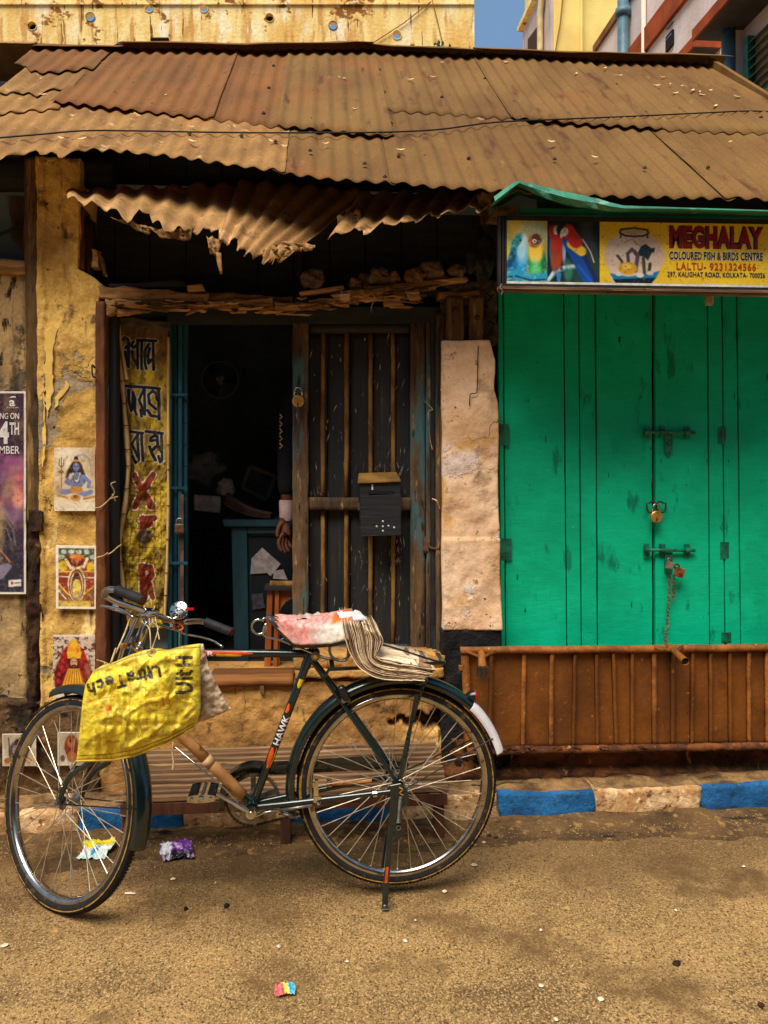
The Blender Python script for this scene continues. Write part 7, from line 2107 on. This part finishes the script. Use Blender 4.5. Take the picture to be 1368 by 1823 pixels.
GL = {'U': [[(.0, 1), (0, .3), (.2, .02), (.5, .02), (.7, .3), (.7, 1)]], 'l': [[(.1, 1), (.1, 0)]], 't': [[(.2, .95), (.2, .12), (.4, 0)], [(0, .7), (.42, .7)]], 'r': [[(0, .68), (0, 0)], [(0, .45), (.15, .66), (.35, .66)]],
      'a': [[(.02, .58), (.2, .68), (.42, .6), (.44, 0)], [(.44, .38), (.1, .34), (.0, .14), (.2, 0), (.44, .14)]], 'T': [[(0, 1), (.66, 1)], [(.33, 1), (.33, 0)]], 'e': [[(0, .36), (.48, .36), (.42, .6), (.2, .68), (0, .36), (.14, .04), (.44, .06)]], 'c': [[(.42, .58), (.2, .68), (0, .36), (.14, .02), (.42, .08)]], 'h': [[(0, 1), (0, 0)], [(0, .45), (.2, .68), (.42, .5), (.42, 0)]], 'H': [[(0, 1), (0, 0)], [(.6, 1), (.6, 0)], [(0, .5), (.6, .5)]]}
lay = [('n', 60, 60, .52, .3, (230, 204, 44), .7, 3), ('n', 20, 26, .60, .16, (190, 164, 44), .6, 5), ('n', 30, 8, .63, .1, (156, 134, 48), .5, 55), ('n', 7, 34, .66, .1, (150, 128, 48), .5, 65), ('n', 9, 5, .70, .08, (150, 126, 28), .5, 15)]
for k in range(16):
    x, y = 150 + rnd.uniform(0, 200), 1190 + rnd.uniform(0, 150)
    a = rnd.uniform(0, 3.14)
    lay.append(('s', [(x, y), (x + 14 * math.cos(a), y + 14 * math.sin(a)), (x + 24 * math.cos(a + .4), y + 24 * math.sin(a + .4))], 1.0, (132, 112, 26), .8))
INK = (44, 40, 26)
lx = [('U', 282, 1187), ('l', 266, 1189), ('t', 261, 1192), ('r', 249, 1197), ('a', 237, 1199), ('T', 221, 1204), ('e', 199, 1206), ('c', 182, 1212), ('h', 166, 1219)]
for (g, x, y) in lx:
    ax_, up_ = (-.97, .24), (.20, .98)
    for s in GL[g]:
        lay.append(('s', [(x + (ax_[0] * px * 22 + up_[0] * (py) * 19), y - 2 + (ax_[1] * px * 22 + up_[1] * py * 19)) for px, py in s], 5.2, INK, 1))
for (g, x, y) in (('U', 341, 1233), ('l', 341, 1210), ('t', 341, 1204), ('H', 341, 1184)):
    for s in GL[g]:
        lay.append(('s', [(x - (py) * 26, y - px * 22) for px, py in s], 6.0, INK, 1))
RED_ = (206, 92, 40)
lay += [('s', [(260, 1243), (300, 1236), (303, 1262), (262, 1267), (260, 1243)], 1.2, RED_, .8), ('s', [(266, 1252), (282, 1250)], 1.6, RED_, .8), ('s', [(290, 1243), (292, 1258)], 3, (214, 140, 40), 1), ('s', [(286, 1256), (300, 1252)], 1.2, RED_, .8), ('s', [(150, 1250), (176, 1244), (205, 1240)], 1.2, RED_, .8), ('p', [(186, 1256), (198, 1254), (200, 1270), (190, 1272)], (212, 120, 40), 2), ('s', [(162, 1276), (182, 1264), (196, 1276)], 1.2, (212, 130, 40), .8),
        ('n', 3, 3, .60, .1, (226, 190, 40), .55, 41)]
lay += [('s', [(136, 1346), (200, 1342), (242, 1334), (300, 1312), (345, 1288)], 1.4, (120, 96, 20), .8), ('s', [(136, 1352), (200, 1349), (242, 1341), (300, 1318), (345, 1293)], 1.2, (140, 112, 24), .8), ('s', [(168, 1196), (232, 1170), (282, 1158), (357, 1152)], 2.2, (150, 122, 50), 1.2)]
bag = thing('sack_bag', W(250, 1357, YBG), 'bright yellow woven sack bag with black lettering, hung from the bicycle handlebar', 'bag')
NU, NV = 190, 150
U, Vv = np.meshgrid(np.linspace(0, 1, NU + 1), np.linspace(0, 1, NV + 1))
PXY = np.array([[bagf(U[j, i], Vv[j, i]) for i in range(NU + 1)] for j in range(NV + 1)])
C = np.clip(paint(lay, PXY[..., 0], PXY[..., 1], (242, 222, 74)), 0, 255) / 255.0
C = np.where(C <= 0.04045, C / 12.92, ((C + 0.055) / 1.055) ** 2.4)
m_sack = mat('woven_sack', (255, 255, 255), None, attr=True, rough=.5, spec=.4, bump=[(90, .0012, U3)])
def cloth_obj(name, fn, nu, nv, Cc, m, par):
    o = mk(name, gridf(fn, nu, nv), m, par, smooth=True)
    if Cc is not None:
        at = o.data.color_attributes.new('Col', 'FLOAT_COLOR', 'POINT')
        rgba = np.ones(((nu + 1) * (nv + 1), 4), np.float32)
        rgba[:, :3] = Cc.reshape(-1, 3)
        at.data.foreach_set('color', rgba.ravel())
    return o
solid(cloth_obj('front_panel', lambda u, v: bag_pt(u, v), NU, NV, C, m_sack, bag), .0012)
m_sack_b = mat('sack_back', (226, 196, 60), (190, 160, 46), sc=10, rough=.6)
solid(cloth_obj('back_panel', lambda u, v: bag_pt(u, v, True), 40, 30, None, m_sack_b, bag), .0012)
sdpts = [bag_pt(0, 1 - k / 30) for k in range(31)]
m_str = mat('bag_string', (214, 190, 146), (176, 146, 100), sc=60, rough=.9)
mk('seam_cord', tube([bag_pt(k / 40, .985) + Vector((0, -.004, 0)) for k in range(41)], .003, 5), m_sack_b, bag, smooth=True)
cw = XF(clampC)
kn = bag_pt(.56, .02) + Vector((0, -.01, 0))
for d in (-.014, .012):
    mk('string', tube(spline([kn, kn + Vector((d, .04, .06)), cw + Vector((d * 1.3, -.035, -.02)), cw + Vector((d * 1.3, 0, .024)), cw + Vector((d * .8, .03, -.01)), kn + Vector((d + .006, .03, .03))], 6), .0019, 5), m_str, bag, smooth=True)
mk('knot', tube(spline([kn + Vector((-.012, 0, .0)), kn + Vector((.01, -.006, .01)), kn + Vector((.006, 0, -.012)), kn + Vector((-.008, -.004, -.004)), kn + Vector((.012, -.006, -.02)), kn + Vector((.0, -.006, -.04))], 4), .003, 5), m_str, bag, smooth=True)
kn2 = bag_pt(.17, .01)
mk('string', tube(spline([kn2, kn2 + Vector((.01, .02, .04)), W(205, 1165, 2.42), W(222, 1128, 2.46), W(232, 1100, 2.48)], 6), .0030, 5), m_str, bag, smooth=True)
mk('thread', tube(spline([W(308, 1322, YBG - .01), W(307, 1340, YBG - .008), W(309, 1358, YBG - .01), W(307, 1372, YBG - .01)], 4), .0024, 5), m_str, bag, smooth=True)
# second, dirty white sack behind it
wbag = thing('white_sack', W(385, 1285, YBG + .08), 'dirty white sack bag hanging behind the yellow one, its corner sticking out', 'bag')
wbf = coons([(296, 1160), (330, 1150), (362, 1146)], [(362, 1146), (371, 1184), (388, 1222), (412, 1263)], [(300, 1310), (345, 1290), (382, 1276), (412, 1263)], [(296, 1160), (296, 1220), (300, 1310)])
def wb(u, v, back=0):
    px, py = wbf(u, v)
    b = math.sqrt(max(0, 4 * u * (1 - u))) * math.sqrt(max(0, 4 * v * (1 - v)))
    return W(px, py, YBG + .075 + (.02 * b if back else -.018 * b - .014 * fb(px * .04, py * .03, 4) - .008 * fb(px * .1 + py * .05, py * .08, 6)))
m_ws = mat('dirty_white_sack', (214, 190, 160), (168, 142, 112), sc=14, spots=[((110, 84, 56), 20, .62, .06, U3)], rough=.6, bump=[(30, .008, U3), (90, .002, U3)])
solid(mk('front_panel', gridf(lambda u, v: wb(u, v), 50, 60), m_ws, wbag, smooth=True), .0012)
solid(mk('back_panel', gridf(lambda u, v: wb(u, v, 1), 20, 20), m_ws, wbag, smooth=True), .0012)

# ------------------------------------------------------------ bundle of newspapers on the carrier
nb = thing('newspaper_bundle', BP(690, 1192), 'bundle of folded old newspapers curling over the bicycle carrier behind the saddle', 'newspapers')
m_np = mat('old_newsprint', (246, 224, 190), (214, 186, 150), sc=16, st=(1, 1, 1), spots=[((110, 88, 68), 50, .64, .06, U3), ((96, 84, 76), 8, .70, .05, U3)], rough=.9, fine=(90, .2, U3))
m_np2 = mat('yellowed_newsprint', (164, 130, 96), (116, 90, 66), sc=16, rough=.9, spots=[((90, 70, 54), 40, .64, .06, U3)], fine=(90, .2, U3))
Oc = [(607, 1096), (612, 1120), (622, 1150), (642, 1176), (672, 1190), (700, 1192), (728, 1193), (748, 1194)]
Ic = [(670, 1112), (677, 1126), (672, 1140), (666, 1150), (674, 1157), (700, 1163), (730, 1168), (761, 1174)]
NS = 34
for k in range(NS):
    t = (k + rnd.uniform(-.3, .3)) / (NS - 1)
    t = max(0, min(1, t))
    pts = []
    jt = rnd.uniform(-3, 3)
    jr = rnd.uniform(-7, 9) * (1 - .3 * t)
    for i, (a, b) in enumerate(zip(Oc, Ic)):
        x, y = a[0] + (b[0] - a[0]) * t, a[1] + (b[1] - a[1]) * t
        bow = math.sin(math.pi * t)
        if i <= 1: y -= 6 * bow * (1 - t) ; 
        if i == 0: y += jt
        if i == len(Oc) - 1: x += jr
        pts.append((x + rnd.uniform(-.7, .7), y + rnd.uniform(-.6, .6)))
    w0, w1 = .125 + rnd.uniform(-.008, .008), -.13 + rnd.uniform(-.01, .01)
    P = spline([BP(x, y, 0) for x, y in pts], 5)
    V, Fc = [], []
    for i, p in enumerate(P):
        for wv_ in (w0, .04, -.04, w1):
            V.append(p + n_ * wv_ + ZV * .003 * fb(i * .3 + k, wv_ * 20))
    for i in range(len(P) - 1):
        for q in range(3):
            Fc.append((i * 4 + q, i * 4 + q + 1, i * 4 + 5 + q, i * 4 + 4 + q))
    solid(mk('newspaper', (V, Fc), m_np if rnd.random() < .62 else m_np2, nb, smooth=True), rnd.uniform(.0010, .0026))
# ------------------------------------------------------------ things on the road
def wrapper(name, label, px, py, w, d, layers, base, seed, rect=(0, 0, 60, 30), tilt=0.0, rot=0.0):
    c = G(px, py, .003)
    t = thing(name, c, label, 'wrapper')
    ca, sa = math.cos(rot), math.sin(rot)
    def mp(x, y):
        u, v = x / rect[2] - .5, y / rect[3] - .5
        u, v = u + .12 * fb(u * 3 + seed, v * 2 + 3, 7), v + .14 * fb(u * 3 + seed + 9, v * 2, 8)
        dx, dy = u * w, -v * d
        return c + Vector((dx * ca - dy * sa, dx * sa + dy * ca, .004 + tilt * (.5 - v) * d + .012 * abs(fb(u * 3 + seed, v * 3, 2)) + .007 * abs(fb(u * 9 + seed, v * 9, 3))))
    o = printed('foil', t, rect, 1.5, mp, layers, base, mat('glossy_wrapper', (255, 255, 255), None, attr=True, rough=.25, spec=.6, bump=[(70, .004, U3)]))
    solid(o, .0008)
    return t
wrapper('snack_wrapper', 'flattened blue, white and yellow wrapper on the road behind the front wheel', 172, 1521, .115, .10, [('p', [(0, 0), (60, 0), (60, 9), (0, 12)], (230, 210, 30), 1), ('p', [(24, 12), (36, 12), (36, 24), (24, 24)], (20, 140, 190), 1), ('p', [(0, 24), (60, 20), (60, 30), (0, 30)], (190, 220, 214), 2), ('n', 8, 8, .6, .1, (120, 140, 150), .5, 3)], (226, 232, 232), 1, tilt=.25)
wrapper('snack_wrapper', 'crushed purple and silver foil wrapper on the road beside the front wheel', 316, 1524, .125, .075, [('p', [(0, 0), (22, 0), (20, 30), (0, 30)], (206, 206, 210), 2), ('p', [(24, 16), (60, 20), (60, 30), (20, 30)], (20, 16, 24), 2), ('n', 7, 7, .58, .1, (30, 16, 44), .8, 6), ('n', 5, 9, .68, .06, (206, 180, 214), .9, 16)], (104, 44, 138), 5, tilt=.45, rot=.15)
wrapper('sweet_wrapper', 'tiny colourful sweet wrapper lying alone near the bottom edge of the road', 507, 1769, .058, .035, [('p', [(0, 0), (24, 0), (30, 30), (0, 30)], (214, 90, 100), 2), ('p', [(40, 0), (60, 0), (60, 30), (46, 30)], (60, 170, 210), 2)], (226, 200, 60), 9, tilt=.3, rot=.2)
# scattered scraps and pebbles
m_scr = mat('pale_litter', (232, 216, 190), (200, 176, 140), sc=40, rough=.8)
sp = [(232, 1592, .030, .006), (845, 1541, .016, .010), (792, 1588, .014, .008), (496, 1686, .010, .008), (722, 1676, .010, .008), (618, 1713, .008, .006), (1070, 1780, .012, .010), (964, 1757, .010, .007), (1204, 1622, .008, .006), (990, 1816, .010, .008), (8, 1684, .016, .010), (308, 1566, .012, .006), (963, 1657, .008, .006), (252, 1514, .010, .006), (384, 1573, .006, .005), (862, 1501, .012, .006), (1325, 1544, .010, .006), (640, 1532, .008, .006), (290, 1500, .006, .005), (740, 1640, .007, .005)]
for i, (x, y, l, w) in enumerate(sp):
    c = G(x, y, .003)
    pts = []
    k = 7
    a0 = rnd.uniform(-.4, .4)
    for j in range(k):
        a = 2 * math.pi * j / k
        dx, dy = l * math.cos(a) * rnd.uniform(.6, .9), w * 1.1 * math.sin(a) * rnd.uniform(.8, 1.1)
        pts.append(c + Vector((dx * math.cos(a0) - dy * math.sin(a0), dx * math.sin(a0) + dy * math.cos(a0), .001 + .003 * rnd.random())))
    mk('paper_scrap', (pts + [c + Vector((0, 0, .008))], [(j, (j + 1) % k, k) for j in range(k)]), m_scr, None, label='tiny pale paper scrap or pebble lying on the road', cat='litter', group='pale litter scattered on the road')
for i, (x, y, r) in enumerate([(1206, 1717, .012), (1356, 1792, .010), (404, 1614, .012), (884, 1494, .014), (330, 1620, .008), (872, 1490, .010)]):
    c = G(x, y, .0)
    V, Fc = lathe(c, (0, 0, 1), [(r, 0), (r * .9, .006), (r * .4, .010)], 7)
    V = [v + Vector((fb(v.x * 60, v.y * 60, 1) * r * .7, fb(v.x * 60, v.y * 60, 2) * r * .5, 0)) for v in V]
    mk('dirt_clod', (V, Fc), m_rotten, None, label=['dark clod lying alone on the road at the right', 'dark clod at the bottom right corner of the road', 'dark clod on the road between the two bicycle wheels, upper one', 'dark clod on the road just right of the rear wheel, larger one', 'dark clod on the road between the two bicycle wheels, lower one', 'dark clod on the road just right of the rear wheel, smaller one'][i], cat='dirt', group='dark clods on the road')
# loose grit gathered along the kerb and thinly over the road
V, Fc = [], []
rg = random.Random(11)
for k in range(6500):
    if k < 3200:
        x = rg.uniform(-2.2, 2.6); y = YK - abs(rg.gauss(0, .14)); s = rg.uniform(.0015, .0045)
    else:
        y = rg.uniform(1.75, 3.2); x = rg.uniform(-1.5, 1.9); s = rg.uniform(.0012, .0034)
    z = 0.002
    if y > YK - .2: z = .006
    b = len(V)
    a = rg.uniform(0, 6.28)
    for q in range(4):
        aa = a + q * 1.57
        V.append(Vector((x + s * math.cos(aa) * rg.uniform(.7, 1.2), y + s * math.sin(aa) * rg.uniform(.7, 1.2), z)))
    V.append(Vector((x, y, z + s * rg.uniform(.6, 1.2))))
    Fc += [(b, b + 1, b + 4), (b + 1, b + 2, b + 4), (b + 2, b + 3, b + 4), (b + 3, b, b + 4)]
mk('gravel', (V, Fc), mat('road_grit', (186, 148, 96), (104, 78, 48), sc=60, rough=.95), None, kind='stuff')

# ------------------------------------------------------------ inside the dark shop
m_tealw = mat('dark_teal_cabinet', (24, 66, 78), (16, 48, 58), sc=5, st=(2, 2, .5), rough=.5, spec=.4)
YI = 3.88
cab = thing('shop_counter', W(470, 1180, YI), 'dark teal wooden counter with a recessed panel, standing just inside the dark doorway', 'counter')
mk('carcass', fq([(412, 938), (600, 938), (600, 1196), (418, 1196)], YI + .03, .5), m_tealw, cab)
mk('counter_top', fq([(396, 926), (610, 926), (610, 937), (400, 937)], YI - .02, .55), m_tealw, cab)
for q in ([(412, 938), (440, 938), (444, 1190), (418, 1190)], [(440, 938), (600, 938), (600, 950), (440, 950)]):
    bevel(mk('panel_frame', fq(q, YI, .03), m_tealw, cab), .004, 2)
mk('inset_panel', fq([(446, 956), (600, 956), (600, 1190), (448, 1190)], YI + .022, .01), mat('black_teal_panel', (18, 30, 36), (12, 20, 26), sc=6, rough=.5), cab)
m_note = mat('grey_note', (176, 166, 166), (140, 132, 132), sc=30, rough=.9, spots=[((70, 66, 70), 60, .66, .05, U3)])
for pts, lab in (([(448, 994), (467, 975), (500, 1004), (482, 1026), (475, 1020), (446, 1022)], 'pale creased paper notes stuck on the dark teal counter, uppermost'), ([(488, 1016), (505, 1014), (512, 1032), (486, 1030)], 'small dark printed notice stuck on the dark teal counter, beside the pale notes'), ([(448, 1058), (468, 1056), (472, 1082), (450, 1086)], 'dim grey paper on the dark teal counter, lowest of the papers')):
    mk('note', fp(pts, YI + .012, .002), m_note if 'pale' in lab else mat('dim_note', (70, 74, 80), (44, 48, 54), sc=40, rough=.9), None, label=lab, cat='note')
bk = thing('paper_sheaf', W(440, 922, YI + .1), 'curling reddish brown papers lying on the dark teal counter', 'papers')
m_sheaf = mat('brown_sheaf', (104, 74, 62), (70, 50, 44), sc=20, rough=.9)
for k in range(5):
    V, Fc = [], []
    for i in range(13):
        t = i / 12
        x = 400 + 82 * t
        y = 898 + 24 * (1 - (1 - t) ** 2.2) - k * (4.6 - 3.0 * t)
        for d in (0.0, .16):
            V.append(W(x, y, YI + .02) + Vector((0, d, 0)))
    for i in range(12):
        Fc.append((i * 2, i * 2 + 1, i * 2 + 3, i * 2 + 2))
    solid(mk('sheet', (V, Fc), m_sheaf, bk), .002)
m_ow = mat('orange_brown_wood', (176, 96, 40), (130, 66, 28), sc=5, st=(3, 3, .6), rough=.5, spec=.4)
chair = thing('wooden_stand', W(500, 1195, 3.66), 'orange brown wooden stand with an arched panel, beside the boarded door', 'stand')
for (x0, x1, x2, x3) in ((476, 486, 470, 482), (490, 498, 486, 494)):
    bevel(mk('post', fq([(x0, 1050), (x1, 1050), (x3, 1198), (x2, 1198)], 3.66, .03), m_ow, chair), .004, 2)
arch = [(498, 1050), (530, 1050), (530, 1064)] + [(530 - 32 * math.sin(R_(a)), 1096 - 32 * math.cos(R_(a))) for a in (0, 20, 40, 60, 75, 90)] + [(498, 1200), (494, 1200)]
mk('arched_panel', fp(arch, 3.675, .015), m_ow, chair)
mk('top_board', fr(470, 1046, 532, 1051, 3.64, .12), m_darkwood, chair)
pr = thing('paper_roll', W(500, 1046, 3.66), 'ochre rolled papers lying on the orange brown stand', 'paper roll')
mk('roll', tube([W(481, 1040, 3.68), W(531, 1040, 3.68)], .0165, 12), m_bar, pr)
mk('roll_end', lathe(W(481, 1040, 3.68), (-1, 0, 0), [(.013, 0), (.008, .001)], 12), m_timber, pr)
sp_ = thing('leaflet', W(500, 1206, 3.56), 'orange folded leaflet lying on the brown door sill', 'leaflet')
mk('fold', prism([W(474, 1207, 3.52), W(516, 1207, 3.52), W(496, 1194, 3.60)], (0, .02, .004)), mat('orange_leaflet', (196, 104, 56), (160, 80, 44), sc=20, rough=.7), sp_)
tray = thing('metal_tray', W(405, 1196, 3.6), 'dark oval tray of small pinkish sweets on the floor of the doorway', 'tray')
tc = Vector((W(405, 1196, 3.62).x, 3.62, FL + .002))
V, Fc = lathe((0, 0, 0), (0, 0, 1), [(.05, 0), (.062, .012), (.066, .02), (.06, .016), (.05, .006)], 24)
mk('dish', ([tc + Vector((v.x * 1.3, v.y, v.z)) for v in V], Fc), m_bblack, tray, smooth='angle')
for k in range(6):
    mk('sweet', lathe(tc + Vector((-.05 + k * .02, -.01 + .012 * (k % 2), .012)), (0, 0, 1), [(.006, -.004), (.009, 0), (.006, .006)], 8), mat('pink_sweet', (150, 84, 76), None, rough=.6) if k == 0 else bpy.data.materials['pink_sweet'], tray)
m_dcl = mat('grey_cloth', (232, 232, 240), (190, 190, 200), sc=16, rough=.9)
q = [W(345, 880, 4.3), W(393, 884, 4.3), W(392, 913, 4.3), W(346, 908, 4.3)]
o = mk('hanging_cloth', gridf(lambda u, v: (q[0] * (1 - u) + q[1] * u) * (1 - v) + (q[3] * (1 - u) + q[2] * u) * v + Vector((0, .02 * fb(u * 4, v * 3, 1), 0)), 14, 8), m_dcl, None, smooth=True, label='dim grey cloth hanging in the dark shop interior', cat='cloth')
solid(o, .003)
crumple('bag', W(362, 840, 4.5), .10, mat('dark_sack', (150, 166, 178), (110, 126, 138), sc=10, rough=.8), 'dark bulging bag deep in the dark shop, above the grey cloth', 'bag', None, .9, 2)
crumple('cloth_bundle', W(402, 868, 4.4), .045, mat('dull_bundle', (236, 226, 226), None, rough=.8), 'small greyish bundle in the dark shop between bag and counter', 'bundle', None, 1.0, 6)
pf_ = thing('picture_frame', W(465, 888, 4.6), 'tilted dark picture frame leaning above the counter in the dark shop', 'frame')
fpts = [(446, 830), (491, 848), (474, 890), (432, 868)]
mk('picture', fp(fpts, 4.6, .015), mat('dim_picture', (110, 124, 134), (80, 94, 104), sc=10, rough=.4), pf_)
for a, b in zip(fpts, fpts[1:] + fpts[:1]):
    mk('moulding', beam(W(a[0], a[1], 4.59), W(b[0], b[1], 4.59), .014, .02), mat('dim_moulding', (190, 190, 192), None, rough=.5) if a == fpts[0] else bpy.data.materials['dim_moulding'], pf_)
fan = thing('round_fan', W(392, 676, 5.2), 'dim round fan guard hanging high in the dark shop', 'fan')
fc = W(392, 676, 5.2)
mk('guard_ring', rings(fc, (0, 1, 0), (1, 0, 0), [(.118, -.004), (.126, -.004), (.126, .004), (.118, .004)], n=40), mat('dim_steel', (170, 176, 180), None, rough=.5), fan)
mk('fan_hub', lathe(fc, (0, 1, 0), [(.03, 0), (.034, .03), (.02, .06)], 16), m_dcl, fan)
for k in range(3):
    a = k * 2.094
    d = Vector((math.cos(a), 0, math.sin(a)))
    t = Vector((-math.sin(a), .3, math.cos(a))).normalized()
    mk('blade', prism([fc + d * .02 + t * .02, fc + d * .11 + t * .045, fc + d * .112 - t * .03, fc + d * .02 - t * .02], (0, .003, 0)), m_mb, fan)
for k in range(16):
    a = k * math.pi / 8
    mk('guard_wire', tube([fc + Vector((math.cos(a) * .03, -.02, math.sin(a) * .03)), fc + Vector((math.cos(a) * .12, 0, math.sin(a) * .12))], .0012, 4), bpy.data.materials['dim_steel'], fan)

# ------------------------------------------------------------ the person behind the boarded door
def skin_mesh(name, pts, edges, radii, m, par, sub=2, root=0):
    me = bpy.data.meshes.new(name)
    off = origin(par)
    me.from_pydata([tuple(Vector(p) - off) for p in pts], edges, [])
    o = bpy.data.objects.new(name, me)
    COL.objects.link(o)
    o.parent = par
    sk_ = o.modifiers.new('skin', 'SKIN')
    for i, r in enumerate(radii):
        me.skin_vertices[0].data[i].radius = (r, r) if not isinstance(r, tuple) else r
    me.skin_vertices[0].data[root].use_root = True
    sk_.use_smooth_shade = True
    subsurf(o, sub)
    me.materials.append(m)
    return o
hp = W(509, 950, 3.76)
PXC = hp.x + .235
PY_ = 3.78
def pp3(dx, dz, dy=0.0): return Vector((PXC + dx, PY_ + dy, FL + dz))
man = thing('person', (PXC, PY_, FL), 'person mostly hidden behind the boarded door, hand, pale cuff and striped trousers showing', 'person')
m_skin = mat('brown_skin', (112, 66, 42), (94, 54, 36), sc=10, rough=.55)
m_shirt = mat('black_shirt', (24, 24, 28), (17, 17, 20), sc=10, rough=.9)
m_cuff = mat('pale_cuff', (214, 184, 180), (190, 160, 156), sc=20, rough=.9)
hz = hp.z - FL
P = [pp3(0, .92), pp3(0, 1.12), pp3(0, 1.32), pp3(0, 1.42), pp3(0, 1.50), pp3(0, 1.60),                       # 0 pelvis .. 5 head
     pp3(-.18, 1.37), pp3(-.225, 1.10), pp3(-.232, hz + .075, -.02),                                           # 6-8 near arm to the wrist
     pp3(.18, 1.37), pp3(.23, 1.10), pp3(.23, .86, -.02),
     pp3(-.09, .86), pp3(-.10, .48), pp3(-.10, .08), pp3(-.11, .03, -.12),
     pp3(.09, .86), pp3(.10, .48), pp3(.10, .08), pp3(.11, .03, -.12)]
E = [(0, 1), (1, 2), (2, 3), (3, 4), (4, 5), (2, 6), (6, 7), (7, 8), (2, 9), (9, 10), (10, 11), (0, 12), (12, 13), (13, 14), (14, 15), (0, 16), (16, 17), (17, 18), (18, 19)]
Rd = [(.15, .10), (.14, .095), (.15, .10), .06, .055, (.085, .105), .055, .042, .028, .055, .042, .028, .08, .055, .04, .035, .08, .055, .04, .035]
skin_mesh('body', P, E, Rd, m_skin, man)
# hand: palm, four fingers and a thumb
hw = pp3(-.232, hz + .075, -.02)
pv = [hw, hw + Vector((-.004, -.006, -.05)), hw + Vector((-.006, -.012, -.085))]
pe = [(0, 1), (1, 2)]
prr = [(.024, .024), (.032, .022), (.034, .018)]
for k, (dy, ln) in enumerate(((-.030, .070), (-.011, .080), (.009, .074), (.027, .058))):
    b = len(pv)
    base = hw + Vector((-.006 + dy * .8, dy * .6 - .010, -.088))
    pv += [base, base + Vector((-.006, -.006, -ln * .45)), base + Vector((.002, -.012, -ln * .8)), base + Vector((.014, -.014, -ln))]
    pe += [(1 if k in (1, 2) else 1, b), (b, b + 1), (b + 1, b + 2), (b + 2, b + 3)]
    prr += [.0115, .0105, .0098, .0085]
b = len(pv)
pv += [hw + Vector((-.034, -.026, -.036)), hw + Vector((-.042, -.034, -.066)), hw + Vector((-.040, -.040, -.090))]
pe += [(0, b), (b, b + 1), (b + 1, b + 2)]
prr += [.012, .0105, .009]
skin_mesh('hand', pv, pe, prr, m_skin, man, 1)
mk('cuff', lathe(hw + Vector((0, 0, -.012)), Vector((.01, .02, 1)).normalized(), [(.030, 0), (.034, .010), (.035, .05), (.037, .08), (.034, .10)], 16), m_cuff, man, smooth='angle')
skin_mesh('shirt', [p for p in P[0:4]] + [P[6], P[7] , P[8] + Vector((0, 0, .10)), P[9], P[10], P[11] + Vector((0, 0, .04))], [(0, 1), (1, 2), (2, 3), (2, 4), (4, 5), (5, 6), (2, 7), (7, 8), (8, 9)], [(.175, .125), (.165, .115), (.175, .12), .075, .072, .058, .046, .072, .058, .046], m_shirt, man)
skin_mesh('trousers', [P[0], P[12], P[13], P[14] + Vector((0, 0, .03)), P[16], P[17], P[18] + Vector((0, 0, .03))], [(0, 1), (1, 2), (2, 3), (0, 4), (4, 5), (5, 6)], [(.165, .115), .105, .078, .062, .105, .078, .062], m_shirt, man)
skin_mesh('hair', [P[5] + Vector((0, .015, .07)), P[5] + Vector((0, .05, .02)), P[5] + Vector((0, .05, -.05))], [(0, 1), (1, 2)], [(.085, .08), (.09, .07), (.06, .05)], m_dark_slot, man)
for s in (-1, 1):
    mk('ear', lathe(P[5] + Vector((s * .085, .0, -.01)), (s, 0, 0), [(.026, -.01), (.028, .004), (.018, .010)], 10), m_skin, man, smooth=True)
    mk('eye', lathe(P[5] + Vector((s * .032, -.098, .0)), (0, -1, 0), [(.012, 0), (.010, .003)], 10), m_dark_slot, man)
mk('nose', lathe(P[5] + Vector((0, -.09, -.025)), (0, -1, -.3), [(.018, 0), (.015, .018), (.006, .028)], 10), m_skin, man, smooth=True)
mk('mouth', box(P[5] + Vector((0, -.088, -.068)), (.045, .02, .008)), mat('lips', (104, 50, 40), None, rough=.5), man)
m_strp = mat('white_stripe', (190, 180, 168), None, rough=.9)
for dx in (-.182, -.160):
    mk('trouser_stripe', tube(spline([pp3(dx + .0, .84, -.055), pp3(dx - .004, .6, -.05), pp3(dx + .010, .40, -.045), pp3(dx + .02, .12, -.04)], 6), .006, 6), m_strp, man)
for k in range(5):
    mk('shirt_print', tube([pp3(-.262, 1.22 - k * .035, -.05), pp3(-.25, 1.205 - k * .035, -.055), pp3(-.262, 1.195 - k * .035, -.052)], .0035, 5), flat((210, 206, 190)) if k != 3 else m_yel, man)
